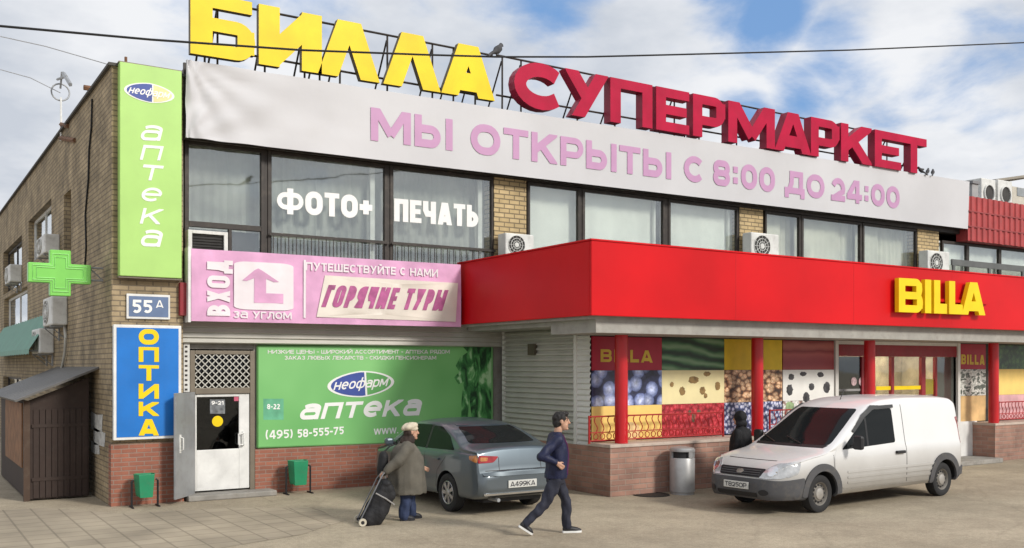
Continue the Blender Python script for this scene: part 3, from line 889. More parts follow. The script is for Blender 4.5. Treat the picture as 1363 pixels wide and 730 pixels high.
# lettering in the windows
wl1, wl2 = line(368, 251, 636, 274), line(368, 283, 636, 303)
PH = [('ФОТО+', 368, 495), ('ПЕЧАТЬ', 524, 636)]
for tx, a, b in PH:
    obj('window_lettering', word_px(tx, a, b, wl1, wl2, YW - .0135, w=.265, gap=.08, depth=.004), 'lettering_white', blg)
bm = bx(uX(385, YW), uX(490, YW), YW + .06, YW + .07, zc(440, 288, YW), zc(440, 250, YW))
# head band, brick piers between the windows
obj('lintel', bx(XP, XE + .1, YW - .12, YW + .25, zwt + .065, zwt + .9), 'dark_frame', blg)
for (u0, u1) in ((657, 700), (984, 1015), (1221, 1249)):
    obj('pier', bx(uX(u0, YW - .07), uX(u1, YW - .07), YW - .07, YW + .5, 3.86, zwt + .063), 'pale_brick', blg)
for (u0, u1) in ((347, 359), (511, 521), (768, 776), (881, 890), (1062, 1067), (1143, 1148), (653, 657), (700, 703), (979, 984), (1015, 1018), (1217, 1221)):
    obj('mullion', bx(uX(u0, YW) + .062, uX(u1, YW) - .062, YW - .03, YW + .1, 3.87, zwt + .062) if uX(u1, YW) - uX(u0, YW) > .15 else bx((uX(u0, YW) + uX(u1, YW)) / 2 - .012, (uX(u0, YW) + uX(u1, YW)) / 2 + .012, YW - .062, YW + .1, 3.87, zwt + .06), 'dark_frame', blg)
obj('parapet', bx(XP + .01, XE - .05, YP + .02, YP + .2, zwt + .88, ZT + .15), 'concrete', blg)

# lower front: cladding band, plinth, wall
zA0, zA1 = .84, 2.80
bm = bmesh.new()
n = 5
for i in range(n):
    a = zA1 + (3.27 - zA1) * i / n; b = zA1 + (3.27 - zA1) * (i + 1) / n
    x0, x1 = XP + .02, XS + .06
    q = [(YF - .17, a + .012), (YF - .12, b - .012), (YF - .12, b), (YF - .17, b)]
    vs = [[bm.verts.new((x, y, z)) for (y, z) in ((YF - .12, a), (YF - .17, a + .02), (YF - .13, b))] for x in (x0, x1)]
    for j in range(2): bm.faces.new((vs[0][j], vs[1][j], vs[1][j + 1], vs[0][j + 1]))
obj('siding', bm, 'siding_grey', blg)
xd0, xd1 = uX(251, YF), uX(337, YF)
bm = bmesh.new()
box(bm, XP + .005, xd0, YF, YF + .3, 0, zA1 + .4); box(bm, xd1, XS + .3, YF, YF + .3, zA0, zA1 + .4); box(bm, xd0, xd1, YF + .02, YF + .3, zc(290, 465, YF), zA1 + .4)
obj('front_wall', bm, 'concrete', blg)
obj('brick_plinth', bx(xd1 + .01, XS + .05, YF - .06, YF + .25, 0, zA0), 'red_brick', blg)
obj('entrance_step', bx(xd0 - .12, xd1 + .3, YF - .45, YF + .3, 0, .10), 'concrete', blg, bevel=.02)
# perforated strip beside the pharmacy door
bm = bmesh.new()
x0, x1 = uX(244, YF - .1), uX(252, YF - .1)
box(bm, x0, x1, YF - .10, YF, zc(248, 522, YF - .1), zA1)
zz = zc(248, 520, YF - .1)
st = obj('light_strip', bm, 'white_plastic', blg)
bm = bmesh.new()
while zz < zA1 - .05:
    box(bm, x0 + .02, x1 - .04, YF - .106, YF - .101, zz, zz + .035); zz += .085
obj('lamp_dots', bm, 'dark_frame', st)

# pharmacy door
dr = None
ys = YF - .02
bm = bmesh.new()
ztop = zc(295, 467, ys); zdt = zc(295, 520, ys)
for a in ((xd0 + .0, xd0 + .09, .10, ztop), (xd1 - .09, xd1, .10, ztop), (xd0 + .09, xd1 - .09, ztop - .07, ztop), (xd0 + .09, xd1 - .09, zdt - .06, zdt + .05)):
    box(bm, a[0], a[1], ys - .06, ys + .1, a[2], a[3])
mat('bronze_frame', (.20, .17, .13), .5, .2, dirt=.3)
dfr = obj('door_frame', bm, 'bronze_frame', blg, bevel=.008)
bm = bmesh.new()
gx0, gx1, gz0, gz1 = xd0 + .09, xd1 - .09, zdt + .05, ztop - .07
n = 9
f = lambda x, y, d: Vector((gx0 + (gx1 - gx0) * x, ys - .03 - d, gz0 + (gz1 - gz0) * y))
asp = (gx1 - gx0) / (gz1 - gz0)
for i in range(-6, 9):
    for sgn in (1, -1):
        c0 = i / 8 * asp if sgn > 0 else i / 8 * asp + 1
        pts = _clip([(c0 - .02, 0 if sgn > 0 else 0), (c0 + .02, 0), (c0 + sgn * 1 + .02, 1), (c0 + sgn * 1 - .02, 1)], 0, asp, 0)
        if len(pts) >= 3:
            prism(bm, [(x / asp, y) for x, y in pts], f, .012 if sgn > 0 else .02)
lat = obj('transom_lattice', bm, 'siding_grey', blg)
obj('pane', bx(gx0, gx1, ys + .03, ys + .04, gz0, gz1), 'door_glass', lat)
x0, x1 = xd0 + .095, xd1 - .095
z0, z1 = .13, zdt - .065
zm = zc(295, 598, ys)
xr = uX(317, ys)
bm = bmesh.new()
for a in ((x0, x0 + .03, z0, z1), (xr, x1, z0, z1), (x0 + .03, xr, z1 - .05, z1), (x0 + .03, xr, z0, zm)):
    box(bm, a[0], a[1], ys - .03, ys + .03, a[2], a[3])
door = obj('door', bm, 'white_paint', blg, bevel=.008)
obj('pane', bx(x0 + .03, xr, ys - .005, ys + .005, zm, z1 - .05), 'door_glass', door)
bm = bmesh.new()
hx = uX(322, ys); hz0, hz1 = zc(322, 593, ys), zc(322, 575, ys)
tube(bm, [(hx, ys - .03, hz0), (hx, ys - .10, hz0 + .02), (hx, ys - .10, hz1 - .02), (hx, ys - .03, hz1)], .018, 8)
tube(bm, [(hx - .02, ys - .10, hz0 + .02), (hx - .10, ys - .10, hz0 + .03), (hx - .10, ys - .10, hz1 - .03), (hx - .02, ys - .1, hz1 - .02)], .014, 8)
obj('handle', bm, 'white_paint', door)
bm = bmesh.new(); c = onY(289, 561, ys - .012); lathe(bm, [(0, .004), (.10, .004), (.10, 0)], 24, Matrix.Translation(c) @ Matrix.Rotation(pi / 2, 4, 'X'))
obj('yellow_sticker', bm, 'sign_yellow', door)
q = lambda u0, v0, u1, v1, Y: [onY(u0, v1, Y), onY(u1, v1, Y), onY(u1, v0, Y), onY(u0, v0, Y)]
bm = bmesh.new(); slab(bm, q(279, 532, 299, 551, ys - .012), .004)
obj('hours_sticker', bm, mat('smoky', (.16, .17, .18), .5, var=.5, vscale=14), door)
bm = text_px('9-21', (281, 534), (297, 534), (297, 539), (281, 539), ys - .013, w=.22, depth=.003)
obj('sticker_lettering', bm, 'lettering_white', door)
bm = bmesh.new(); slab(bm, q(311, 528, 317, 534, ys - .012), .004)
obj('red_sticker', bm, mat('sticker_pink', (.6, .12, .2), .5), door)
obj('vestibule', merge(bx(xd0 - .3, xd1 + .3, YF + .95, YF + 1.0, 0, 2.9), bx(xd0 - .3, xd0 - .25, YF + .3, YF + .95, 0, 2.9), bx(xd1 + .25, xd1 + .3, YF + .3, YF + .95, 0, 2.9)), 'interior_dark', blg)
# open steel outer leaf
hx0, hy0 = uX(257, ys) - .0, ys - .08
e = Vector((uX(232, 17.22), 17.22, 0)); h0 = Vector((hx0, hy0, 0))
d = (e - h0); ln = d.length; d.normalize(); nn = Vector((-d.y, d.x, 0))
steel = bmesh.new()
ang = atan2(d.y, d.x)
T = Matrix.Translation(h0) @ Matrix.Rotation(ang, 4, 'Z')
box(steel, .02, ln, -.02, .02, .09, zdt - .02); steel.transform(T)
leaf = obj('steel_door', steel, 'steel_grey', blg, bevel=.006)
hb = bmesh.new(); tube(hb, [(ln - .16, .02, .92), (ln - .16, .08, .94), (ln - .16, .08, 1.14), (ln - .16, .02, 1.16)], .012)
box(hb, ln - .19, ln - .13, .0205, .03, .88, 1.2)
hb.transform(T); obj('handle', hb, 'white_plastic', leaf)

# ------------------------------------------------------------------ red canopy
XC, YC = 10.0, 13.1
zc0, zc1 = 3.25, 4.52
XR = 44
bm = bmesh.new()
box(bm, XC, XR, YC, YC + .06, zc0, zc1); box(bm, XC, XC + .06, YC + .06, YF - .2, zc0, zc1)
can = obj('canopy_fascia', bm, 'fascia_red', blg, bevel=.012)
obj('canopy_trim', merge(bx(XC - .015, XR, YC - .015, YC + .05, zc1 + .002, zc1 + .03), bx(XC - .015, XC + .05, YC + .052, YF - .2, zc1 + .002, zc1 + .03)), 'fascia_red', can)
for k in range(1, 9):
    xs_ = XC + 3.4 * k
    obj('panel_seam', bx(xs_ - .004, xs_ + .004, YC - .0025, YC + .01, zc0 + .02, zc1 - .02), mat('seam_red', (.50, .006, .010), .5), can)
obj('canopy_roof', bx(XC + .07, XR, YC + .07, YW - .1, zc1 - .25, zc1 - .12), 'roof_felt', blg)
obj('soffit', merge(bx(XC + .25, XR, YC + .2, YS, 2.97, 3.26), bx(XC + .25, XS - .003, YS + .001, YF - .21, 3.12, 3.26), bx(XC + .09, XC + .25, YC + .2, YF - .21, 3.20, 3.26)), 'soffit_grey', blg)
# band of the canopy over the pharmacy front
x0 = uX(240, YB)
obj('canopy_band', merge(bx(x0, XC - .02, YB + .05, YF - .1, 3.28, zc(245, 376, YB))), 'maroon', blg, bevel=.01)

# shutter side
zs1 = 3.0


def slats_x(bm, X, y0, y1, z0, z1, pitch, d):
    z = z0
    while z < z1 - .01:
        b = min(z1, z + pitch)
        vs = [[bm.verts.new((X - dx, y, zz)) for dx, zz in ((0, z), (0, z + .012), (d, z + .034), (d * .9, z + pitch * .6), (.004, b))] for y in (y0, y1)]
        for j in range(4): bm.faces.new((vs[1][j], vs[0][j], vs[0][j + 1], vs[1][j + 1]))
        z += pitch


yv = onX(768, 480, XS).y
bm = bmesh.new(); slats_x(bm, XS, yv + .06, YF - .2, .2, 3.12, .108, .055)
sh = obj('shutter', bm, 'siding_grey', blg)
obj('vent_box', bx(XS - .10, XS - .03, onX(716, 465, XS).y, onX(707, 465, XS).y, onX(711, 473, XS).z, onX(711, 458, XS).z), mat('vent_brown', (.10, .085, .06), .6), sh)
bm = bmesh.new(); slats_x(bm, XS, YS - .03, yv - .02, .2, 2.98, .108, .03)
obj('white_siding', bm, 'shutter_white', blg)
obj('corner_post', bx(XS - .05, XS + .1, yv - .02, yv + .06, .2, 3.12), 'shutter_white', blg)
obj('corner_post', bx(XS - .045, XS + .06, YF - .28, YF - .19, .2, 3.12), 'shutter_white', blg)
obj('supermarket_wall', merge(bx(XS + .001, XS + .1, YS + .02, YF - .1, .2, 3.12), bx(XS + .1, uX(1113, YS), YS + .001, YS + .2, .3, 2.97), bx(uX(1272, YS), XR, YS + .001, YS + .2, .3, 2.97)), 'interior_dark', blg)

# low stone wall with ledge
XLW, YLW, ZLW = 11.08, 13.95, .955
for (x0, x1) in ((XLW, 17.3), (uX(1324, YLW), XR)):
    lw = obj('low_wall', bx(x0, x1, YLW, YS + (.9 if x0 == XLW else 0), 0, ZLW - .06) if x0 != XLW else merge(bx(x0, x1, YLW, YS, 0, ZLW - .06), bx(x0, XS + .03, YS, YF - .3, 0, ZLW - .06)), 'stone_tile', blg)
    bm = bx(x0 - .015, x1 + .01, YLW - .02, YS - .03, ZLW - .06, ZLW)
    if x0 == XLW: bm = merge(bm)
    obj('ledge', bm, mat('ledge_stone', (.55, .45, .38), .7, dirt=.3), lw, bevel=.008)
# columns
YCOL = 14.13
for u in (826.5, 1007.5, 1157, 1319.5):
    x = uX(u, YCOL)
    r = .122
    zb = ZLW if u < 1100 else 0.0
    if u == 1319.5: zb = 0
    bm = bmesh.new()
    mt = Matrix.Translation((x, YCOL if u != 1319.5 else YCOL - .05, 0))
    lathe(bm, [(0, zb + .002), (r, zb + .002), (r, 2.969), (0, 2.969)], 28, mt)
    obj('column', bm, 'column_red', blg, smooth=40)

# supermarket entrance
lamp_m = bpy.data.materials.new('added_lamp_warm'); lamp_m.use_nodes = True
_p = lamp_m.node_tree.nodes['Principled BSDF']; _p.inputs['Emission Color'].default_value = (1, .85, .6, 1); _p.inputs['Emission Strength'].default_value = 30.0
E0, E1 = uX(1113, YS), uX(1272, YS)
zE = zc(1150, 459, YS)
bm = bmesh.new()
for a in ((E0 - .10, E0, 0, 2.968), (E1, E1 + .1, 0, 2.968)): box(bm, a[0], a[1], YS - .06, YS + .12, a[2], a[3])
box(bm, E0, E1, YS - .03, YS + .1, zE, 2.968)
obj('entrance_frame', bm, 'shutter_white', blg)
zH = zc(1200, 475, YS)
obj('entrance_header', bx(E0, E1, YS - .02, YS + .1, zH, zE - .003), 'maroon', blg)
ux = lambda u: uX(u, YS)
bm = bmesh.new()
for u, hw in ((1149, .06), (1188, .05), (1229, .08), (1246, .035)):
    box(bm, ux(u) - hw, ux(u) + hw, YS + .0, YS + .08, 0.02, zH - .003)
box(bm, E0, E1, YS + .01, YS + .07, .0, .02)
ed = obj('entrance_door', bm, 'maroon', blg)
obj('pane', bx(E0, E1, YS + .035, YS + .042, .03, zH - .003), 'shop_glass', ed)
obj('side_panel', bx(ux(1249), E1 - .02, YS + .044, YS + .06, .03, zH - .004), mat('panel_grey', (.20, .19, .185), .5), ed)
obj('side_panel', bx(E0 + .02, ux(1147), YS + .044, YS + .06, .03, zH - .004), mat('panel_dark', (.03, .028, .028), .4), ed)
zz = zc(1190, 517, YS)
obj('yellow_stripe', bx(ux(1167), ux(1226), YS + .02, YS + .03, zz - .04, zz + .05), 'sign_yellow', ed)
obj('yellow_panel', bx(ux(1231), ux(1244), YS + .044, YS + .05, zc(1237, 525, YS), zc(1237, 505, YS)), 'sign_yellow', ed)
bm = bmesh.new()
for uu in (1136, 1146):
    c = onY(uu, 508, YS + .03); lathe(bm, [(0, .004), (.10, .004), (.10, 0)], 20, Matrix.Translation(c) @ Matrix.Rotation(pi / 2, 4, 'X'))
obj('round_stickers', bm, mat('sticker_rose', (.62, .45, .47), .5, var=.4, vscale=15), ed)
obj('white_stripe', merge(bx(ux(1115), ux(1146), YS + .03, YS + .034, zc(1130, 521, YS), zc(1130, 518, YS)), bx(ux(1115), ux(1130), YS + .03, YS + .034, zc(1130, 530, YS), zc(1130, 528, YS))), mat('stripe_grey', (.3, .3, .3), .5), ed)
# lobby
obj('lobby', merge(bx(E0 - .2, E1 + .2, YS + 1.7, YS + 1.8, 0, 2.9), bx(E0 - .3, E0 - .2, YS + .2, YS + 1.8, 0, 2.9), bx(E1 + .2, E1 + .3, YS + .2, YS + 1.8, 0, 2.9)), mat('lobby_wall', (.55, .48, .36), .8, var=.4), blg)
for k_ in range(3):
    xl_ = E0 + (E1 - E0) * (k_ + .7) / 3.4
    obj('added_lobby_lamp', bx(xl_ - .5, xl_ + .5, YS + .8, YS + 1.0, 2.80, 2.84), lamp_m, blg)  # unseen lamps, added to brighten the entrance lobby
obj('threshold', bx(17.31, uX(1322, YLW), YLW - .25, YS, 0, .11), 'concrete', blg, bevel=.015)
# tiled wall end by the column at the far side of the entrance
xw0, xw1 = uX(1274, YS - .1), uX(1318, YS - .1)
obj('end_panel', bx(xw0, uX(1300, YS - .1), YS - .1, YS, .1, zc(1290, 561, YS - .1)), 'white_paint', blg)
obj('end_panel', bx(uX(1302, YS - .25), uX(1321, YS - .25), YS - .25, YS - .12, .11, zc(1310, 566, YS - .2)), mat('panel_bluegrey', (.15, .14, .17), .6), blg)

# ------------------------------------------------------------------ right wing of the building
wing = thing('annexe_building', 'annexe with red ribbed parapet and white windows past the white banner', 'building', (XE, YW, 0))
zcl0, zcl1 = zc(1320, 324, YB), zc(1320, 266, YB)
bm = bmesh.new()
x = XE + .02; k = 0
while x < 46:
    for (a, b, d) in ((0, .07, .0), (.07, .09, .5), (.09, .16, 1), (.16, .18, .5)):
        pass
    vs = [(x, 0), (x + .12, 0), (x + .15, .04), (x + .27, .04), (x + .30, 0)]
    col = [[bm.verts.new((px, YB + .02 - d, z)) for z in (zcl0, zcl1)] for px, d in vs]
    for i in range(4): bm.faces.new((col[i][0], col[i + 1][0], col[i + 1][1], col[i][1]))
    x += .30
par = obj('parapet_cladding', bm, 'cladding_red', wing)
obj('parapet_wall', bx(XE + .01, 46, YB + .06, YB + .4, zcl0 + .002, zcl1 - .002), 'cladding_red', wing)
hb = bmesh.new()
for fz in (.32, .66): box(hb, XE + .02, 46, YB - .025, YB + .03, zcl0 + (zcl1 - zcl0) * fz - .02, zcl0 + (zcl1 - zcl0) * fz + .02)
obj('cladding_band', hb, mat('band_dark', (.30, .045, .045), .5), par)
us = [1252, 1286, 1329, 1380, 1440, 1510]
for i in range(len(us) - 1):
    x0, x1 = uX(us[i], YW), uX(us[i + 1], YW)
    bm = bmesh.new()
    for a in ((x0, x0 + .07, 3.87, zcl0 - .01), (x1 - .07, x1 - .003, 3.87, zcl0 - .01), (x0 + .07, x1 - .07, 3.87, 3.95), (x0 + .07, x1 - .07, zcl0 - .09, zcl0 - .01), (x0 + .07, x1 - .07, 5.0, 5.05)):
        box(bm, a[0], a[1], YW - .05, YW + .04, a[2], a[3])
    w = obj('window', bm, 'dark_frame', wing, bevel=.006)
    obj('pane', bx(x0 + .05, x1 - .05, YW - .006, YW + .002, 3.9, zcl0 - .03), 'window_glass', w)
    bm = bmesh.new(); ribbon(bm, x0, x1, 3.9, zcl0, YW + .12, .008, .4, i + 60)
    obj('curtain', bm, 'curtain_white', w, smooth=60)
r0, r1 = uX(1266, YW - .5), 46
zr = zc(1310, 353, YW - .5)
bm = bmesh.new()
box(bm, r0, r1, YW - .53, YW - .47, zr - .10, zr + .08)
x = r0 + .05
while x < r1:
    box(bm, x, x + .10, YW - .53, YW - .47, 4.3, zr - .101); x += 1.85
obj('steel_rail', bm, mat('rail_grey', (.14, .145, .14), .5, .3), wing)
# ------------------------------------------------------------------ posters on the supermarket windows


def img_mat(name):
    m = bpy.data.materials.new(name); m.use_nodes = True
    N, L, p = nodes_of(m)
    p.inputs['Roughness'].default_value = .45
    tc, c = wallcoord(N, L)
    MATS[name] = m
    return m, N, L, p, c


def ramp(N, L, src, stops):
    r = N.new('ShaderNodeValToRGB')
    e = r.color_ramp.elements
    while len(e) < len(stops): e.new(.5)
    for el, (t, c) in zip(e, stops):
        el.position = t; el.color = (*c, 1)
    L.new(src, r.inputs[0])
    return r.outputs[0]


def vor_img(name, scale, stops, stretch=(1, 1, 1), rnd=1.0, warp=0.0, smooth=False, tintvar=0.0):
    m, N, L, p, c = img_mat(name)
    mp = N.new('ShaderNodeMapping'); mp.inputs['Scale'].default_value = stretch
    L.new(c.outputs[0], mp.inputs['Vector'])
    src = mp.outputs[0]
    if warp:
        nz = N.new('ShaderNodeTexNoise'); nz.inputs['Scale'].default_value = 4; L.new(src, nz.inputs['Vector'])
        ad = N.new('ShaderNodeVectorMath'); ad.operation = 'MULTIPLY_ADD'; ad.inputs[1].default_value = (warp,) * 3
        L.new(nz.outputs['Color'], ad.inputs[0]); L.new(src, ad.inputs[2]); src = ad.outputs[0]
    v = N.new('ShaderNodeTexVoronoi'); v.voronoi_dimensions = '2D'; v.inputs['Scale'].default_value = scale; v.inputs['Randomness'].default_value = rnd
    if smooth: v.feature = 'SMOOTH_F1'
    L.new(src, v.inputs['Vector'])
    col = ramp(N, L, v.outputs['Distance'], stops)
    if tintvar:
        hs = N.new('ShaderNodeHueSaturation')
        sp = N.new('ShaderNodeSeparateColor'); L.new(v.outputs['Color'], sp.inputs[0])
        mr = N.new('ShaderNodeMapRange'); mr.inputs['To Min'].default_value = 1 - tintvar; mr.inputs['To Max'].default_value = 1 + tintvar * .5
        L.new(sp.outputs[0], mr.inputs['Value']); L.new(mr.outputs[0], hs.inputs['Value']); L.new(col, hs.inputs['Color']); col = hs.outputs[0]
    gn = N.new('ShaderNodeTexNoise'); gn.inputs['Scale'].default_value = scale * 4; gn.inputs['Detail'].default_value = 5; L.new(c.outputs[0], gn.inputs['Vector'])
    gr_ = N.new('ShaderNodeMapRange'); gr_.inputs['From Min'].default_value = .3; gr_.inputs['From Max'].default_value = .7; gr_.inputs['To Min'].default_value = .6; gr_.inputs['To Max'].default_value = 1.5
    L.new(gn.outputs['Fac'], gr_.inputs['Value'])
    gs_ = N.new('ShaderNodeVectorMath'); gs_.operation = 'SCALE'; L.new(col, gs_.inputs[0]); L.new(gr_.outputs[0], gs_.inputs['Scale'])
    L.new(gs_.outputs[0], p.inputs['Base Color']); p.inputs['Coat Weight'].default_value = .25
    return m


def wave_img(name, scale, dist, stops, rot=0.0, stretch=(1, 1, 1), rings=False):
    m, N, L, p, c = img_mat(name)
    mp = N.new('ShaderNodeMapping'); mp.inputs['Rotation'].default_value = (0, 0, rot); mp.inputs['Scale'].default_value = stretch
    L.new(c.outputs[0], mp.inputs['Vector'])
    w = N.new('ShaderNodeTexWave'); w.inputs['Scale'].default_value = scale; w.inputs['Distortion'].default_value = dist; w.inputs['Detail'].default_value = 3
    w.inputs['Detail Scale'].default_value = 1.2
    w.bands_direction = 'Y'
    if rings: w.wave_type = 'RINGS'
    L.new(mp.outputs[0], w.inputs['Vector'])
    L.new(ramp(N, L, w.outputs['Fac'], stops), p.inputs['Base Color'])
    return m


mat('poster_red', (.42, .02, .045), .45, var=.08)
mat('poster_yellow', (.92, .66, .20), .5, var=.08)
mat('poster_ochre', (.74, .52, .02), .5, var=.12)
mat('poster_white', (.82, .82, .78), .5, var=.06)
mat('poster_pink', (.72, .42, .44), .5, var=.2)
mat('poster_tan', (.66, .44, .20), .5, var=.3, vscale=2.2)
vor_img('berry_print', 3.1, [(0, (.58, .64, .82)), (.16, (.40, .46, .68)), (.36, (.20, .25, .46)), (.47, (.10, .13, .28)), (.50, (.02, .025, .07)), (1, (.008, .01, .03))], rnd=.72, tintvar=.45, warp=.03)
wave_img('cucumber_print', 1.1, 5.0, [(0, (.010, .03, .015)), (.35, (.03, .10, .04)), (.7, (.08, .21, .085)), (1, (.20, .33, .18))], rot=.25, stretch=(.55, 1.2, 1))
mat('cheese_print', (.86, .76, .42), .5, var=.06)
vor_img('raspberry_print', 11, [(0, (.66, .09, .11)), (.4, (.50, .03, .045)), (.8, (.20, .008, .014))], rnd=.8, tintvar=.3)
vor_img('nut_print', 7.0, [(0, (.80, .58, .38)), (.35, (.66, .40, .22)), (.55, (.25, .11, .05)), (.8, (.05, .02, .012))], stretch=(1, 1.5, 1), warp=.15, tintvar=.55)
vor_img('seed_print', 12, [(0, (.74, .75, .82)), (.35, (.46, .50, .70)), (.5, (.06, .08, .20)), (.9, (.02, .03, .09))], rnd=1, tintvar=.5)
wave_img('ham_print', .42, 2.0, [(0, (.26, .03, .04)), (.5, (.38, .075, .07)), (.8, (.22, .02, .025)), (1, (.42, .12, .10))], rings=True)
vor_img('leaf_print', 5.5, [(0, (.16, .13, .11)), (.22, (.30, .18, .15)), (.34, (.72, .71, .68)), (1, (.76, .75, .72))], warp=.3, tintvar=.2)
vor_img('kiwi_print', 5, [(0, (.05, .06, .05)), (.3, (.12, .13, .11)), (.45, (.62, .62, .58)), (1, (.2, .2, .18))], stretch=(1, 1.8, 1), warp=.5)
vor_img('garden_print', 6, [(0, (.10, .20, .06)), (.4, (.03, .09, .03)), (1, (.008, .02, .01))], warp=.4, tintvar=.5)
YPO = YS - .02
rows = [(ZLW + .02, 1.63), (1.63, 2.31), (2.31, 2.955)]


def poster(u0, u1, mats, label, grp='food posters on the supermarket windows'):
    x0, x1 = uX(u0, YPO), uX(u1, YPO)
    t = thing('window_poster', label, 'poster', (x0, YPO, rows[0][0]), group=grp)
    out = []
    for (z0, z1), mm in zip(rows, mats):
        if mm is None: continue
        out.append(obj('print_panel', bx(x0 + .003, x1 - .003, YPO - .012, YPO + .018, z0 + .002, z1 - .002), mm, t))
    return t, out


def blobs(name, parent, pts, m, Y, d=.004):
    """irregular printed spots: (x, z, rx, rz)"""
    for k, (x, z, rx, rz) in enumerate(pts):
        rg = random.Random(k * 7 + 1)
        poly = []
        for i in range(18):
            a = 2 * pi * i / 18; r = 1 + .12 * (rg.random() - .5) * 2
            poly.append((x + rx * r * cos(a), z + rz * r * sin(a)))
        bm = bmesh.new(); prism(bm, poly, lambda a, b, dd: Vector((a, Y - dd, b)), d)
        obj(name, bm, m, parent)


t, ps = poster(787, 880, ['poster_yellow', 'berry_print', 'poster_red'], 'window poster with yellow shop name on dark red over blue berries, behind the corner column')
zt_, zb_ = line(798, 465, 870, 467), line(798, 482, 870, 483)
obj('lettering', word_px('BILLA', 799, 868, zt_, zb_, YPO - .0125, w=.26, gap=.22, depth=.004), mat('poster_gold', (.72, .52, .06), .5), t)
blobs('printed_fruit', t, [(uX(838, YPO), 1.12, .24, .19)], mat('print_apricot', (.88, .66, .32), .5, var=.1), YPO - .0125)
t, ps = poster(880, 963, ['raspberry_print', 'cheese_print', 'cucumber_print'], 'window poster with green cucumbers over holed cheese and raspberries')
pc = lambda u, v, rx, rz: (uX(u, YPO), zc(u, v, YPO), rx, rz)
blobs('printed_hole', t, [pc(922, 506, .14, .075), pc(940, 498, .10, .05), pc(907, 521, .075, .09), pc(934, 520, .08, .08), pc(954, 514, .075, .09), pc(893, 512, .05, .05), pc(938, 527, .05, .05)], mat('cheese_hole', (.30, .19, .07), .5, var=.45, vscale=6), YPO - .0125)
blobs('printed_leaf', t, [pc(922, 556, .05, .10), pc(917, 549, .04, .05), pc(929, 548, .05, .04)], mat('print_stalk', (.16, .13, .08), .5, var=.4, vscale=9), YPO - .0125)
t, ps = poster(963, 1040, ['seed_print', 'nut_print', 'poster_ochre'], 'window poster with a plain ochre field over nuts, behind the second column')
t, ps = poster(1041, 1109, ['leaf_print', 'poster_white', 'ham_print'], 'window poster with sliced ham over white dragon fruit seeds, above the van windscreen')
blobs('printed_seed', t, [pc(1052, 502, .09, .07), pc(1068, 498, .11, .05), pc(1091, 499, .10, .06), pc(1050, 519, .10, .12), pc(1079, 515, .09, .08), pc(1099, 516, .11, .12), pc(1072, 529, .11, .11), pc(1092, 533, .09, .04)], mat('seed_dark', (.06, .06, .065), .5, var=.6, vscale=9), YPO - .0125)
blobs('printed_leaf', t, [pc(1050, 541, .14, .10), pc(1060, 545, .12, .07)], mat('print_green', (.30, .42, .22), .5, var=.4, vscale=9), YPO - .0125)
t, ps = poster(1276, 1311, ['poster_tan', 'kiwi_print', 'poster_red'], 'narrow window poster with yellow shop name on red over grey fruit, beside the entrance')
zt_, zb_ = line(1280, 472, 1309, 473), line(1280, 485, 1309, 486)
obj('lettering', word_px('BILLA', 1279, 1310, zt_, zb_, YPO - .0125, w=.26, gap=.2, depth=.004), 'poster_gold', t)
t, ps = poster(1328, 1400, ['poster_pink', 'poster_yellow', 'garden_print'], 'window poster with green leaves over yellow and pink fields past the last column')

# wavy window railings on the ledge


def railing(x0, x1, z0, z1, y, label):
    t = thing('window_railing', label, 'railing', (x0, y, z0), group='wavy red railings on the stone ledge')
    bm = bmesh.new()
    tube(bm, [(x0, y, z1), (x1, y, z1)], .016, 6)
    obj('top_rail', bm, 'rail_red', t)
    bm = bmesh.new(); tube(bm, [(x0, y, z0 + .05), (x1, y, z0 + .05)], .014, 6)
    obj('bottom_rail', bm, 'rail_red', t)
    bm = bmesh.new(); tube(bm, [(x0, y, z0 + .20), (x1, y, z0 + .20)], .011, 6)
    obj('middle_rail', bm, 'rail_red', t)
    for x in (x0, x1):
        bm = bmesh.new(); tube(bm, [(x, y, z0 + .001), (x, y, z1 + .02)], .022, 6); obj('rail_post', bm, 'rail_red', t)
    bal = bmesh.new(); scr = bmesh.new()
    n = int((x1 - x0) / .155)
    for i in range(1, n):
        x = x0 + (x1 - x0) * i / n
        pts = [(x + .035 * sin(q * 2 * pi), y, z0 + .2 + (z1 - z0 - .2) * q) for q in [j / 8 for j in range(9)]]
        tube(bal, pts, .010, 5)
        tube(scr, [(x + .055 * cos(a), y, z0 + .125 + .055 * sin(a)) for a in [2 * pi * j / 10 for j in range(10)]], .009, 5, closed=True)
    obj('balusters', bal, 'rail_red', t); obj('scrolls', scr, 'rail_red', t)
    return t


yr = 14.33
zr0, zr1 = ZLW + .002, zc(900, 551, yr)
railing(uX(778, yr) + .1, uX(962, yr), zr0, zr1, yr, 'wavy red railing before the berry and cheese posters')
railing(uX(1024, yr), 17.2, zr0, zr1, yr, 'wavy red railing behind the roof of the white van')
railing(uX(1329, yr), uX(1420, yr), zr0, zr1, yr, 'wavy red railing before the pink and yellow poster past the entrance')

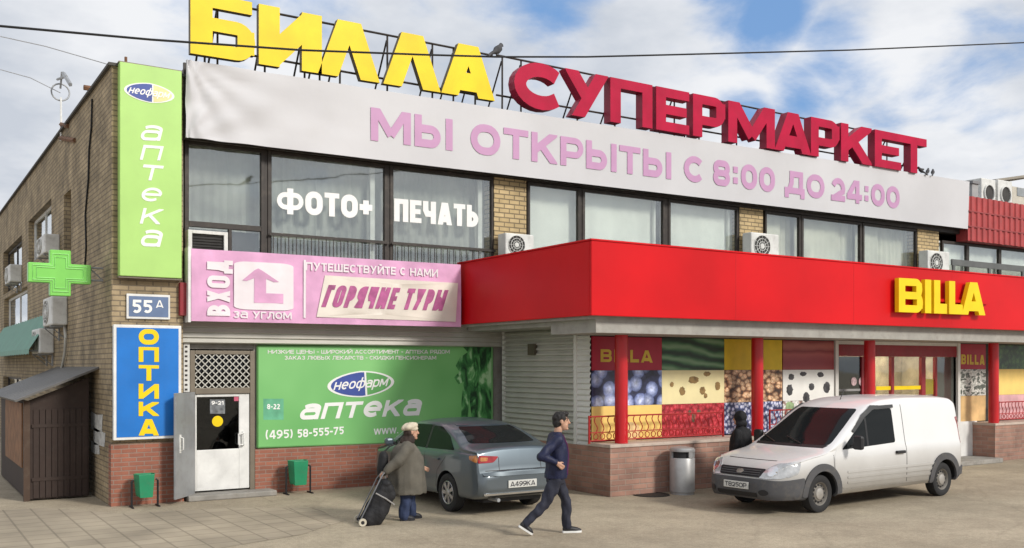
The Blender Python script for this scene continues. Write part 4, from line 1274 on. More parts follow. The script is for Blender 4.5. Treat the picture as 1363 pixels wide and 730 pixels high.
# ------------------------------------------------------------------ signs
# long white banner with opening hours
Q = [(247, 80), (1290, 242), (1288, 305), (247, 183)]
ct = [onY(u, v, YB) for u, v in Q]
ban = thing('roof_banner', 'long white banner under the roof letters with pink opening hours', 'banner', ct[3])
bm = bmesh.new()
fq = quad_map(*ct)
NX, NZ = 220, 14
tot = (ct[1] - ct[0]).length
grid = []
for j in range(NZ + 1):
    row = []
    for i in range(NX + 1):
        x = (i / NX) ** 1.6; y = j / NZ
        X = x * tot
        k = math.exp(-X / 1.7)
        d = .04 * k * noise.noise(Vector((X * 1.3 + y * 2.5, X * .8 - y * 5.0, 3))) + .025 * k * sin((X * 1.0 + (1 - y) * 1.9) * 4.2) * (1 - abs(y - .5))
        d += .005 * noise.noise(Vector((X * .5, y * 1.2, 8)))
        th = atan2((1 - y) * 1.4 + .05, X + .02); d += .030 * math.exp(-X / 1.5) * sin(th * 15) + .022 * math.exp(-X / 1.6) * sin(atan2(y * 1.4 + .05, X + .02) * 13 + 1)
        row.append(bm.verts.new(fq(x, y, d)))
    grid.append(row)
for j in range(NZ):
    for i in range(NX):
        bm.faces.new((grid[j][i], grid[j][i + 1], grid[j + 1][i + 1], grid[j + 1][i]))
mat('banner_cloth', (.60, .595, .612), .6, var=.06, vscale=.5, bump=.25, bscale=2.2, spec=.2, dirt=.10, dirtcol=(.45, .42, .38))
obj('cloth', bm, 'banner_cloth', ban, smooth=80)
fr = bmesh.new()
slab(fr, [fq(.0, 0, -.16), fq(1, 0, -.16), fq(1, 1, -.16), fq(0, 1, -.16)], .05)
obj('banner_frame', fr, 'dark_frame', ban)
bt, bb = line(494, 143, 1197, 249.5), line(494, 187, 1197, 278.5)
for w, a, b in (('МЫ', 493, 602), ('ОТКРЫТЫ', 626, 893), ('С', 910, 938), ('8:00', 949, 1031), ('ДО', 1044, 1097), ('24:00', 1106, 1197)):
    obj('lettering', word_px(w, a, b, bt, bb, YB - .0125, w=.25, gap=.13, depth=.0015), 'lettering_pink', ban)

# rooftop letters


def roof_letter(ch, u0, u1, top, bot, Y, depth, parent, mface, mside, w):
    bm = bmesh.new()
    Y = Y - depth
    text(bm, ch, onY(u0, top(u0), Y), onY(u1, top(u1), Y), onY(u1, bot(u1), Y), onY(u0, bot(u0), Y), w=w, depth=depth, lift=-depth, mi_side=1)
    return obj('letter', bm, [mface, mside], parent)


YR = 17.62
ytop, ybot = line(253, -13, 657, 67), line(253, 71, 657, 134.5)
p0 = onY(253, 78, YR)
sg = thing('rooftop_sign', 'yellow rooftop letters spelling a shop name above the white banner', 'sign', (p0.x, YR, ZT + .05))
for ch, a, b in (('Б', 253, 341), ('И', 344, 428), ('Λ', 423, 505), ('Λ', 510, 586), ('А', 587, 658)):
    roof_letter(ch, a, b, ytop, ybot, YR, .13, sg, mat('letter_yellow', (.86, .62, .006), .42, var=.10, vscale=1.5, spec=.25, dirt=.12, dirtcol=(.6, .36, .02)), 'letter_side_dark', .36 if ch == 'И' else .35)
rtop, rbot = line(812, 102.6, 1233, 186), line(812, 162, 1233, 233)
p1 = onY(690, 150, YR)
sr = thing('rooftop_sign', 'crimson rooftop letters spelling supermarket in Russian above the white banner', 'sign', (p1.x, YR, ZT + .05))
for ch, a, b in (('С', 684, 755), ('У', 752, 809), ('П', 812, 868), ('Е', 873, 917), ('Р', 922, 965), ('М', 969, 1031), ('А', 1031, 1079), ('Р', 1079, 1117), ('К', 1119, 1160), ('Е', 1164, 1199), ('Т', 1199, 1233)):
    roof_letter(ch, a, b, rtop, rbot, YR, .24, sr, 'letter_crimson', mat('letter_crimson_side', (.33, .014, .05), .45), .30)
# frames carrying the letters


def letter_frame(parent, u0, u1, f_hi, f_lo, legs):
    rails = []
    for f in (f_hi, f_lo):
        bm = bmesh.new(); tube(bm, [onY(u0, f(u0), YR + .06), onY(u1, f(u1), YR + .06)], .022, 6); obj('frame_rail', bm, 'dark_frame', parent)
    for u in legs:
        a = onY(u, f_hi(u), YR + .075); b = onY(u, f_lo(u), YR + .075); g = Vector((a.x, YR + .085, ZT + .08))
        bm = bmesh.new(); tube(bm, [a, b, g], .02, 6); obj('frame_leg', bm, 'dark_frame', parent)
        bm = bmesh.new(); tube(bm, [a + Vector((0, .03, -.1)), Vector((a.x, YR + 1.1, ZT - .14))], .02, 6); obj('frame_brace', bm, 'dark_frame', parent)


letter_frame(sg, 255, 655, line(340, 13, 600, 63.5), line(340, 75, 640, 128), [272, 289, 352, 405, 425, 452, 515, 575, 603, 632])
letter_frame(sr, 660, 1229, line(740, 90, 1225, 190), line(650, 125, 1225, 225), [668, 693, 768, 818, 897, 930, 980, 1030, 1086, 1140, 1180, 1216])

# green vertical pharmacy sign on the pier
SQ = [(158, 82), (242, 94), (241, 368), (160, 370)]
ysg = YP - .2
vs_ = thing('pharmacy_sign', 'tall light green box sign with white pharmacy letters stacked down the pier', 'sign', onY(159, 369, ysg))
gx0, gx1, gz0, gz1 = uX(159, ysg), uX(241.5, ysg), zc(200, 369, ysg), zc(200, 88.5, ysg)
obj('sign_box', bx(gx0, gx1, ysg, YP - .002, gz0, gz1), [MATS['sign_green']], vs_, bevel=.012)
obj('sign_rim', bx(gx0 - .012, gx1 + .012, ysg + .03, YP - .003, gz1 + .001, gz1 + .02), 'bronze_frame', vs_)
obj('sign_rim', bx(gx0 - .012, gx1 + .012, ysg + .03, YP - .003, gz0 - .03, gz0 - .001), 'bronze_frame', vs_)
for ch, v0, v1, lo in (('а', 166, 187, 1), ('п', 193, 213, 1), ('т', 219, 240, 1), ('е', 249, 268, 1), ('к', 277, 298, 1), ('а', 305, 328, 1)):
    obj('lettering', text_px(ch, (189, v0), (216, v0 + 2), (214, v1 + 1), (187, v1), ysg - .001, w=.19, depth=.005, shear=.15), 'lettering_white', vs_)


def logo(parent, u0, u1, v0, v1, Y, colA, colB, edge, txt='неофарм', tilt=0):
    """split lens shaped emblem: blue left half, second colour right half, word across"""
    c0, c1 = (u0 + u1) / 2, (v0 + v1) / 2
    C = onY(c0, c1, Y); rx = (uX(u1, Y) - uX(u0, Y)) / 2; rz = (zc(c0, v0, Y) - zc(c0, v1, Y)) / 2
    fn = lambda lift: (lambda a, b, d: Vector((C.x + a * cos(tilt) - b * sin(tilt), Y - lift - d, C.z + a * sin(tilt) + b * cos(tilt))))
    lens = lambda s, n=40: [(rx * s * cos(2 * pi * i / n), rz * s * (1 if s > .99 else 1) * sin(2 * pi * i / n) * (1 - .12 * abs(cos(2 * pi * i / n)))) for i in range(n)]
    bm = bmesh.new(); prism(bm, lens(1.0), fn(0), .004); obj('emblem_rim', bm, edge, parent)
    left = _clip(lens(.90), -9, .10 * rx, 0)
    right = _clip(lens(.90), .16 * rx, 9, 0)
    sh = lambda P: [(a + .22 * b * rx / rz * .6, b) for a, b in P]
    cl = lambda P: [(a, b) for a, b in P if (a / (rx * .93)) ** 2 + (b / (rz * .93)) ** 2 < 1.0] or P
    bm = bmesh.new(); prism(bm, left, fn(.0045), .003); obj('emblem_half', bm, colA, parent)
    bm = bmesh.new(); prism(bm, right, fn(.0045), .003); obj('emblem_half', bm, colB, parent)
    bm = bmesh.new()
    f = fn(.008)
    text(bm, txt, f(-rx * .78, rz * .28, 0), f(rx * .82, rz * .28, 0), f(rx * .78, -rz * .30, 0), f(-rx * .82, -rz * .30, 0), w=.2, depth=.003, shear=.2)
    obj('emblem_lettering', bm, 'lettering_white', parent)


mat('logo_blue', (.05, .085, .33), .4); mat('logo_cream', (.80, .72, .33), .4)
logo(vs_, 165, 232, 111, 137, ysg - .0015, 'logo_blue', 'logo_cream', 'lettering_white')

# house number plate
yn = YP - .05
t = thing('house_number_plate', 'blue grey house number plate 55A above the blue optician sign', 'house number', onY(197, 425, yn))
obj('plate', bx(uX(168, yn), uX(226, yn), yn, YP - .003, zc(197, 425, yn), zc(197, 392, yn)), 'white_paint', t, bevel=.008)
obj('plate_face', bx(uX(171, yn), uX(223.5, yn), yn - .006, yn - .001, zc(197, 422, yn), zc(197, 395, yn)), mat('plate_blue', (.13, .19, .33), .4, var=.15), t)
obj('lettering', text_px('55', (175, 399), (202, 400), (202, 417), (175, 417), yn - .0065, w=.2, depth=.004), 'lettering_white', t)
obj('lettering', text_px('А', (207, 400), (217, 400), (217, 410), (207, 410), yn - .0065, w=.16, depth=.004), 'lettering_white', t)

# blue optician sign
yo = YP - .12
t = thing('optician_sign', 'tall blue panel sign with yellow letters stacked down it beside the pharmacy door', 'sign', onY(195, 585, yo))
ox0, ox1, oz0, oz1 = uX(150.5, yo), uX(241, yo), zc(195, 585, yo), zc(195, 433, yo)
obj('sign_frame', bx(ox0, ox1, yo, YP - .03, oz0, oz1), 'white_paint', t, bevel=.01)
obj('sign_face', bx(ox0 + .05, ox1 - .05, yo - .008, yo - .002, oz0 + .05, oz1 - .05), 'sign_blue', t)
for ch, v0, v1 in zip('ОПТИКА', (438, 462, 486, 511, 535, 558), (459, 482, 507, 531, 554, 580)):
    obj('lettering', text_px(ch, (184, v0), (211, v0 + .5), (211, v1), (184, v1), yo - .0085, w=.3, depth=.005), 'sign_yellow', t)

# pink canopy banner
yk = YB - .07
KQ = [(254, 331), (613, 352.5), (613, 435.5), (254, 427.5)]
kc = [onY(u, v, yk) for u, v in KQ]
t = thing('canopy_banner', 'wrinkled pink banner with arrow and white writing on the canopy over the pharmacy', 'banner', kc[3])
kf = quad_map(*kc)


def rip(x, y):
    return .006 * sin(x * 26 + y * 3.0) + .022 * noise.noise(Vector((x * 6, y * 1.2, 1))) + .006 * noise.noise(Vector((x * 14 + y * 3, y * 2, 4)))


def cloth(f, nx, nz, lift=0.0, thick=.0):
    bm = bmesh.new(); g = []
    for j in range(nz + 1):
        g.append([bm.verts.new(f(i / nx, j / nz, rip(i / nx, j / nz) + lift)) for i in range(nx + 1)])
    for j in range(nz):
        for i in range(nx): bm.faces.new((g[j][i], g[j][i + 1], g[j + 1][i + 1], g[j + 1][i]))
    return bm


mat('banner_pink', (.70, .37, .58), .5, var=.2, vscale=1.8, bump=.3, bscale=5)
mat('print_white', (.80, .74, .77), .5, var=.06)
mat('print_cream', (.76, .70, .62), .5, var=.12, vscale=1.3)
mat('print_magenta', (.42, .10, .26), .5, var=.3, vscale=6)
obj('cloth', cloth(kf, 150, 24), 'banner_pink', t, smooth=80)
obj('banner_frame', merge(bx(kc[0].x - .05, kc[0].x - .005, yk, YB + .2, kc[3].z - .02, kc[0].z + .03)), 'white_paint', t)


def on_cloth(name, polys, m, lift, h=.004):
    """flat print following the cloth; polys in the banner's 0..1 square"""
    bm = bmesh.new()
    for P in polys:
        vs = [Vector(p) for p in P]
        # fine inner points so that the print follows the folds
        xs = [p[0] for p in P]; ys_ = [p[1] for p in P]
        pts = list(vs)
        nx = max(1, int((max(xs) - min(xs)) / .012)); nz = max(1, int((max(ys_) - min(ys_)) / .08))
        for i in range(1, nx):
            for j in range(1, nz):
                pts.append(Vector((min(xs) + (max(xs) - min(xs)) * i / nx, min(ys_) + (max(ys_) - min(ys_)) * j / nz)))
        r = geometry.delaunay_2d_cdt(pts, [(i, (i + 1) % len(vs)) for i in range(len(vs))], [], 1, 1e-6)
        extrude_flat(bm, [tuple(v) for v in r[0]], r[2], lambda x, y, tt: kf(x, y, rip(x, y) + lift + h * tt))
    return obj(name, bm, m, t, smooth=40)


def cloth_text(txt, x0, x1, y0, y1, m, w=.2, shear=0.0, rot=False, lift=.018, gap=None):
    W_ = (kc[1] - kc[0]).length; H_ = (kc[0] - kc[3]).length
    asp = ((x1 - x0) * W_) / ((y1 - y0) * H_)
    if rot: asp = 1 / asp
    lo, hi = .1, 4.0
    g_ = w * .55 if gap is None else gap
    for _ in range(30):
        k = (lo + hi) / 2
        if layout(txt, w, k, g_)[0] > asp: hi = k
        else: lo = k
    tt_, polys = layout(txt, w, k, g_)
    bm = bmesh.new()
    for pg in polys:
        if not pg: continue
        vs, fs = union_faces(pg)
        def f(x, y, d):
            a, b = (x + shear * (y - .5)) / tt_, y
            if rot: a, b = 1 - b, a
            X, Y = x0 + (x1 - x0) * a, y0 + (y1 - y0) * b
            return kf(X, Y, rip(X, Y) + lift + .004 * d)
        extrude_flat(bm, vs, fs, f)
    return obj('lettering', bm, m, t)


rq = _rr(.138, .18, .342, .86, .045)[:-2]
on_cloth('white_square', [[(x, .52 + (y - .52) * 1.0) for x, y in rq]], 'print_white', .014)
on_cloth('arrow', [[(.165, .59), (.205, .74), (.218, .77), (.232, .74), (.29, .59), (.272, .585), (.245, .63), (.245, .42), (.305, .42), (.305, .28), (.205, .28), (.205, .63), (.18, .585)]], 'banner_pink', .022)
cloth_text('ВХОД', .05, .125, .08, .86, 'print_white', w=.2, rot=True, lift=.02)
cloth_text('за углом', .135, .335, .055, .155, 'print_white', w=.22)
on_cloth('white_line', [[(.378, .08), (.386, .08), (.386, .93), (.378, .93)]], 'print_white', .014)
on_cloth('cream_field', [[(.425, .10), (.975, .08), (.985, .70), (.455, .72)]], 'print_cream', .016)
cloth_text('ГОРЯЧИЕ ТУРЫ', .455, .93, .25, .58, 'print_magenta', w=.21, shear=.35, lift=.026)
cloth_text('ПУТЕШЕСТВУЙТЕ С НАМИ', .385, .90, .78, .90, 'print_white', w=.2)

# green pharmacy advertisement
ya = YF - .05
AQ = [(342.5, 460.5), (655, 460), (655, 585), (342.5, 596)]
t = thing('pharmacy_billboard', 'wide green advertisement panel with white pharmacy lettering between door and shutter', 'billboard', onY(342.5, 596, ya))
ac = [onY(u, v, ya) for u, v in AQ]
ad_m, N_, L__, p_, c_ = img_mat('advert_green')
p_.inputs['Roughness'].default_value = .5
nz_ = N_.new('ShaderNodeTexNoise'); nz_.inputs['Scale'].default_value = .5; nz_.inputs['Detail'].default_value = 2; L__.new(c_.outputs[0], nz_.inputs['Vector'])
L__.new(ramp(N_, L__, nz_.outputs['Fac'], [(.35, (.15, .44, .13)), (.65, (.24, .58, .20))]), p_.inputs['Base Color'])
b_ = bmesh.new(); slab(b_, [ac[3], ac[2], ac[1], ac[0]], .04)
obj('panel', b_, 'advert_green', t)
b_ = bmesh.new()
for A_, B_ in ((0, 1), (1, 2), (2, 3), (3, 0)):
    tube(b_, [ac[A_] + Vector((0, .005, 0)), ac[B_] + Vector((0, .005, 0))], .022, 4)
obj('panel_rim', b_, mat('rim_green', (.12, .30, .10), .5), t)
yl = ya - .001
at, ab = line(400, 538, 560, 531), line(400, 559, 560, 553)
at2, ab2 = line(400, 537, 560, 530.5), line(400, 558, 560, 553.5)
obj('lettering', word_px('аптека', 400, 560, at, ab, yl, w=.26, gap=.16, depth=.005, shear=.3), 'lettering_white', t)
logo(t, 436, 525, 494, 529, yl, 'logo_blue', mat('logo_green', (.13, .40, .12), .4), 'lettering_white', tilt=.06)
obj('lettering', word_px('НИЗКИЕ ЦЕНЫ - ШИРОКИЙ АССОРТИМЕНТ - АПТЕКА РЯДОМ'.replace('Й', 'Й'), 356, 598, lambda u: 466, lambda u: 471, yl, w=.17, depth=.003), 'print_white', t)
obj('lettering', word_px('ЗАКАЗ ЛЮБЫХ ЛЕКАРСТВ - СКИДКИ ПЕНСИОНЕРАМ'.replace('Ю', 'Ю'), 378, 580, lambda u: 474, lambda u: 479, yl, w=.17, depth=.003), 'print_white', t)
obj('lettering', word_px('(495)', 353, 389, line(353, 573, 389, 572), line(353, 585, 389, 583), yl, w=.17, depth=.003), 'lettering_white', t)
obj('lettering', word_px('58-555-75', 395, 457, line(395, 572, 457, 568), line(395, 583, 457, 578), yl, w=.19, depth=.003), 'lettering_white', t)
obj('lettering', word_px('www.', 497, 530, line(497, 571, 530, 569), line(497, 579, 530, 577), yl, w=.2, depth=.003, gap=.05), 'lettering_white', t)
b_ = bmesh.new(); slab(b_, q(350, 531, 377, 559, yl), .004); obj('opening_hours', b_, mat('print_teal', (.13, .42, .25), .5, var=.2, vscale=5), t)
obj('lettering', text_px('8-22', (355, 538), (372, 538), (372, 545), (355, 545), yl - .001, w=.2, depth=.003), 'lettering_white', t)
# printed dark plant at its far edge
rg = random.Random(5)
m_, N_, L__, p_, c_ = img_mat('plant_print')
p_.inputs['Roughness'].default_value = .5
mp_ = N_.new('ShaderNodeMapping'); mp_.inputs['Scale'].default_value = (1, .45, 1); mp_.inputs['Rotation'].default_value = (0, 0, .5); L__.new(c_.outputs[0], mp_.inputs['Vector'])
nz_ = N_.new('ShaderNodeTexNoise'); nz_.inputs['Scale'].default_value = 5.0; nz_.inputs['Detail'].default_value = 4; nz_.inputs['Distortion'].default_value = 1.2; L__.new(mp_.outputs[0], nz_.inputs['Vector'])
L__.new(ramp(N_, L__, nz_.outputs['Fac'], [(.36, (.006, .04, .012)), (.46, (.03, .16, .04)), (.56, (.10, .36, .10)), (.66, (.42, .66, .36))]), p_.inputs['Base Color'])
b_ = bmesh.new()
edge_ = [(653.5, 462), (616, 462), (622, 469), (612, 476), (606, 487), (611, 495), (604, 503), (610, 512), (617, 508), (614, 530), (613, 560), (622, 561), (624, 530), (628, 561), (653.5, 560)]
flat_shape(b_, [(a, -b) for a, b in edge_], lambda a, b, d: onY(a, -b, yl - .002 - d), .003)
obj('printed_plant', b_, 'plant_print', t)

# yellow shop letters on the canopy front
t = thing('canopy_sign', 'raised yellow shop name letters on the red canopy front', 'sign', onY(1192, 418, YC))
bt_, bb_ = line(1195, 370, 1310, 377), line(1195, 415.5, 1310, 420)
for ch, a, b in (('B', 1196, 1228), ('I', 1230, 1240), ('L', 1243, 1260), ('L', 1263, 1281), ('A', 1280, 1311)):
    obj('letter', word_px(ch, a, b, bt_, bb_, YC - .162, w=.30, depth=.10, lift=-.10), ['sign_yellow', MATS['letter_side_dark']][0], t)
obj('backing_rail', bx(uX(1194, YC), uX(1312, YC), YC - .058, YC - .004, zc(1250, 402, YC), zc(1250, 398, YC)), 'fascia_red', t)

# green pharmacy cross on the side wall
yx = 18.3
t = thing('pharmacy_cross', 'bright green pharmacy cross on a bracket off the side wall', 'sign', (XL, yx, zc(80, 363, yx)))
cx0, cx1, cz0, cz1 = uX(37, yx), uX(121, yx), zc(79, 394, yx), zc(79, 333, yx)
mx0, mx1, mz0, mz1 = uX(66, yx), uX(94, yx), zc(79, 377, yx), zc(79, 351, yx)
P_ = [(cx0, mz0), (mx0, mz0), (mx0, cz0), (mx1, cz0), (mx1, mz0), (cx1, mz0), (cx1, mz1), (mx1, mz1), (mx1, cz1), (mx0, cz1), (mx0, mz1), (cx0, mz1)]
mat('cross_green', (.22, .62, .12), .3, var=.06)
mat('cross_edge', (.35, .75, .25), .3)
b_ = bmesh.new(); flat_shape(b_, P_, lambda a, b, d: Vector((a, yx + .16 - d, b)), .16)
body = obj('cross_body', b_, 'cross_green', t, bevel=.015)
sc_ = .80
P2 = []
cxm, czm = (cx0 + cx1) / 2, (cz0 + cz1) / 2
for k in (.78, .50):
    b_ = bmesh.new()
    off = .07 if k > .6 else .13
    PP = [(cx0 + off, mz0 + off * .6), (mx0 + off * .6, mz0 + off * .6), (mx0 + off * .6, cz0 + off), (mx1 - off * .6, cz0 + off), (mx1 - off * .6, mz0 + off * .6), (cx1 - off, mz0 + off * .6),
          (cx1 - off, mz1 - off * .6), (mx1 - off * .6, mz1 - off * .6), (mx1 - off * .6, cz1 - off), (mx0 + off * .6, cz1 - off), (mx0 + off * .6, mz1 - off * .6), (cx0 + off, mz1 - off * .6)]
    tube(b_, [(a, yx - .004, b) for a, b in PP], .012, 5, closed=True)
    obj('tube_outline', b_, 'cross_edge', t)
b_ = bmesh.new(); tube(b_, [(cx1 - .02, yx + .08, (cz0 + cz1) / 2 + .12), (XL, yx + .08, (cz0 + cz1) / 2 + .12)], .02, 6); tube(b_, [(cx1 - .02, yx + .08, (cz0 + cz1) / 2 - .10), (XL, yx + .08, (cz0 + cz1) / 2 - .10)], .02, 6)
tube(b_, [(cx1 - .02, yx + .08, (cz0 + cz1) / 2 + .12), (XL, yx + .08, (cz0 + cz1) / 2 - .10)], .014, 6)
obj('bracket', b_, 'steel_grey', t)
# ------------------------------------------------------------------ air conditioners


def make_ac(name, label, group):
    t = thing(name, label, 'air conditioner', group=group)
    w, d, h = .85, .32, .60
    obj('casing', bx(-w / 2, w / 2, -d, 0, 0, h), 'white_plastic', t, world=False, bevel=.03)
    m = Matrix.Translation((-.10, -d - .001, h / 2)) @ Matrix.Rotation(pi / 2, 4, 'X')
    bm = bmesh.new(); lathe(bm, [(0, .003), (.24, .003), (.25, -.005)], 28, m)
    obj('fan_opening', bm, 'interior_dark', t, world=False)
    bm = bmesh.new()
    for r in (.245, .17, .10):
        tube(bm, [(-.10 + r * cos(2 * pi * i / 24), -d - .012, h / 2 + r * sin(2 * pi * i / 24)) for i in range(24)], .008, 5, closed=True)
    for i in range(6):
        a = pi * i / 6
        tube(bm, [(-.10 + .245 * cos(a), -d - .014, h / 2 + .245 * sin(a)), (-.10 - .245 * cos(a), -d - .014, h / 2 - .245 * sin(a))], .005, 4)
    lathe(bm, [(0, .02), (.06, .018), (.065, .005)], 16, m)
    obj('fan_guard', bm, 'white_plastic', t, world=False)
    for x in (-.3, .3):
        bm = bmesh.new(); box(bm, x - .02, x + .02, -d, .0, -.04, -.002); box(bm, x - .02, x + .02, -.03, .0, -.3, -.041)
        tube(bm, [(x, -d + .02, -.04), (x, -.02, -.28)], .012, 5)
        obj('wall_bracket', bm, 'steel_grey', t, world=False)
    return t


GF = 'air conditioners on the front above the canopy'
acA = make_ac('air_conditioner', 'white air conditioner on the brick pier beside the printed window lettering', GF)


def place_front(o, u0, u1, v0, Y, label=None, group=None, w=.85, h=.6):
    x0, x1 = uX(u0, Y), uX(u1, Y)
    z1 = zc(u0, v0, Y)
    s = (x1 - x0) / w
    o.location = ((x0 + x1) / 2, Y + .28, z1 - h * s * .95); o.scale = (s, 1, s * .95)
    if label: o['label'] = label
    if group: o['group'] = group


place_front(acA, 671, 709, 310, YW - .42)
place_front(dup(acA, (0, 0, 0)), 998, 1035, 309, YW - .42, 'white air conditioner on the second brick pier, above the middle of the red canopy')
place_front(dup(acA, (0, 0, 0)), 1233, 1262, 333, YW - .42, 'white air conditioner above the yellow canopy letters, where the white banner ends')
GS = 'air conditioners on the side wall'


def place_side(u_far, u_near, v_top, v_bot, label):
    """unit facing -x on the side wall; u_near is the end nearer the front"""
    X = XL - .3
    y0, y1 = onX(u_near, 400, X).y, onX(u_far, 400, X).y
    zt, zb_ = onX((u_far + u_near) / 2, v_top, X).z, onX((u_far + u_near) / 2, v_bot, X).z
    o = dup(acA, ((XL - .0), (y0 + y1) / 2, zb_), -pi / 2, label)
    o['group'] = GS
    o.scale = (min(1.6, (y1 - y0) / .85), 1, (zt - zb_) / .6)


place_side(44, 66, 315, 340, 'white air conditioner under the side window, behind the green cross')
place_side(2, 19, 354, 377, 'white air conditioner under the far side window, at the picture edge')
place_side(49, 80, 396, 434, 'white air conditioner on the side wall, upper of the two below the green cross')
place_side(35, 62, 438, 471, 'white air conditioner on the side wall, lower of the two below the green cross')
# window unit
yw_ = YW - .3
t = thing('window_unit', 'white framed window air conditioner over the pink canopy banner', 'air conditioner', onY(276, 332, yw_))
x0, x1, z0, z1 = uX(250, yw_), uX(303, yw_), 4.02, zc(276, 307.5, yw_)
bm = bmesh.new()
for a in ((x0, x0 + .07, z0, z1), (x1 - .07, x1, z0, z1), (x0 + .07, x1 - .07, z0, z0 + .06), (x0 + .07, x1 - .07, z1 - .06, z1)): box(bm, a[0], a[1], yw_, YW - .06, a[2], a[3])
obj('casing', bm, 'white_plastic', t, bevel=.006)
bm = bmesh.new(); box(bm, x0 + .07, x1 - .07, yw_ + .06, yw_ + .1, z0 + .06, z1 - .06)
z = z0 + .10
while z < z1 - .08: box(bm, x0 + .072, x1 - .072, yw_ + .04, yw_ + .058, z, z + .012); z += .05
obj('grille', bm, 'interior_dark', t)

# ------------------------------------------------------------------ side yard: shed, awning, pipes, antenna
yS0 = 19.1
t = thing('lean_to_shed', 'dark brown lean to shed with slatted front against the side wall', 'shed', (2.6, yS0, 0))
xa, xb = 2.06, XL - .12
zlo, zhi = 1.83, 2.28
bm = bmesh.new()
fr_ = [(xa, 0.03), (xb, .03), (xb, zhi - .1), (xa, zlo - .06)]
prism(bm, fr_, lambda a, b, d: Vector((a, yS0 + .04 - d, b)), .04)
obj('front_wall', bm, 'brown_board', t)
n = 9
for i in range(n):
    a = xa + .10 + (xb - xa - .12) * i / n
    b_ = xa + .10 + (xb - xa - .12) * (i + 1) / n
    obj('door_board', bx(a + .006, b_ - .006, yS0 - .022, yS0 - .001, .05, 1.62), 'brown_board', t)
bm = bmesh.new(); box(bm, xa + .08, xb - .01, yS0 - .035, yS0 - .023, 1.3, 1.36); box(bm, xa + .08, xb - .01, yS0 - .035, yS0 - .023, .35, .41)
obj('ledger', bm, 'brown_board', t)
obj('side_board', bx(xa - .03, xa, yS0 + .5, yS0 + 3.4, .55, 1.72), 'plywood', t)
obj('side_wall', bx(xa, xa + .04, yS0 + .041, yS0 + 4.6, .03, zlo - .06), 'brown_board', t)
bm = bmesh.new()
k = 12
for i in range(k):   # corrugated sheet roof, low at -x
    ya_, yb_ = yS0 - .35 + (5.2) * i / k, yS0 - .35 + (5.2) * (i + 1) / k
    slab(bm, [(xa - .22, ya_ + .01, zlo - .03), (XL - .003, ya_ + .01, zhi + .10), (XL - .003, yb_ - .01, zhi + .10), (xa - .22, yb_ - .01, zlo - .03)], .035)
obj('roof', bm, mat('sheet_roof', (.13, .125, .12), .5, .3, dirt=.5), t)
obj('corner_post', bx(xa - .05, xa + .05, yS0 - .03, yS0 + .07, .0, zlo - .05), mat('post_brown', (.07, .042, .028), .7, dirt=.3), t)
t = thing('window_awning', 'green corrugated awning over the ground floor side window', 'awning', (XL, sx(20), 2.8))
ya_, yb_ = onX(46, 440, XL - .4).y, onX(-14, 440, XL - .4).y
bm = bmesh.new(); n = 44
z1 = onX(44, 425, XL).z; z0 = z1 - .85
prev = None
for i in range(n + 1):
    y = ya_ + (yb_ - ya_) * i / n; d = .03 * (i % 2)
    c = [bm.verts.new((XL - .01, y, z1 + d)), bm.verts.new((XL - .52, y, z0 + d)), bm.verts.new((XL - .53, y, z0 - .12 + d))]
    if prev:
        for j in range(2): bm.faces.new((prev[j], c[j], c[j + 1], prev[j + 1]))
    prev = c
obj('sheet', bm, 'awning_green', t)
for y in (ya_ + .2, yb_ - .2):
    bm = bmesh.new(); tube(bm, [(XL, y, z0 - .02), (XL - .50, y, z0 - .03)], .02, 6); obj('strut', bm, 'steel_grey', t)
t = thing('wall_cable', 'dark cable running down the side wall brickwork', 'cable', onX(112, 360, XL - .02))
bm = bmesh.new(); tube(bm, [onX(u, v, XL - .02) for u, v in ((122, 132), (121, 170), (118, 200), (117, 240), (113, 285), (114, 330), (112, 362))], .018, 6)
obj('cable_run', bm, 'wire_black', t)
t = thing('drain_hose', 'pale drain hose hanging below the side wall air conditioners', 'hose', onX(82, 500, XL - .05))
bm = bmesh.new(); tube(bm, [onX(u, v, XL - .05) for u, v in ((85, 432), (87, 450), (86, 470), (82, 490), (80, 497))], .03, 8)
obj('hose_run', bm, 'siding_grey', t, smooth=True)
t = thing('torn_notices', 'torn white paper notices pasted on the side wall beside the shed', 'notices', onX(130, 600, XL - .004))
rg = random.Random(2)
for (u0, v0, u1, v1) in ((121, 548, 136, 572), (124, 570, 139, 590), (121, 588, 132, 602)):
    y0, y1 = onX(u1, 560, XL - .006).y, onX(u0, 560, XL - .006).y
    z0, z1 = onX(u0, v1, XL - .006).z, onX(u0, v0, XL - .006).z
    P_ = [(y0 + (y1 - y0) * (a + .12 * (rg.random() - .5)), z0 + (z1 - z0) * (b + .2 * (rg.random() - .5))) for a, b in ((0, 0), (.5, .05), (1, 0), (1, .5), (1, 1), (.5, .95), (0, 1), (0, .5))]
    bm = bmesh.new(); flat_shape(bm, P_, lambda a, b, d: Vector((XL - .004 - d, a, b)), .004)
    obj('paper_sheet', bm, 'paper', t)
ym = sx(82)
t = thing('roof_antenna', 'thin white antenna mast with a ring at the roof edge of the side wall', 'antenna', (XL - .02, ym, ZT - .4))
X_ = XL - .02
bm = bmesh.new(); tube(bm, [onX(81, 188, X_), onX(80.5, 130, X_)], [.028, .02], 6); obj('mast', bm, 'white_paint', t)
c = onX(80, 123, X_); bm = bmesh.new(); r = .14 * c.y / 24 * 1.35
tube(bm, [(c.x + r * cos(2 * pi * i / 18), c.y, c.z + r * sin(2 * pi * i / 18)) for i in range(18)], .018, 5, closed=True); obj('ring', bm, 'steel_grey', t)
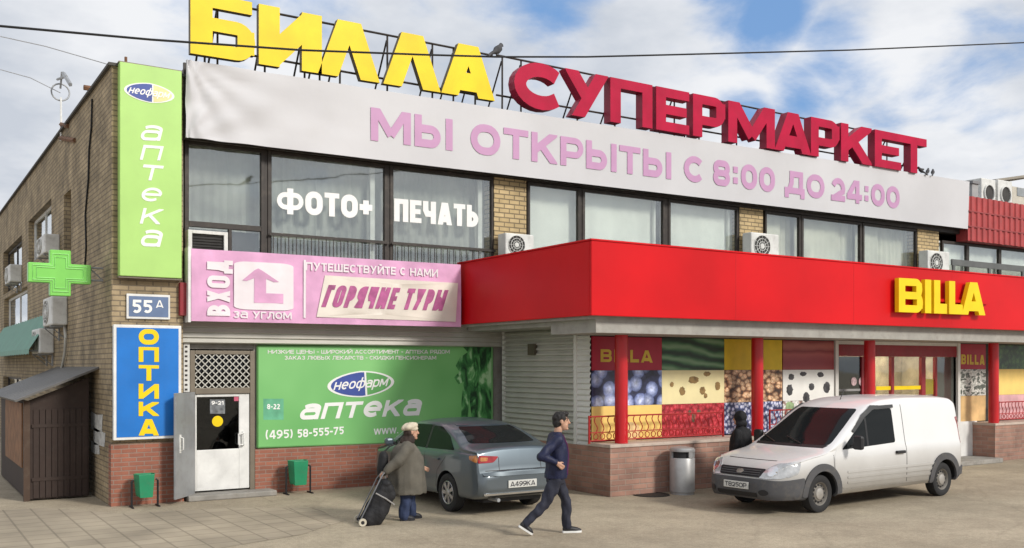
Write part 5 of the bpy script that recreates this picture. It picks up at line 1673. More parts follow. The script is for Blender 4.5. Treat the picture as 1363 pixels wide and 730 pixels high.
bm = bmesh.new(); tube(bm, [onX(80, 118, X_), onX(82, 96, X_)], .022, 5); tube(bm, [onX(76, 106, X_), onX(88, 102, X_)], .03, 5); tube(bm, [onX(84, 98, X_), onX(93, 113, X_)], .045, 5); obj('dipole', bm, 'steel_grey', t)
bm = bmesh.new(); tube(bm, [onX(81, 166, X_), onX(90, 168, X_)], .05, 5); tube(bm, [onX(80, 184, X_), onX(99, 187, X_)], .05, 5); obj('clamp_bar', bm, 'rust_metal', t)
for (u, v, lab) in ((120, 118, 'short dark pipe stub at the roof edge of the side wall'), (167, 84, 'small dark stub on top of the green pharmacy sign')):
    p = onX(u, v, XL - .01) if u < 150 else onY(u, 84, YP - .1)
    t = thing('roof_stub', lab, 'pipe stub', p)
    bm = bmesh.new()
    if u < 150: tube(bm, [p + Vector((-.12, 0, 0)), p + Vector((.15, 0, 0))], .05, 6)
    else: tube(bm, [p + Vector((0, 0, -.05)), p + Vector((0, 0, .10))], .025, 6)
    obj('pipe', bm, 'rust_metal', t)

# ------------------------------------------------------------------ overhead wire and birds
wy = 12.0
wp = [onY(u, v, wy) for u, v in ((0, 35), (200, 53), (400, 67), (560, 73), (660, 76), (780, 76), (900, 73), (1130, 67), (1363, 57))]
a0 = wp[0] + (wp[0] - wp[1]) * 8; a1 = wp[-1] + (wp[-1] - wp[-2]) * 3
t = thing('overhead_wire', 'black overhead wire sagging across the sky in front of the roof letters', 'wire', wp[4])
bm = bmesh.new(); tube(bm, [a0] + wp + [a1], .014, 6); obj('cable', bm, 'wire_black', t, smooth=True)
for k, (pts, lab) in enumerate(((((-40, 40), (60, 62), (150, 88)), 'thin pale wire running to the roof corner above the antenna'), (((-40, 82), (40, 104), (80, 124)), 'thin pale wire running to the roof antenna ring'))):
    t = thing('overhead_wire', lab, 'wire', onY(*pts[1], 20))
    bm = bmesh.new(); tube(bm, [onY(u, v, 20 if k == 0 else ym) for u, v in pts], .010, 5); obj('cable', bm, mat('wire_grey', (.35, .36, .38), .6), t)


def bird(p, rz, label, s=1.0, grp=None):
    t = thing('bird', label, 'bird', p, rz, grp)
    bm = bmesh.new()
    tube(bm, [(-.10 * s, 0, .03 * s), (-.05 * s, 0, .045 * s), (0, 0, .085 * s), (.05 * s, 0, .125 * s), (.075 * s, 0, .165 * s), (.095 * s, 0, .185 * s), (.115 * s, 0, .185 * s), (.15 * s, 0, .178 * s)],
         [.012 * s, .035 * s, .058 * s, .052 * s, .03 * s, .032 * s, .024 * s, .004 * s], 10)
    tube(bm, [(-.05 * s, 0, .05 * s), (-.14 * s, 0, .0 * s), (-.20 * s, 0, -.05 * s)], [.03 * s, .022 * s, .018 * s], 8)
    obj('body', bm, mat('bird_grey', (.06, .06, .065), .7, var=.5, vscale=14), t, world=False, smooth=True)
    bm = bmesh.new(); tube(bm, [(.01 * s, .015 * s, .05 * s), (.015 * s, .015 * s, 0)], .005 * s, 5); tube(bm, [(.01 * s, -.015 * s, .05 * s), (.015 * s, -.015 * s, 0)], .005 * s, 5)
    obj('legs', bm, 'wire_black', t, world=False)


bird(onY(661, 76, wy) + Vector((0, 0, .012)), radians(20), 'grey bird perched on the black overhead wire')
for k, (u, ph, lab) in enumerate(((1226, 150, 'grey bird on the banner edge, nearest the last crimson letter'), (1234, 20, 'grey bird on the banner edge, middle of the three by the last crimson letter'), (1241, 30, 'grey bird on the banner edge, farthest of three from the crimson letters'))):
    p = onY(u, line(247, 80, 1290, 242)(u), YB + .03); bird(p + Vector((0, 0, .02)), radians(ph), lab, .95, 'birds on the banner edge')

# ------------------------------------------------------------------ things on the roof at the far right
yh = 24
t = thing('rooftop_cabin', 'cream rooftop cabin with low pitched roof behind the red ribbed parapet', 'cabin', (uX(1345, yh), yh, ZT))
x0, x1 = uX(1322, yh), uX(1420, yh)
obj('wall', bx(x0, x1, yh, yh + 4, ZT - .2, zc(1340, 247, yh)), mat('cabin_cream', (.58, .54, .46), .7, dirt=.2), t)
bm = bmesh.new(); z0 = zc(1322, 244, yh); z1 = zc(1363, 236, yh)
prism(bm, [(x0 - .3, z0), (x1, z0 + (z1 - z0) * 2.2), (x1, z0 + (z1 - z0) * 2.2 + .12), (x0 - .3, z0 + .1)], lambda a, b, d: Vector((a, yh + 4.2 - d, b)), 4.5)
obj('roof', bm, mat('cabin_roof', (.30, .27, .22), .7), t)
obj('window', bx(uX(1353, yh), uX(1375, yh), yh - .02, yh + .05, zc(1360, 262, yh), zc(1360, 251, yh)), mat('cabin_glass', (.3, .32, .33), .2), t)
for (u, lab) in ((1315.5, 'white rooftop cooling unit with round dark fan, nearest the white banner'), (1337.5, 'white rooftop cooling unit with round dark fan, beside the cream cabin')):
    yv_ = 22; p = onY(u, 262, yv_); R_ = (uX(u + 6.5, yv_) - uX(u - 6.5, yv_)) / 2
    t = thing('cooling_unit', lab, 'cooling unit', (p.x, yv_, ZT), group='white cooling units on the roof')
    zcen = zc(u, 257.5 if u < 1320 else 260, yv_)
    obj('casing', bx(p.x - R_ * 1.45, p.x + R_ * 1.45, yv_, yv_ + .8, ZT - .1, zcen + R_ * 1.7), 'white_plastic', t, bevel=.03)
    bm = bmesh.new(); m_ = Matrix.Translation((p.x, yv_ - .01, zcen)) @ Matrix.Rotation(pi / 2, 4, 'X')
    lathe(bm, [(0, .0), (R_ * .92, .0), (R_ * .92, -.01)], 24, m_); obj('fan', bm, 'interior_dark', t)
    bm = bmesh.new(); lathe(bm, [(R_ * .92, -.005), (R_ * .93, .05), (R_ * 1.05, .05), (R_ * 1.08, -.005)], 24, m_)
    obj('fan_ring', bm, 'white_plastic', t)
t = thing('roof_chimney', 'square grey chimney stub at the end of the white banner', 'chimney', (uX(1297.5, 19), 19, ZT))
obj('stack', bx(uX(1293.5, 19), uX(1301.5, 19), 19, 19.6, ZT - .2, zc(1297, 245, 19)), mat('chimney_grey', (.36, .36, .36), .8, bump=.3), t)
obj('cap', bx(uX(1292.5, 19), uX(1302.5, 19), 18.95, 19.65, zc(1297, 245, 19) + .001, zc(1297, 241.5, 19)), mat('chimney_cap', (.22, .22, .23), .7), t)

# ------------------------------------------------------------------ litter bins
pb = onZ(886, 654, 0)
pb.y = min(pb.y, YLW - .34)
t = thing('litter_bin', 'grey cylindrical litter bin with dark slots against the low stone wall', 'litter bin', (pb.x, pb.y, 0))
R_ = .235
mat('bin_grey', (.40, .40, .40), .42, .35, dirt=.25)
bm = bmesh.new(); lathe(bm, [(0, .0), (R_ * .93, .0), (R_ * .93, .035), (R_, .05), (R_, .665), (R_ * .96, .68), (0, .68)], 32)
obj('body', bm, 'bin_grey', t, world=False, smooth=35)
bm = bmesh.new(); lathe(bm, [(0, .681), (R_ * .80, .681), (R_ * .80, .80), (0, .80)], 32)
obj('opening', bm, 'black_plastic', t, world=False, smooth=35)
bm = bmesh.new()
for a0_, a1_ in ((-100, -78), (-32, -10), (58, 80), (148, 170)):   # uprights between the slots
    ps_ = [(cos(radians(a0_ + (a1_ - a0_) * i / 3)), sin(radians(a0_ + (a1_ - a0_) * i / 3))) for i in range(4)]
    P_ = [(x * R_, y * R_) for x, y in ps_] + [(x * R_ * .82, y * R_ * .82) for x, y in ps_[::-1]]
    prism(bm, P_, lambda a, b, d: Vector((a, b, .681 + d)), .119)
obj('upright', bm, 'bin_grey', t, world=False)
bm = bmesh.new(); lathe(bm, [(0, .80), (R_ * 1.02, .80), (R_ * 1.02, .83), (R_ * .9, .865), (R_ * .4, .885), (0, .89)], 32)
obj('lid', bm, 'bin_grey', t, world=False, smooth=35)


def urn(u0, u1, v0, v1, Y, label):
    x0, x1 = uX(u0, Y), uX(u1, Y); w = x1 - x0
    zt = zc((u0 + u1) / 2, v0, Y)
    t = thing('litter_urn', label, 'litter bin', ((x0 + x1) / 2, Y, 0), group='green tipping litter urns on the wall foot')
    hw = w * .39; zb_ = .17
    bm = bmesh.new()
    P_ = [(-hw, .07), (-hw * .72, -.13), (hw * .72, -.13), (hw, .07), (hw * .8, .15), (-hw * .8, .15)]
    lo = [bm.verts.new((a * .80, b * .85, zb_ + (.05 if abs(a) > hw * .9 else 0))) for a, b in P_]
    hi = [bm.verts.new((a, b, zt)) for a, b in P_]
    inn = [bm.verts.new((a * .93, b * .9, zt)) for a, b in P_]
    dn = [bm.verts.new((a * .85, b * .8, zt - .2)) for a, b in P_]
    bm.faces.new(lo[::-1]); bm.faces.new(dn)
    for A_, B_ in ((lo, hi), (hi, inn), (inn, dn)):
        for i in range(6): bm.faces.new((A_[i], A_[(i + 1) % 6], B_[(i + 1) % 6], B_[i]))
    obj('bucket', bm, 'bin_green', t, world=False, bevel=.012)
    for s_ in (-1, 1):
        bm = bmesh.new(); x = s_ * w * .47
        tube(bm, [(x, .02, .0), (x, .02, zt - .12), (x * .85, .02, zt - .10)], .018, 8)
        tube(bm, [(x, -.12, .012), (x, .16, .012)], .016, 6)
        obj('stand_post', bm, 'black_plastic', t, world=False)


urn(174, 211, 631, 676, YP - .35, 'bright green litter urn under the blue optician sign')
urn(380, 414, 613, 656, YF - .42, 'dark green litter urn under the green pharmacy advertisement')
# ------------------------------------------------------------------ vehicles


def interp(keys, x):
    """monotone cubic through (x, y) keys"""
    ks = sorted(keys)
    if x <= ks[0][0]: return ks[0][1]
    if x >= ks[-1][0]: return ks[-1][1]
    n = len(ks)
    d = [(ks[i + 1][1] - ks[i][1]) / (ks[i + 1][0] - ks[i][0]) for i in range(n - 1)]
    mm = [d[0]] + [0 if d[i - 1] * d[i] <= 0 else 2 * d[i - 1] * d[i] / (d[i - 1] + d[i]) for i in range(1, n - 1)] + [d[-1]]
    for i in range(n - 1):
        if x <= ks[i + 1][0]:
            h = ks[i + 1][0] - ks[i][0]; t = (x - ks[i][0]) / h
            return ((2 * t ** 3 - 3 * t * t + 1) * ks[i][1] + (t ** 3 - 2 * t * t + t) * h * mm[i] + (-2 * t ** 3 + 3 * t * t) * ks[i + 1][1] + (t ** 3 - t * t) * h * mm[i + 1])


def chaikin(p, n):
    for _ in range(n):
        o = [p[0]]
        for a, b in zip(p, p[1:]):
            o.append((a[0] * .75 + b[0] * .25, a[1] * .75 + b[1] * .25)); o.append((a[0] * .25 + b[0] * .75, a[1] * .25 + b[1] * .75))
        o.append(p[-1]); p = o
    return p


def car_body(length, zt, zb, hw, belt, tumble, crown=.02, nx=110, edge=.10):
    xs = [length * (0.5 - 0.5 * cos(pi * i / nx)) * .55 + length * i / nx * .45 for i in range(nx + 1)]
    bm = bmesh.new()
    rings = []
    for x in xs:
        T, B_, w = interp(zt, x), interp(zb, x), interp(hw, x)
        zs = min(interp(belt, x), T - .07)
        hgt = max(0, T - zs)
        wt = max(.12, w - .02 - tumble * max(0, hgt - .07))
        k = min(1, hgt / .4)
        half = [(0, B_), (w * .8, B_), (w - .025, B_ + .02), (w - .01, B_ + .12 * (zs - B_) + .05), (w, B_ + .5 * (zs - B_)), (w - .004, zs - .10), (w - .022, zs - .01),
                (w - .02 - tumble * .06 - .01, zs + .03 * k + .01), (wt + .01, T - edge * (.35 + .65 * k)), (wt - .035, T - .028), (wt - .15, T - .006), (wt * .45, T + crown * .8), (0, T + crown)]
        half = chaikin(half, 2)
        ring = half + [(-a, b) for a, b in half[-2:0:-1]]
        rings.append([bm.verts.new((x, a, b)) for a, b in ring])
    m = len(rings[0])
    for A, B_ in zip(rings, rings[1:]):
        for i in range(m):
            j = (i + 1) % m
            bm.faces.new((A[i], A[j], B_[j], B_[i]))
    bm.faces.new(rings[0][::-1]); bm.faces.new(rings[-1])
    bmesh.ops.recalc_face_normals(bm, faces=bm.faces)
    return bm


def eval_mesh(bm, cuts=()):
    """apply boolean cuts without operators"""
    me = bpy.data.meshes.new('tmp'); bm.to_mesh(me)
    o = bpy.data.objects.new('tmp', me); S.collection.objects.link(o)
    tmp = []
    for c in cuts:
        mc = bpy.data.meshes.new('tmpc'); c.to_mesh(mc); c.free()
        oc = bpy.data.objects.new('tmpc', mc); S.collection.objects.link(oc); tmp.append((oc, mc))
        b = o.modifiers.new('b', 'BOOLEAN'); b.operation = 'DIFFERENCE'; b.object = oc; b.solver = 'EXACT'
    dg = bpy.context.evaluated_depsgraph_get()
    r = bmesh.new(); r.from_mesh(o.evaluated_get(dg).to_mesh())
    for oc, mc in tmp:
        bpy.data.objects.remove(oc); bpy.data.meshes.remove(mc)
    bpy.data.objects.remove(o); bpy.data.meshes.remove(me)
    return r


def patch(bvh, outline, axis, step=.05, lift=.004, thick=.012, sgn=1):
    """panel that follows the body: outline in 2D projected onto it. axis 'L' left side (x,z), 'F' front, 'B' rear (y,z), 'T' top (x,y)"""
    P = [Vector(p) for p in outline]
    # densify the edge
    E_ = []
    for a, b in zip(P, P[1:] + P[:1]):
        n = max(1, int((b - a).length / step))
        E_ += [a + (b - a) * i / n for i in range(n)]
    xs = [p.x for p in P]; ys = [p.y for p in P]
    pts = list(E_)
    nx, ny = int((max(xs) - min(xs)) / step), int((max(ys) - min(ys)) / step)
    for i in range(1, nx):
        for j in range(1, ny):
            pts.append(Vector((min(xs) + (max(xs) - min(xs)) * i / nx, min(ys) + (max(ys) - min(ys)) * j / ny)))
    r = geometry.delaunay_2d_cdt(pts, [(i, (i + 1) % len(E_)) for i in range(len(E_))], [], 1, 1e-6)
    org = {'L': lambda a, b: (Vector((a, 4, b)), Vector((0, -1, 0))), 'R': lambda a, b: (Vector((a, -4, b)), Vector((0, 1, 0))), 'F': lambda a, b: (Vector((20, a, b)), Vector((-1, 0, 0))),
           'B': lambda a, b: (Vector((-20, a, b)), Vector((1, 0, 0))), 'T': lambda a, b: (Vector((a, b, 9)), Vector((0, 0, -1)))}[axis]
    hits, nor = [], []
    for v in r[0]:
        o, d = org(v[0], v[1])
        loc, n, i_, ds = bvh.ray_cast(o, d)
        if loc is None:
            loc, n, i_, ds = bvh.find_nearest(o + d * 4 if axis in 'LRT' else o + d * 18)
        if n.dot(d) > 0: n = -n
        hits.append(loc); nor.append((n - d * .5).normalized())
    bm = bmesh.new()
    top = [bm.verts.new(h + n * lift) for h, n in zip(hits, nor)]
    low = {}
    cnt = {}
    for f in r[2]:
        bm.faces.new([top[i] for i in f])
        for i in range(len(f)): cnt[(f[i], f[(i + 1) % len(f)])] = 1
    for (a, b) in cnt:
        if (b, a) not in cnt:
            for i in (a, b):
                if i not in low: low[i] = bm.verts.new(hits[i] + nor[i] * (lift - thick))
            bm.faces.new((top[a], low[a], low[b], top[b]))
    bmesh.ops.delete(bm, geom=[v for v in bm.verts if not v.link_faces], context='VERTS')
    bmesh.ops.recalc_face_normals(bm, faces=bm.faces)
    # make the outside face outwards
    _, d = org(0, 0)
    s_ = sum((f.normal.dot(d)) * f.calc_area() for f in bm.faces if len(f.verts) == 3)
    if s_ > 0: bmesh.ops.reverse_faces(bm, faces=bm.faces)
    return bm


def round_poly(P, r=.04, n=4):
    out = []
    m = len(P)
    for i in range(m):
        p, a, b = Vector(P[i]), Vector(P[i - 1]), Vector(P[(i + 1) % m])
        da, db = (a - p), (b - p)
        ra = min(r, da.length * .45, db.length * .45)
        s, e = p + da.normalized() * ra, p + db.normalized() * ra
        for k in range(n + 1):
            t = k / n
            out.append(tuple(s * (1 - t) ** 2 + p * 2 * t * (1 - t) + e * t * t))
    return out


def wheel(parent, x, y, r, wd, side, kind):
    """wheel with its axle along y; side +1 = outer face towards +y"""
    m = Matrix.Translation((x, y, r)) @ Matrix.Rotation(-pi / 2 * side, 4, 'X')
    bm = bmesh.new(); h = wd / 2; ri = r * .62
    prof = [(ri, -h * .9), (r * .86, -h), (r * .97, -h * .86), (r, -h * .6), (r, h * .6), (r * .97, h * .86), (r * .86, h), (r * .72, h * .98), (ri, h * .85), (ri * .97, h * .5), (ri * .97, -h * .9)]
    lathe(bm, prof, 40, m)
    w = obj('wheel', bm, 'rubber', parent, world=False, smooth=40)
    bm = bmesh.new()
    if kind == 'steel':
        lathe(bm, [(ri * 1.0, h * .86), (ri * .96, h * .80), (ri * .86, h * .45), (ri * .74, h * .40), (ri * .62, h * .62), (ri * .42, h * .66), (ri * .36, h * .5), (0, h * .5)], 36, m)
        obj('rim', bm, mat('rim_dusty', (.20, .185, .165), .6, .3, dirt=.4), w, world=False, smooth=30)
        bm = bmesh.new()
        for k in range(12):
            a = 2 * pi * k / 12
            lathe(bm, [(0, h * .60), (.022, h * .58), (.024, h * .30)], 8, m @ Matrix.Translation((ri * .70 * cos(a), ri * .70 * sin(a), 0)))
        obj('rim_hole', bm, 'black_plastic', w, world=False)
        bm = bmesh.new(); lathe(bm, [(ri * .50, h * .665), (ri * .46, h * .80), (ri * .30, h * .88), (0, h * .90)], 24, m)
        obj('hub_cap', bm, mat('hub_pale', (.42, .40, .37), .45, .5, dirt=.3), w, world=False, smooth=30)
    else:
        lathe(bm, [(ri * .99, h * .86), (ri * .95, h * .9), (ri * .90, h * .8), (ri * .88, .0)], 36, m)
        for k in range(7):
            a = 2 * pi * k / 7
            ca, sa = cos(a), sin(a)
            P = [(.03, -.022), (ri * .92, -.034), (ri * .92, .034), (.03, .022)]
            prism(bm, [(px * ca - py * sa, px * sa + py * ca) for px, py in P], lambda a_, b_, d: m @ Vector((a_, b_, h * .55 + d)), h * .28)
        lathe(bm, [(.06, h * .5), (.06, h * .86), (.04, h * .92), (0, h * .92)], 18, m)
        obj('rim', bm, mat('alloy', (.45, .45, .46), .35, .8, dirt=.3), w, world=False, smooth=30)
        bm = bmesh.new(); lathe(bm, [(0, h * .1), (ri * .88, h * .1)], 28, m)
        obj('brake_disc', bm, mat('disc_dark', (.05, .05, .05), .6, .5), w, world=False)
    return w


def dark_wells(bm, wells):
    for f in bm.faces:
        c = f.calc_center_median()
        for x, z, r in wells:
            if abs(c.y) > .5 and (c.x - x) ** 2 + (c.z - z) ** 2 < (r + .006) ** 2 and abs(c.y) < .845: f.material_index = 1
    return bm


def cyl_y(x, z, r, y0, y1):
    bm = bmesh.new()
    lathe(bm, [(0, 0), (r, 0), (r, y1 - y0), (0, y1 - y0)], 40, Matrix.Translation((x, y0, z)) @ Matrix.Rotation(-pi / 2, 4, 'X'))
    bmesh.ops.recalc_face_normals(bm, faces=bm.faces)
    return bm


def seam(bvh, pts, axis, w=.010, lift=.002):
    """thin dark gap line along points"""
    P = [Vector(p) for p in pts]
    L1, R1 = [], []
    for i in range(len(P)):
        d = (P[min(i + 1, len(P) - 1)] - P[max(i - 1, 0)]).normalized(); n = Vector((-d.y, d.x)) * w / 2
        L1.append(tuple(P[i] + n)); R1.append(tuple(P[i] - n))
    return patch(bvh, L1 + R1[::-1], axis, step=.06, lift=lift, thick=.004)


def car_paint(name, col, dirt_low=0.0, dirtcol=(.42, .36, .27), metal=0.0, rough=.32, coat=.6):
    m = mat(name, col, rough, metal, var=.03, vscale=1.2, spec=.45, coat=coat)
    if dirt_low:
        N, L, p = nodes_of(m)
        src = p.inputs['Base Color'].links[0].from_socket
        tc = N.new('ShaderNodeTexCoord'); sp = N.new('ShaderNodeSeparateXYZ'); L.new(tc.outputs['Object'], sp.inputs[0])
        nz = N.new('ShaderNodeTexNoise'); nz.inputs['Scale'].default_value = 2.5; nz.inputs['Detail'].default_value = 7; L.new(tc.outputs['Object'], nz.inputs['Vector'])
        ma = N.new('ShaderNodeMath'); ma.operation = 'MULTIPLY_ADD'; ma.inputs[1].default_value = -.16; L.new(nz.outputs['Fac'], ma.inputs[0]); L.new(sp.outputs[2], ma.inputs[2])
        mr = N.new('ShaderNodeMapRange'); mr.inputs['From Min'].default_value = .10; mr.inputs['From Max'].default_value = .98; mr.inputs['To Min'].default_value = dirt_low; mr.inputs['To Max'].default_value = 0
        L.new(ma.outputs[0], mr.inputs['Value'])
        mx = N.new('ShaderNodeMix'); mx.data_type = 'RGBA'; mx.inputs[7].default_value = (*dirtcol, 1)
        L.new(mr.outputs[0], mx.inputs[0]); L.new(src, mx.inputs[6]); L.new(mx.outputs[2], p.inputs['Base Color'])
        rr = N.new('ShaderNodeMapRange'); rr.inputs['To Min'].default_value = rough; rr.inputs['To Max'].default_value = .8; L.new(mr.outputs[0], rr.inputs['Value']); L.new(rr.outputs[0], p.inputs['Roughness'])
    return m


mat('car_glass', (.014, .016, .017), .05, var=0, spec=.22)
MATS['car_glass'].node_tree.nodes['Principled BSDF'].inputs['IOR'].default_value = 1.28
mat('lamp_clear', (.50, .51, .52), .12, .25, var=.25, vscale=9, spec=.7, coat=.8)
mat('lamp_red', (.32, .012, .016), .15, var=.25, vscale=12, spec=.6, coat=.7)
mat('lamp_amber', (.50, .20, .06), .15, var=.3, vscale=14, coat=.7)
mat('bumper_grey', (.075, .075, .08), .62, dirt=.35, dirtcol=(.19, .165, .13))
mat('plate_white', (.60, .60, .57), .5, var=.06)
mat('chrome', (.75, .76, .78), .18, .9, var=.02)
mat('plate_ink', (.05, .05, .06), .5)


def plate(bvh_x, parent, cy, z0, z1, w, sgn, txt):
    """number plate at local x, facing sgn*x"""
    x = bvh_x
    o = obj('number_plate', bx(x - .008, x + .008, cy - w / 2, cy + w / 2, z0, z1), 'plate_white', parent, world=False, bevel=.004)
    xf = x + sgn * .0095
    a = [Vector((xf, cy - sgn * w * s_, z)) for s_, z in ((.44, z1 - .02), (-.44, z1 - .02), (-.44, z0 + .02), (.44, z0 + .02))]
    a = [Vector((xf, cy - w * .44 * sgn, z1 - .022)), Vector((xf, cy + w * .44 * sgn, z1 - .022)), Vector((xf, cy + w * .44 * sgn, z0 + .022)), Vector((xf, cy - w * .44 * sgn, z0 + .022))]
    if not txt: return
    bm = bmesh.new(); text(bm, txt, *a, w=.16, depth=.003)
    obj('plate_lettering', bm, 'plate_ink', o, world=False)


# ---- white van (local x forward, y left)
VL = 5.3
vz = [(0, 1.50), (.05, 1.66), (.12, 1.75), (.28, 1.81), (.7, 1.835), (1.6, 1.845), (2.3, 1.82), (2.7, 1.75), (2.95, 1.655), (3.5, 1.335), (3.95, 1.08), (4.12, 1.01), (4.6, .935), (4.95, .85), (5.12, .76), (5.22, .66), (5.3, .54)]
vb = [(0, .46), (.08, .34), (.3, .27), (5.0, .24), (5.2, .25), (5.3, .33)]
vh = [(0, .74), (.05, .80), (.15, .85), (.4, .87), (4.2, .87), (4.7, .855), (4.95, .80), (5.1, .72), (5.22, .62), (5.3, .48)]
vbelt = [(0, 1.0), (2.5, 1.0), (4.0, .97), (5.3, .8)]
WF, WR, RW = 4.25, .70, .31
body0 = car_body(VL, vz, vb, vh, vbelt, .17)
vbvh = BVHTree.FromBMesh(body0)
pf, pr_ = onZ(1091, 683), onZ(1254, 660.5)
hd = atan2(pf.y - pr_.y, pf.x - pr_.x)
wb = (pf - pr_).length
# the contact points lie on the outer face of the near wheels
T0 = Vector((pr_.x, pr_.y, 0)) - Matrix.Rotation(hd, 3, 'Z') @ Vector((WR, .82, 0))
van = thing('delivery_van', 'white panel van with grey bumpers and dusty flank parked before the supermarket entrance', 'van', T0, hd)
sc_ = wb / (WF - WR)
van.scale = (1, 1, 1)
cut = [cyl_y(WF, RW + .01, RW + .075, .55, 1.2), cyl_y(WF, RW + .01, RW + .075, -1.2, -.55), cyl_y(WR, RW + .01, RW + .075, .55, 1.2), cyl_y(WR, RW + .01, RW + .075, -1.2, -.55)]
body = eval_mesh(body0, cut); body0.free()
car_paint('van_white', (.76, .76, .755), .98, (.115, .088, .05))
obj('body', dark_wells(body, [(WF, RW + .01, RW + .075), (WR, RW + .01, RW + .075)]), ['van_white', 'black_plastic'], van, world=False, smooth=32)
obj('windscreen', patch(vbvh, round_poly([(-.745, 1.075), (.745, 1.075), (.60, 1.655), (-.60, 1.655)], .06), 'F', .05), 'car_glass', van, world=False, smooth=40)
obj('cowl', patch(vbvh, [(-.70, 1.035), (.70, 1.035), (.735, 1.073), (-.735, 1.073)], 'F', .05, lift=.005), 'black_plastic', van, world=False, smooth=40)
for s_, ax in ((1, 'L'), (-1, 'R')):
    dw = obj('door', patch(vbvh, round_poly([(1.93, .36), (3.72, .36), (3.92, .62), (3.93, .93), (3.80, 1.05), (3.12, 1.52), (2.75, 1.695), (1.93, 1.71)], .06), ax, .06, lift=.005, thick=.006), 'van_white', van, world=False, smooth=40)
    obj('side_window', patch(vbvh, round_poly([(2.20, 1.06), (3.72, 1.0), (3.02, 1.50), (2.74, 1.64), (2.20, 1.655)], .05), ax, .05, lift=.009), 'car_glass', dw, world=False, smooth=40)
    obj('window_bar', patch(vbvh, [(2.97, 1.035), (3.02, 1.033), (3.02, 1.49), (2.97, 1.52)], ax, .05, lift=.012, thick=.006), 'black_plastic', dw, world=False)
    obj('rain_visor', patch(vbvh, [(2.16, 1.66), (2.74, 1.645), (3.02, 1.51), (3.36, 1.27), (3.40, 1.30), (3.05, 1.56), (2.76, 1.70), (2.16, 1.715)], ax, .04, lift=.03, thick=.03), mat('visor_smoke', (.05, .05, .05), .3), dw, world=False, smooth=40)
    obj('door_gap', merge(seam(vbvh, [(1.90, .36), (1.90, 1.71)], ax, .014, .0015), seam(vbvh, [(3.95, .66), (3.95, .93)], ax, .012, .0015)), 'black_plastic', van, world=False)
    y = .885 * s_
    obj('handle', bx(1.99, 2.24, y - .02 * (s_ > 0) - .0, y + .03 * s_, .865, .915) if s_ > 0 else bx(1.99, 2.24, y, y - .03, .865, .915), 'black_plastic', dw, world=False, bevel=.01)
    for k, z in enumerate((.43, .52, .61)):
        obj('side_rib', patch(vbvh, round_poly([(1.0 if k == 2 else 1.12, z), (3.6, z), (3.6, z + .045), (1.0, z + .045)], .02), ax, .08, lift=.013, thick=.012), 'van_white', van, world=False, smooth=40)
    # grey wheel arch and front wing cladding
    for wx in (WF, WR):
        r0, r1 = RW + .065, RW + .185
        arc0 = [(wx + r1 * cos(radians(a)), RW + r1 * sin(radians(a))) for a in range(-8, 189, 7)]
        arc1 = [(wx + r0 * cos(radians(a)), RW + r0 * sin(radians(a))) for a in range(188, -9, -7)]
        obj('wheel_arch', patch(vbvh, arc0 + arc1, ax, .05, lift=.028, thick=.04), 'bumper_grey', van, world=False, smooth=40)
    obj('sill', patch(vbvh, [(1.13, .285), (3.82, .285), (3.82, .345), (1.13, .345)], ax, .08, lift=.012), 'van_white', van, world=False)
    hl = [(.40, .60), (.52, .585), (.74, .60), (.795, .66), (.80, .80), (.72, .835), (.60, .83), (.50, .76)]
    obj('headlight', patch(vbvh, round_poly([(s_ * a, b) for a, b in hl], .03), 'F', .03, lift=.010), 'lamp_clear', van, world=False, smooth=40)
    obj('headlight_bowl', patch(vbvh, [(s_ * .60 + .075 * cos(a), .705 + .075 * sin(a)) for a in [2 * pi * i / 16 for i in range(16)]], 'F', .03, lift=.014), 'chrome', van, world=False, smooth=40)
    obj('headlight_side', patch(vbvh, round_poly([(4.83, .66), (5.02, .61), (5.05, .80), (4.90, .845), (4.74, .86)], .03), ax, .03, lift=.008), 'lamp_clear', van, world=False, smooth=40)
    # mirror
    bm = bmesh.new(); tube(bm, [(3.52, s_ * .88, 1.06), (3.56, s_ * .99, 1.09)], .03, 8)
    mi = obj('mirror', bm, 'black_plastic', van, world=False, smooth=True)
    obj('mirror_shell', bx(3.51, 3.61, s_ * .96, s_ * 1.14, 1.01, 1.24), 'black_plastic', mi, world=False, bevel=.035)
    obj('front_lamp', patch(vbvh, [(s_ * .52 + .07 * cos(a), .375 + .045 * sin(a)) for a in [2 * pi * i / 14 for i in range(14)]], 'F', .03, lift=.034, thick=.02), 'black_plastic', van, world=False, smooth=40)
    obj('tail_lamp', patch(vbvh, round_poly([(s_ * .70, .95), (s_ * .80, .95), (s_ * .76, 1.45), (s_ * .68, 1.45)], .02), 'B', .04, lift=.008), 'lamp_red', van, world=False)
    obj('bumper_corner', patch(vbvh, round_poly([(4.66, .27), (5.22, .27), (5.20, .555), (4.70, .60), (4.72, .45)], .03), ax, .04, lift=.022, thick=.03), 'bumper_grey', van, world=False, smooth=40)
    obj('rear_bumper_corner', patch(vbvh, round_poly([(.02, .40), (.26, .36), (.27, .50), (.02, .54)], .02), ax, .04, lift=.03, thick=.035), 'bumper_grey', van, world=False, smooth=40)
obj('front_bumper', patch(vbvh, round_poly([(-.80, .265), (.80, .265), (.82, .56), (.45, .575), (-.45, .575), (-.82, .56)], .03), 'F', .04, lift=.026, thick=.03), 'bumper_grey', van, world=False, smooth=40)
gr = obj('grille', patch(vbvh, round_poly([(-.42, .605), (.42, .605), (.47, .735), (-.47, .735)], .03), 'F', .04, lift=.012), 'black_plastic', van, world=False, smooth=40)
bm = bmesh.new()
obj('grille_bar', merge(*[patch(vbvh, [(-.40, z), (.40, z), (.40, z + .012), (-.40, z + .012)], 'F', .05, lift=.022, thick=.01) for z in (.63, .662, .694)]), 'bumper_grey', gr, world=False)
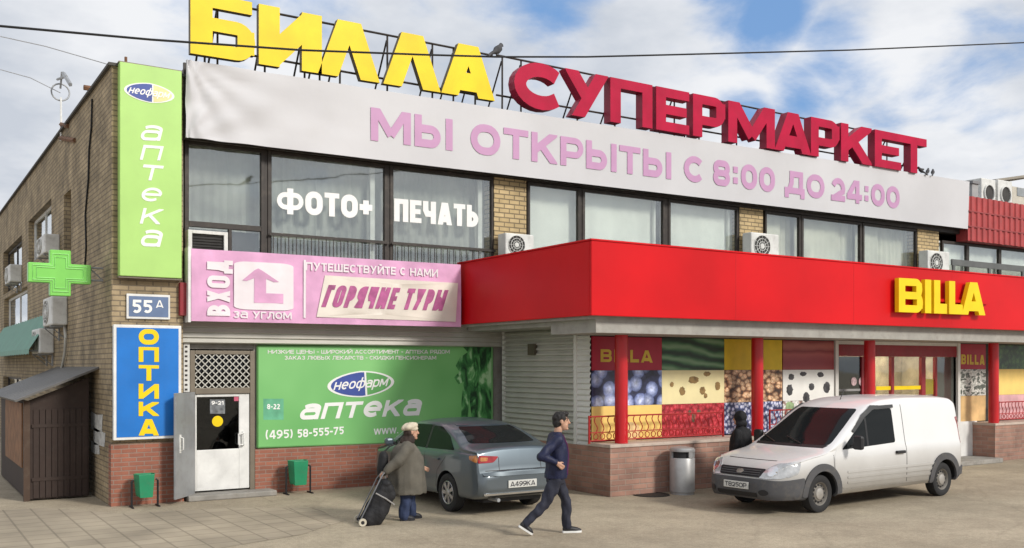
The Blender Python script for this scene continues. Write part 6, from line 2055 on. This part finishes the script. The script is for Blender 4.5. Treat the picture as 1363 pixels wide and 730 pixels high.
obj('badge', patch(vbvh, [(.075 * cos(a), .672 + .034 * sin(a)) for a in [2 * pi * i / 16 for i in range(16)]], 'F', .03, lift=.026), 'chrome', gr, world=False)
obj('air_intake', patch(vbvh, round_poly([(-.40, .30), (.40, .30), (.42, .36), (-.42, .36)], .02), 'F', .05, lift=.031, thick=.01), 'black_plastic', van, world=False)
px_ = vbvh.ray_cast(Vector((20, .0, .46)), Vector((-1, 0, 0)))[0].x + .045
plate(px_, van, .0, .405, .52, .52, 1, 'Т825ОР')
bm = merge(seam(vbvh, [(-.50, .86 - .0), (.50, .86)], 'F', .008, .001)); obj('bonnet_gap', bm, 'black_plastic', van, world=False)
for y in (-.3, .25):
    bm = bmesh.new(); a = vbvh.ray_cast(Vector((20, y, 1.07)), Vector((-1, 0, 0)))[0]; b = vbvh.ray_cast(Vector((20, y - .42, 1.16)), Vector((-1, 0, 0)))[0]
    tube(bm, [a + Vector((.02, 0, .02)), b + Vector((.02, 0, .02))], .010, 5); obj('wiper', bm, 'black_plastic', van, world=False)
bm = bmesh.new(); tube(bm, [(2.62, .0, 1.77), (2.5, 0, 1.96)], .008, 5); obj('aerial', bm, 'black_plastic', van, world=False)
for s_ in (1, -1):
    wheel(van, WF, s_ * .735, RW, .19, s_, 'steel'); wheel(van, WR, s_ * .735, RW, .19, s_, 'steel')
obj('underbody', merge(bx(.4, 4.9, -.54, .54, .22, .40), bx(WF - .06, WF + .06, -.66, .66, RW - .05, RW + .05), bx(WR - .06, WR + .06, -.66, .66, RW - .05, RW + .05)), 'black_plastic', van, world=False)

# ---- grey blue saloon, seen from the rear (local x forward)
SL = 4.25
cz = [(0, .66), (.035, .705), (.07, .725), (.085, .88), (.10, 1.02), (.125, 1.06), (.16, 1.075), (.45, 1.105), (.60, 1.14), (.9, 1.27), (1.22, 1.375), (1.55, 1.43), (2.0, 1.455), (2.4, 1.43), (2.65, 1.36), (2.95, 1.20), (3.3, .99), (3.45, .95), (3.85, .88), (4.05, .80), (4.17, .70), (4.25, .56)]
cb = [(0, .42), (.06, .33), (.3, .26), (3.9, .22), (4.1, .23), (4.25, .32)]
cw = [(0, .70), (.03, .76), (.10, .80), (.25, .835), (.8, .86), (3.2, .86), (3.7, .83), (3.95, .74), (4.12, .60), (4.25, .42)]
cbelt = [(0, .98), (.6, .985), (3.3, .92), (4.25, .7)]
CF, CR, RC = 3.38, .97, .315
body0 = car_body(SL, cz, cb, cw, cbelt, .42, crown=.03, edge=.09)
cbvh = BVHTree.FromBMesh(body0)
chd = radians(90)
pr2 = onZ(598, 681)
C0 = Vector((pr2.x + .80, pr2.y - CR, 0))
car = thing('parked_car', 'grey blue saloon car seen from behind, parked nose to the pharmacy wall', 'car', C0, chd)
cut = [cyl_y(CF, RC, RC + .05, .55, 1.2), cyl_y(CF, RC, RC + .05, -1.2, -.55), cyl_y(CR, RC, RC + .05, .55, 1.2), cyl_y(CR, RC, RC + .05, -1.2, -.55)]
body = eval_mesh(body0, cut); body0.free()
car_paint('car_bluegrey', (.085, .115, .14), .35, (.17, .155, .13), metal=.4, rough=.34, coat=.7)
obj('body', dark_wells(body, [(CF, RC, RC + .05), (CR, RC, RC + .05)]), ['car_bluegrey', 'black_plastic'], car, world=False, smooth=32)
obj('rear_window', patch(cbvh, round_poly([(-.64, 1.135), (.64, 1.135), (.52, 1.375), (-.52, 1.375)], .05), 'B', .04), 'car_glass', car, world=False, smooth=40)
obj('windscreen', patch(cbvh, round_poly([(-.66, 1.02), (.66, 1.02), (.53, 1.39), (-.53, 1.39)], .05), 'F', .04), 'car_glass', car, world=False, smooth=40)
obj('roof_spoiler', patch(cbvh, [(-.50, 1.385), (.50, 1.385), (.49, 1.405), (-.49, 1.405)], 'B', .04, lift=.012), 'car_bluegrey', car, world=False, smooth=40)
for s_, ax in ((1, 'L'), (-1, 'R')):
    obj('side_window', patch(cbvh, round_poly([(.80, 1.02), (1.72, 1.0), (1.72, 1.375), (1.42, 1.365), (1.05, 1.23)], .04), ax, .04, lift=.006), 'car_glass', car, world=False, smooth=40)
    obj('side_window', patch(cbvh, round_poly([(1.80, 1.0), (3.05, .985), (2.62, 1.27), (2.35, 1.37), (1.80, 1.385)], .04), ax, .04, lift=.006), 'car_glass', car, world=False, smooth=40)
    obj('window_trim', patch(cbvh, [(1.725, .99), (1.795, .99), (1.795, 1.39), (1.725, 1.385)], ax, .04, lift=.005), 'black_plastic', car, world=False)
    obj('door_gap', merge(seam(cbvh, [(1.76, .36), (1.76, .99)], ax, .010, .0012), seam(cbvh, [(.98, .99), (1.02, .90), (1.30, .66), (1.36, .38)], ax, .010, .0012), seam(cbvh, [(2.92, .38), (2.98, .93)], ax, .010, .0012)), 'black_plastic', car, world=False)
    for x in (1.22, 2.02):
        y = .862 * s_
        obj('handle', bx(x, x + .2, min(y, y + .03 * s_), max(y, y + .03 * s_), .83, .865), 'car_bluegrey', car, world=False, bevel=.008)
    tl = obj('tail_lamp', patch(cbvh, round_poly([(s_ * .40, .955), (s_ * .765, .985), (s_ * .785, .86), (s_ * .50, .865)], .03), 'B', .03, lift=.010), 'lamp_red', car, world=False, smooth=40)
    obj('lamp_side', patch(cbvh, round_poly([(.10, .985), (.30, .965), (.27, .91), (.10, .865)], .02), ax, .03, lift=.008), 'lamp_amber', tl, world=False, smooth=40)
    obj('lamp_reflector', patch(cbvh, round_poly([(s_ * .60, .945), (s_ * .74, .955), (s_ * .745, .89), (s_ * .62, .89)], .02), 'B', .03, lift=.014), 'lamp_amber', tl, world=False, smooth=40)
    obj('bumper_reflector', patch(cbvh, [(s_ * .40, .51), (s_ * .66, .52), (s_ * .66, .545), (s_ * .40, .54)], 'B', .04, lift=.016), mat('reflector_dark', (.12, .03, .04), .3), car, world=False)
    obj('headlight', patch(cbvh, round_poly([(s_ * .35, .70), (s_ * .68, .72), (s_ * .70, .62), (s_ * .40, .58)], .03), 'F', .03, lift=.008), 'lamp_clear', car, world=False)
    bm = bmesh.new(); tube(bm, [(2.9, s_ * .85, 1.0), (2.9, s_ * .93, 1.02)], .03, 6)
    mi = obj('mirror', bm, 'black_plastic', car, world=False)
    obj('mirror_shell', bx(2.84, 2.96, s_ * .90, s_ * 1.06, .97, 1.10), 'car_bluegrey', mi, world=False, bevel=.04)
obj('rear_bumper', patch(cbvh, round_poly([(-.78, .345), (.78, .345), (.79, .70), (.60, .715), (-.60, .715), (-.79, .70)], .04), 'B', .04, lift=.018, thick=.025), 'car_bluegrey', car, world=False, smooth=40)
obj('bumper_lip', patch(cbvh, round_poly([(-.70, .36), (.70, .36), (.72, .39), (-.72, .39)], .01), 'B', .05, lift=.032, thick=.016), 'chrome', car, world=False, smooth=40)
obj('diffuser', patch(cbvh, round_poly([(-.62, .33), (.62, .33), (.60, .352), (-.60, .352)], .01), 'B', .05, lift=.024), 'black_plastic', car, world=False)
obj('boot_gap', merge(seam(cbvh, [(-.66, .735), (.66, .735)], 'B', .014, .001), seam(cbvh, [(.40, .74), (.40, .94)], 'B', .010, .001), seam(cbvh, [(-.40, .74), (-.40, .94)], 'B', .010, .001)), 'black_plastic', car, world=False)
px_ = cbvh.ray_cast(Vector((-20, .0, .55)), Vector((1, 0, 0)))[0].x - .032
plate(px_, car, .02, .455, .575, .54, -1, 'А499КА')
obj('bumper_step', patch(cbvh, round_poly([(-.72, .655), (.72, .655), (.74, .70), (-.74, .70)], .01), 'B', .05, lift=.034, thick=.02), 'car_bluegrey', car, world=False, smooth=40)
for s_ in (1, -1):
    wheel(car, CF, s_ * .755, RC, .20, s_, 'alloy'); wheel(car, CR, s_ * .755, RC, .20, s_, 'alloy')
obj('underbody', merge(bx(.3, 3.9, -.55, .55, .2, .40), bx(CF - .05, CF + .05, -.67, .67, RC - .05, RC + .05), bx(CR - .05, CR + .05, -.67, .67, RC - .05, RC + .05)), 'black_plastic', car, world=False)
bm = bmesh.new(); tube(bm, [(.0, .45, .27), (.35, .45, .27)], .03, 10); obj('exhaust', bm, 'steel_grey', car, world=False)
# ------------------------------------------------------------------ people


def ball(bm, c, rx, ry=None, rz=None, seg=14, rot=None):
    ry = ry or rx; rz = rz or rx
    m = Matrix.Translation(c) @ (rot or Matrix()) @ Matrix.Diagonal((rx, ry, rz, 1))
    lathe(bm, [(sin(pi * i / 10), -cos(pi * i / 10)) for i in range(11)], seg, m)


def limb(bm, pts):
    """tapered capsule chain: [(point, radius)]"""
    P = [Vector(p) for p, r in pts]; R = [r for p, r in pts]
    # extra rings between the joints so that bends stay round
    Q, S_ = [], []
    for i in range(len(P) - 1):
        for k in range(4):
            t = k / 4; Q.append(P[i].lerp(P[i + 1], t)); S_.append(R[i] + (R[i + 1] - R[i]) * t)
    Q.append(P[-1]); S_.append(R[-1])
    tube(bm, Q, S_, 14)
    for p, r in zip(P, R): ball(bm, p, r)


def trunk(bm, secs, seg=20):
    """stacked ellipses (x, y, z, rx, ry)"""
    rings = [[bm.verts.new((x + rx * cos(2 * pi * k / seg), y + ry * sin(2 * pi * k / seg), z)) for k in range(seg)] for x, y, z, rx, ry in secs]
    for A, B in zip(rings, rings[1:]):
        for k in range(seg):
            l = (k + 1) % seg; bm.faces.new((A[k], A[l], B[l], B[k]))
    bm.faces.new(rings[0][::-1]); bm.faces.new(rings[-1])


def fuse(bm, vox, smooth=4):
    me = bpy.data.meshes.new('tmp'); bm.to_mesh(me); bm.free()
    o = bpy.data.objects.new('tmp', me); S.collection.objects.link(o)
    r = o.modifiers.new('r', 'REMESH'); r.mode = 'VOXEL'; r.voxel_size = vox
    s = o.modifiers.new('s', 'SMOOTH'); s.iterations = smooth; s.factor = .5
    dg = bpy.context.evaluated_depsgraph_get()
    out = bmesh.new(); out.from_mesh(o.evaluated_get(dg).to_mesh())
    bpy.data.objects.remove(o); bpy.data.meshes.remove(me)
    return out


def wrinkle(bm, amp, sc, seed=0):
    for v in bm.verts:
        v.co += v.normal * amp * noise.noise(Vector((v.co.x * sc, v.co.y * sc, v.co.z * sc * .6 + seed)))
    return bm


def head_parts(bm, c, s=1.0):
    """head facing +x, centre c"""
    c = Vector(c)
    ball(bm, c + Vector((-.010, 0, .025)) * s, .098 * s, .078 * s, .100 * s)
    ball(bm, c + Vector((.030, 0, -.045)) * s, .062 * s, .060 * s, .078 * s)
    limb(bm, [(c + Vector((.088, 0, .025)) * s, .012 * s), (c + Vector((.112, 0, -.022)) * s, .017 * s)])
    ball(bm, c + Vector((.082, 0, -.060)) * s, .018 * s, .026 * s, .012 * s)
    ball(bm, c + Vector((.072, 0, -.098)) * s, .028 * s, .030 * s, .022 * s)
    for y in (-1, 1):
        ball(bm, c + Vector((-.005, y * .082, -.005)) * s, .020 * s, .009 * s, .032 * s)
        ball(bm, c + Vector((.078, y * .032, .040)) * s, .022 * s, .024 * s, .010 * s)


def hand_parts(bm, wrist, dirv, palmn, s=1.0, curl=.6):
    """palm, four fingers and a thumb; dirv along the hand, palmn out of the palm"""
    w = Vector(wrist); d = Vector(dirv).normalized(); n = Vector(palmn); n = (n - d * n.dot(d)).normalized(); a = d.cross(n)
    limb(bm, [(w, .026 * s), (w + d * .045 * s + a * .012 * s, .024 * s), (w + d * .085 * s + a * .020 * s, .017 * s)])
    limb(bm, [(w + d * .02 * s - a * .012 * s, .022 * s), (w + d * .085 * s - a * .022 * s, .016 * s)])
    for k, (off, ln) in enumerate(((.030, .066), (.010, .076), (-.010, .071), (-.029, .055))):
        b = w + d * .085 * s + a * off * s
        p1 = b + (d * cos(curl * .5) + n * sin(curl * .5)) * ln * .42 * s
        p2 = p1 + (d * cos(curl * 1.3) + n * sin(curl * 1.3)) * ln * .34 * s
        p3 = p2 + (d * cos(curl * 2.1) + n * sin(curl * 2.1)) * ln * .26 * s
        limb(bm, [(b, .0095 * s), (p1, .0088 * s), (p2, .008 * s), (p3, .007 * s)])
    b = w + d * .03 * s + a * .026 * s
    limb(bm, [(b, .013 * s), (b + (a * .7 + d * .6 + n * .3) * .035 * s, .011 * s), (b + (a * .6 + d * .9 + n * .6) * .055 * s, .009 * s)])


def paint_face(bm, c, s=1.0):
    c = Vector(c)
    for f in bm.faces:
        p = (f.calc_center_median() - c) / s
        if p.x > .05:
            if abs(abs(p.y) - .032) < .014 and abs(p.z - .020) < .0075: f.material_index = 1
            elif abs(abs(p.y) - .032) < .022 and abs(p.z - .046) < .006: f.material_index = 1
            elif abs(p.y) < .026 and abs(p.z + .060) < .008: f.material_index = 2
    return bm


mat('skin', (.50, .29, .20), .55, var=.06, vscale=9)
mat('face_dark', (.03, .022, .018), .5)
mat('lip', (.38, .15, .12), .5)
SK = ['skin', 'face_dark', 'lip']
mat('hair_black', (.014, .012, .012), .55, bump=.5, bscale=90)
mat('jacket_navy', (.008, .012, .046), .55, var=.25, vscale=7, bump=.25, bscale=60)
mat('shirt_lilac', (.50, .30, .50), .7, var=.1)
mat('trousers_navy', (.022, .024, .040), .75, var=.25, vscale=6, bump=.2)
mat('shoe_black', (.02, .02, .022), .5)
mat('sole_white', (.78, .78, .76), .5)


def shoe(parent, heel, toe, up, m1='shoe_black', m2='sole_white', s=1.0, side=None):
    """shoe from heel to toe points on the sole, up = direction of the instep"""
    h, t_ = Vector(heel), Vector(toe); d = (t_ - h); L_ = d.length; d.normalize(); u = Vector(up); u = (u - d * u.dot(d)).normalized()
    bm = bmesh.new()
    limb(bm, [(h + d * .045 + u * .055, .045 * s), (h + d * L_ * .45 + u * .050, .044 * s), (h + d * L_ * .72 + u * .036, .042 * s), (h + d * (L_ - .035) + u * .028, .030 * s)])
    limb(bm, [(h + d * .05 + u * .06, .042 * s), (h + d * .07 + u * .11, .040 * s)])
    bm = fuse(bm, .009, 3)
    o = obj('shoe', bm, m1, parent, world=False, smooth=True)
    a = d.cross(u)
    bm = bmesh.new()
    out = [(0, -.030), (.02, -.036), (.45, -.040), (.72, -.046), (.93, -.030), (1.0, 0), (.93, .030), (.72, .046), (.45, .038), (.02, .036), (0, .030)]
    prism(bm, [(x * L_, y) for x, y in round_poly(out, .02)], lambda p, q_, dd: h + d * p + a * q_ + u * dd, .028)
    obj('sole', bm, m2, o, world=False, smooth=35)
    return o


# ---- young man walking to the right
pm = onZ(741, 711)
man = thing('person', 'man in navy jacket and dark trousers striding past the parked car', 'person', pm, radians(-24))
hc = (.06, 0, 1.605)
b_ = bmesh.new()
head_parts(b_, hc, 1.06)
limb(b_, [((-.01, 0, 1.36), .062), ((.02, 0, 1.50), .056)])
trunk(b_, [(-.03, 0, .82, .115, .155), (-.02, 0, .95, .11, .15), (0, 0, 1.12, .115, .155), (0, 0, 1.28, .115, .175), (-.01, 0, 1.38, .085, .14), (-.01, 0, 1.43, .06, .07)])
for s_ in (1, -1): ball(b_, (-.015, s_ * .165, 1.345), .062)
legs_ = {-1: [(-.02, .80), (-.20, .44), (-.47, .165)], 1: [(.0, .80), (.15, .46), (.155, .10)]}
for s_, j in legs_.items():
    limb(b_, [((j[0][0], s_ * .085, j[0][1]), .085), ((j[1][0], s_ * .085, j[1][1]), .056), ((j[2][0], s_ * .085, j[2][1]), .040)])
arms = {-1: [(-.03, -.185, 1.35), (-.28, -.25, 1.13), (-.07, -.245, 1.045)], 1: [(-.03, .185, 1.35), (-.07, .25, 1.09), (.05, .245, .94)]}
for s_, j in arms.items():
    limb(b_, [(j[0], .052), (j[1], .042), (j[2], .030)])
    d_ = (Vector(j[2]) - Vector(j[1])).normalized()
    hand_parts(b_, Vector(j[2]) + d_ * .02, d_ + Vector((0, 0, -.35)), (0, -s_ * 1.0, 0), 1.0, .7)
b_ = paint_face(fuse(b_, .0075, 3), hc, 1.06)
obj('body', b_, SK, man, world=False, smooth=True)
b_ = bmesh.new()
ball(b_, (hc[0] - .020, 0, hc[2] + .048), .112, .092, .096)
ball(b_, (hc[0] - .055, 0, hc[2] - .02), .072, .084, .075)
ball(b_, (hc[0] + .055, 0, hc[2] + .105), .055, .07, .035)
b_ = wrinkle(fuse(b_, .009, 2), .012, 30)
obj('hair', b_, 'hair_black', man, world=False, smooth=True)
b_ = bmesh.new()
trunk(b_, [(-.025, 0, .80, .155, .195), (-.02, 0, .84, .160, .200), (-.01, 0, 1.0, .155, .20), (-.005, 0, 1.15, .158, .205), (-.01, 0, 1.29, .150, .212), (-.02, 0, 1.37, .118, .18), (-.015, 0, 1.425, .088, .11), (-.005, 0, 1.46, .078, .085)])
for s_, j in arms.items():
    limb(b_, [((-.02, s_ * .16, 1.355), .078), (j[0], .078), (j[1], .068), (Vector(j[2]) - (Vector(j[2]) - Vector(j[1])).normalized() * .01, .052)])
b_ = wrinkle(fuse(b_, .011, 2), .020, 11, 2)
jk = obj('jacket', b_, 'jacket_navy', man, world=False, smooth=True)
b_ = bmesh.new()   # open front showing the shirt
jb = BVHTree.FromBMesh((lambda q_: (q_.from_mesh(jk.data), q_)[1])(bmesh.new()))
b_ = patch(jb, [(-.045, .86), (.035, .86), (.05, 1.20), (.06, 1.40), (-.055, 1.40), (-.05, 1.20)], 'F', .03, lift=.006, thick=.02)
obj('shirt', b_, 'shirt_lilac', man, world=False, smooth=True)
b_ = merge(patch(jb, [(.038, .85), (.066, .85), (.082, 1.22), (.092, 1.42), (.062, 1.42), (.052, 1.2)], 'F', .03, lift=.014, thick=.03), patch(jb, [(-.048, .85), (-.076, .85), (-.082, 1.22), (-.092, 1.42), (-.058, 1.42), (-.052, 1.2)], 'F', .03, lift=.014, thick=.03))
obj('jacket_lining', b_, mat('lining_purple', (.12, .025, .10), .6, var=.2), man, world=False, smooth=True)
b_ = bmesh.new()
trunk(b_, [(-.025, 0, .72, .125, .165), (-.03, 0, .80, .135, .17), (-.025, 0, .90, .130, .168)])
for s_, j in legs_.items():
    limb(b_, [((j[0][0], s_ * .085, j[0][1]), .098), (((j[0][0] + j[1][0]) / 2, s_ * .087, (j[0][1] + j[1][1]) / 2), .090), ((j[1][0], s_ * .087, j[1][1]), .074), ((j[2][0], s_ * .087, j[2][1] - .0), .062)])
obj('trousers', wrinkle(fuse(b_, .011, 2), .022, 13, 5), 'trousers_navy', man, world=False, smooth=True)
shoe(man, (.095, .087, .0), (.385, .10, .0), (0, 0, 1))
shoe(man, (-.575, -.087, .135), (-.375, -.10, .005), (.35, 0, 1))

# ---- elderly woman with a shopping trolley
pw = onZ(541, 692)
wom = thing('person', 'elderly woman in grey coat and cream beret pulling a shopping trolley', 'person', pw, radians(-14))
mat('coat_grey', (.115, .105, .085), .85, var=.22, vscale=5, bump=.35, bscale=80)
mat('beret_cream', (.60, .53, .41), .85, var=.12, vscale=12, bump=.3)
mat('jeans', (.03, .045, .10), .8, var=.25, vscale=7)
mat('scarf_dark', (.035, .022, .018), .8, var=.3, vscale=16)
mat('boot_dark', (.025, .025, .03), .5)
hc = (.07, 0, 1.365)
b_ = bmesh.new()
head_parts(b_, hc, 1.0)
limb(b_, [((.0, 0, 1.14), .06), ((.04, 0, 1.29), .055)])
trunk(b_, [(0, 0, .60, .15, .17), (0, 0, .80, .16, .18), (0, 0, 1.0, .15, .18), (0, 0, 1.13, .12, .17), (0, 0, 1.2, .08, .09)])
wl_ = {-1: [(-.03, .60), (-.03, .34), (-.07, .08)], 1: [(.03, .60), (.06, .34), (.09, .08)]}
for s_, j in wl_.items():
    limb(b_, [((j[0][0], s_ * .08, j[0][1]), .09), ((j[1][0], s_ * .08, j[1][1]), .06), ((j[2][0], s_ * .08, j[2][1]), .042)])
wa = {-1: [(-.03, -.19, 1.12), (-.20, -.27, .93), (-.38, -.25, .80)], 1: [(.0, .19, 1.12), (.06, .25, .90), (.27, .20, .80)]}
for s_, j in wa.items():
    limb(b_, [(j[0], .055), (j[1], .045), (j[2], .030)])
    d_ = (Vector(j[2]) - Vector(j[1])).normalized()
    hand_parts(b_, Vector(j[2]) + d_ * .015, d_, (0, 0, -1) if s_ < 0 else (0, -1, 0), .92, .9 if s_ < 0 else .6)
obj('body', paint_face(fuse(b_, .0075, 3), hc), SK, wom, world=False, smooth=True)
b_ = bmesh.new()
trunk(b_, [(.0, 0, .415, .305, .285), (.0, 0, .45, .31, .29), (.0, 0, .62, .295, .285), (.0, 0, .80, .285, .275), (.005, 0, .95, .262, .262), (-.01, 0, 1.06, .225, .250), (-.02, 0, 1.14, .17, .215), (-.01, 0, 1.20, .12, .14), (.0, 0, 1.245, .095, .10)])
for s_, j in wa.items():
    limb(b_, [((-.02, s_ * .16, 1.12), .098), (j[0], .098), (j[1], .086), (Vector(j[2]) - (Vector(j[2]) - Vector(j[1])).normalized() * .005, .064)])
obj('coat', wrinkle(fuse(b_, .013, 2), .024, 8, 1), 'coat_grey', wom, world=False, smooth=True)
b_ = bmesh.new()
ball(b_, (hc[0] - .03, 0, hc[2] + .085), .135, .125, .062, rot=Matrix.Rotation(radians(-14), 4, 'Y'))
ball(b_, (hc[0] + .0, 0, hc[2] + .055), .112, .098, .05)
limb(b_, [((hc[0] - .03, 0, hc[2] + .14), .010), ((hc[0] - .03, 0, hc[2] + .16), .008)])
obj('beret', wrinkle(fuse(b_, .01, 2), .015, 14, 3), 'beret_cream', wom, world=False, smooth=True)
b_ = bmesh.new()
ball(b_, (hc[0] - .045, 0, hc[2] - .01), .082, .088, .085); ball(b_, (hc[0] - .03, 0, hc[2] - .10), .10, .105, .06)
trunk(b_, [(.0, 0, 1.20, .115, .12), (.015, 0, 1.25, .115, .115), (.02, 0, 1.29, .09, .09)])
obj('scarf', wrinkle(fuse(b_, .011, 2), .02, 18, 4), 'scarf_dark', wom, world=False, smooth=True)
b_ = bmesh.new()
trunk(b_, [(.0, 0, .50, .16, .18), (.0, 0, .60, .17, .19)])
for s_, j in wl_.items():
    limb(b_, [((j[0][0], s_ * .085, j[0][1]), .105), ((j[1][0], s_ * .085, j[1][1]), .092), ((j[2][0], s_ * .085, j[2][1]), .080)])
obj('trousers', wrinkle(fuse(b_, .012, 2), .02, 13, 6), 'jeans', wom, world=False, smooth=True)
shoe(wom, (.03, .085, 0), (.27, .10, 0), (0, 0, 1), 'boot_dark', 'boot_dark', 1.05)
shoe(wom, (-.13, -.085, 0), (.11, -.10, 0), (0, 0, 1), 'boot_dark', 'boot_dark', 1.05)
# trolley
R16 = Matrix.Rotation(radians(-14), 4, 'Z')
tr = thing('shopping_trolley', 'black two wheeled shopping trolley tilted behind the woman in the grey coat', 'trolley', Vector(pw) + (R16 @ Vector((-.66, -.25, 0))), radians(-14))
mat('trolley_bag', (.014, .014, .016), .7, var=.3, vscale=8, bump=.3)
ax0, ax1 = Vector((-.11, 0, .075)), Vector((.235, 0, .775))
ad_ = (ax1 - ax0).normalized(); an_ = Vector((ad_.z, 0, -ad_.x))
b_ = bmesh.new()
rgx = random.Random(4)
bl = [(.06, .0), (.03, .28), (.09, .34), (.42, .35), (.54, .31), (.66, .20), (.66, .03), (.5, .0)]
for k in range(9):
    t0 = .05 + .60 * k / 8
    w_ = (.12, .145, .155, .16, .16, .155, .145, .12, .07)[k]
    c_ = ax0 + ad_ * t0 + an_ * (w_ + .005 + (.02 if k > 5 else 0))
    for y in (-.11, 0, .11): ball(b_, c_ + Vector((0, y, 0)), w_, .085, w_ * .95)
obj('bag', wrinkle(fuse(b_, .011, 3), .03, 9, 9), 'trolley_bag', tr, world=False, smooth=True)
b_ = bmesh.new(); tube(b_, [ax0 + ad_ * .46 + an_ * .0 + Vector((0, -.175, 0)), ax0 + ad_ * .45 + an_ * .17 + Vector((0, -.205, 0)), ax0 + ad_ * .42 + an_ * .335 + Vector((0, -.16, 0)), ax0 + ad_ * .42 + an_ * .335 + Vector((0, .16, 0))], .012, 6)
obj('bag_band', b_, mat('band_grey', (.30, .29, .28), .6), tr, world=False)
b_ = bmesh.new()
for y in (-.12, .12): tube(b_, [ax0 + Vector((0, y, 0)) - an_ * .02, ax0 + ad_ * .66 + Vector((0, y, 0)) - an_ * .02, ax1 + Vector((0, y * .6, 0))], .011, 8)
tube(b_, [ax1 + Vector((0, -.09, 0)), ax1 + Vector((.0, .09, 0))], .014, 8)
tube(b_, [ax0 + Vector((0, -.2, -.02)), ax0 + Vector((0, .2, -.02))], .010, 6)
tube(b_, [ax0 + Vector((0, -.1, -.0)), ax0 + an_ * .28 + Vector((0, -.1, .0)), Vector((.19, -.1, .0))], .010, 6)
obj('frame', b_, mat('trolley_steel', (.22, .22, .23), .4, .6), tr, world=False, smooth=True)
for y in (-.2, .2):
    m_ = Matrix.Translation((ax0.x, y, .062)) @ Matrix.Rotation(pi / 2, 4, 'X')
    b_ = bmesh.new(); lathe(b_, [(.028, -.016), (.056, -.018), (.062, 0), (.056, .018), (.028, .016)], 22, m_)
    w_ = obj('wheel', b_, mat('wheel_cream', (.55, .50, .40), .6), tr, world=False, smooth=True)
    b_ = bmesh.new(); lathe(b_, [(0, -.014), (.029, -.014), (.029, .014), (0, .014)], 14, m_); obj('rim', b_, 'black_plastic', w_, world=False)
# dark bag on the woman's back
b_ = bmesh.new(); limb(b_, [((-.36, .02, .98), .10), ((-.38, .02, .80), .115)])
t = thing('shoulder_bag', 'black bag hanging behind the woman in the grey coat', 'bag', Vector(pw) + (R16 @ Vector((-.38, .02, .7))), radians(-14))
for v in b_.verts: v.co -= Vector((-.38, .02, .7))
for v in b_.verts: v.co.x *= .75
obj('pouch', fuse(b_, .012, 3), 'trolley_bag', t, world=False, smooth=True)
b_ = bmesh.new(); tube(b_, [(0, .0, .34), (.12, .02, .45), (.30, .06, .50)], .012, 6); obj('strap', b_, 'trolley_bag', t, world=False)

# ---- third person in a dark hooded coat behind the van's bonnet
pb_ = Vector((uX(986, 13.05), 13.05, 0))
per = thing('person', 'person in a black hooded coat walking along the low wall behind the van bonnet', 'person', pb_, radians(105))
mat('coat_black', (.010, .010, .012), .8, var=.3, vscale=7, bump=.3)
hc = (.05, 0, 1.40)
b_ = bmesh.new(); head_parts(b_, hc, .98); limb(b_, [((0, 0, 1.18), .06), ((.03, 0, 1.32), .055)])
trunk(b_, [(0, 0, .70, .13, .16), (0, 0, .9, .13, .16), (0, 0, 1.1, .13, .18), (0, 0, 1.2, .08, .1)])
tl_ = {-1: [(-.02, .72), (-.06, .40), (-.18, .09)], 1: [(.02, .72), (.12, .40), (.16, .09)]}
for s_, j in tl_.items(): limb(b_, [((j[0][0], s_ * .085, j[0][1]), .09), ((j[1][0], s_ * .085, j[1][1]), .06), ((j[2][0], s_ * .085, j[2][1]), .042)])
ta = {-1: [(-.02, -.18, 1.14), (.0, -.25, .92), (.10, -.22, .76)], 1: [(-.02, .18, 1.14), (-.06, .25, .92), (-.02, .24, .74)]}
for s_, j in ta.items():
    limb(b_, [(j[0], .05), (j[1], .042), (j[2], .03)]); hand_parts(b_, j[2], Vector(j[2]) - Vector(j[1]), (0, -s_, 0), .95, .7)
obj('body', paint_face(fuse(b_, .009, 3), hc, .98), SK, per, world=False, smooth=True)
b_ = bmesh.new()
trunk(b_, [(0, 0, .55, .24, .25), (0, 0, .62, .245, .255), (0, 0, .85, .215, .235), (0, 0, 1.05, .19, .23), (-.01, 0, 1.15, .15, .20), (0, 0, 1.24, .10, .11), (.0, 0, 1.30, .09, .095)])
for s_, j in ta.items(): limb(b_, [((-.01, s_ * .15, 1.14), .085), (j[0], .08), (j[1], .07), (j[2], .055)])
obj('coat', wrinkle(fuse(b_, .014, 2), .02, 9, 7), 'coat_black', per, world=False, smooth=True)
b_ = bmesh.new(); ball(b_, (hc[0] - .035, 0, hc[2] + .035), .125, .115, .125); ball(b_, (hc[0] - .06, 0, hc[2] - .09), .11, .12, .09)
obj('hood', wrinkle(fuse(b_, .012, 2), .015, 14, 8), 'coat_black', per, world=False, smooth=True)
b_ = bmesh.new(); trunk(b_, [(0, 0, .62, .14, .17), (0, 0, .74, .14, .17)])
for s_, j in tl_.items(): limb(b_, [((j[0][0], s_ * .085, j[0][1]), .10), ((j[1][0], s_ * .085, j[1][1]), .078), ((j[2][0], s_ * .085, j[2][1]), .062)])
obj('trousers', fuse(b_, .014, 2), 'trousers_navy', per, world=False, smooth=True)
shoe(per, (.10, .085, 0), (.35, .1, 0), (0, 0, 1), 'boot_dark', 'boot_dark'); shoe(per, (-.25, -.085, .03), (-.01, -.1, .0), (0, 0, 1), 'boot_dark', 'boot_dark')
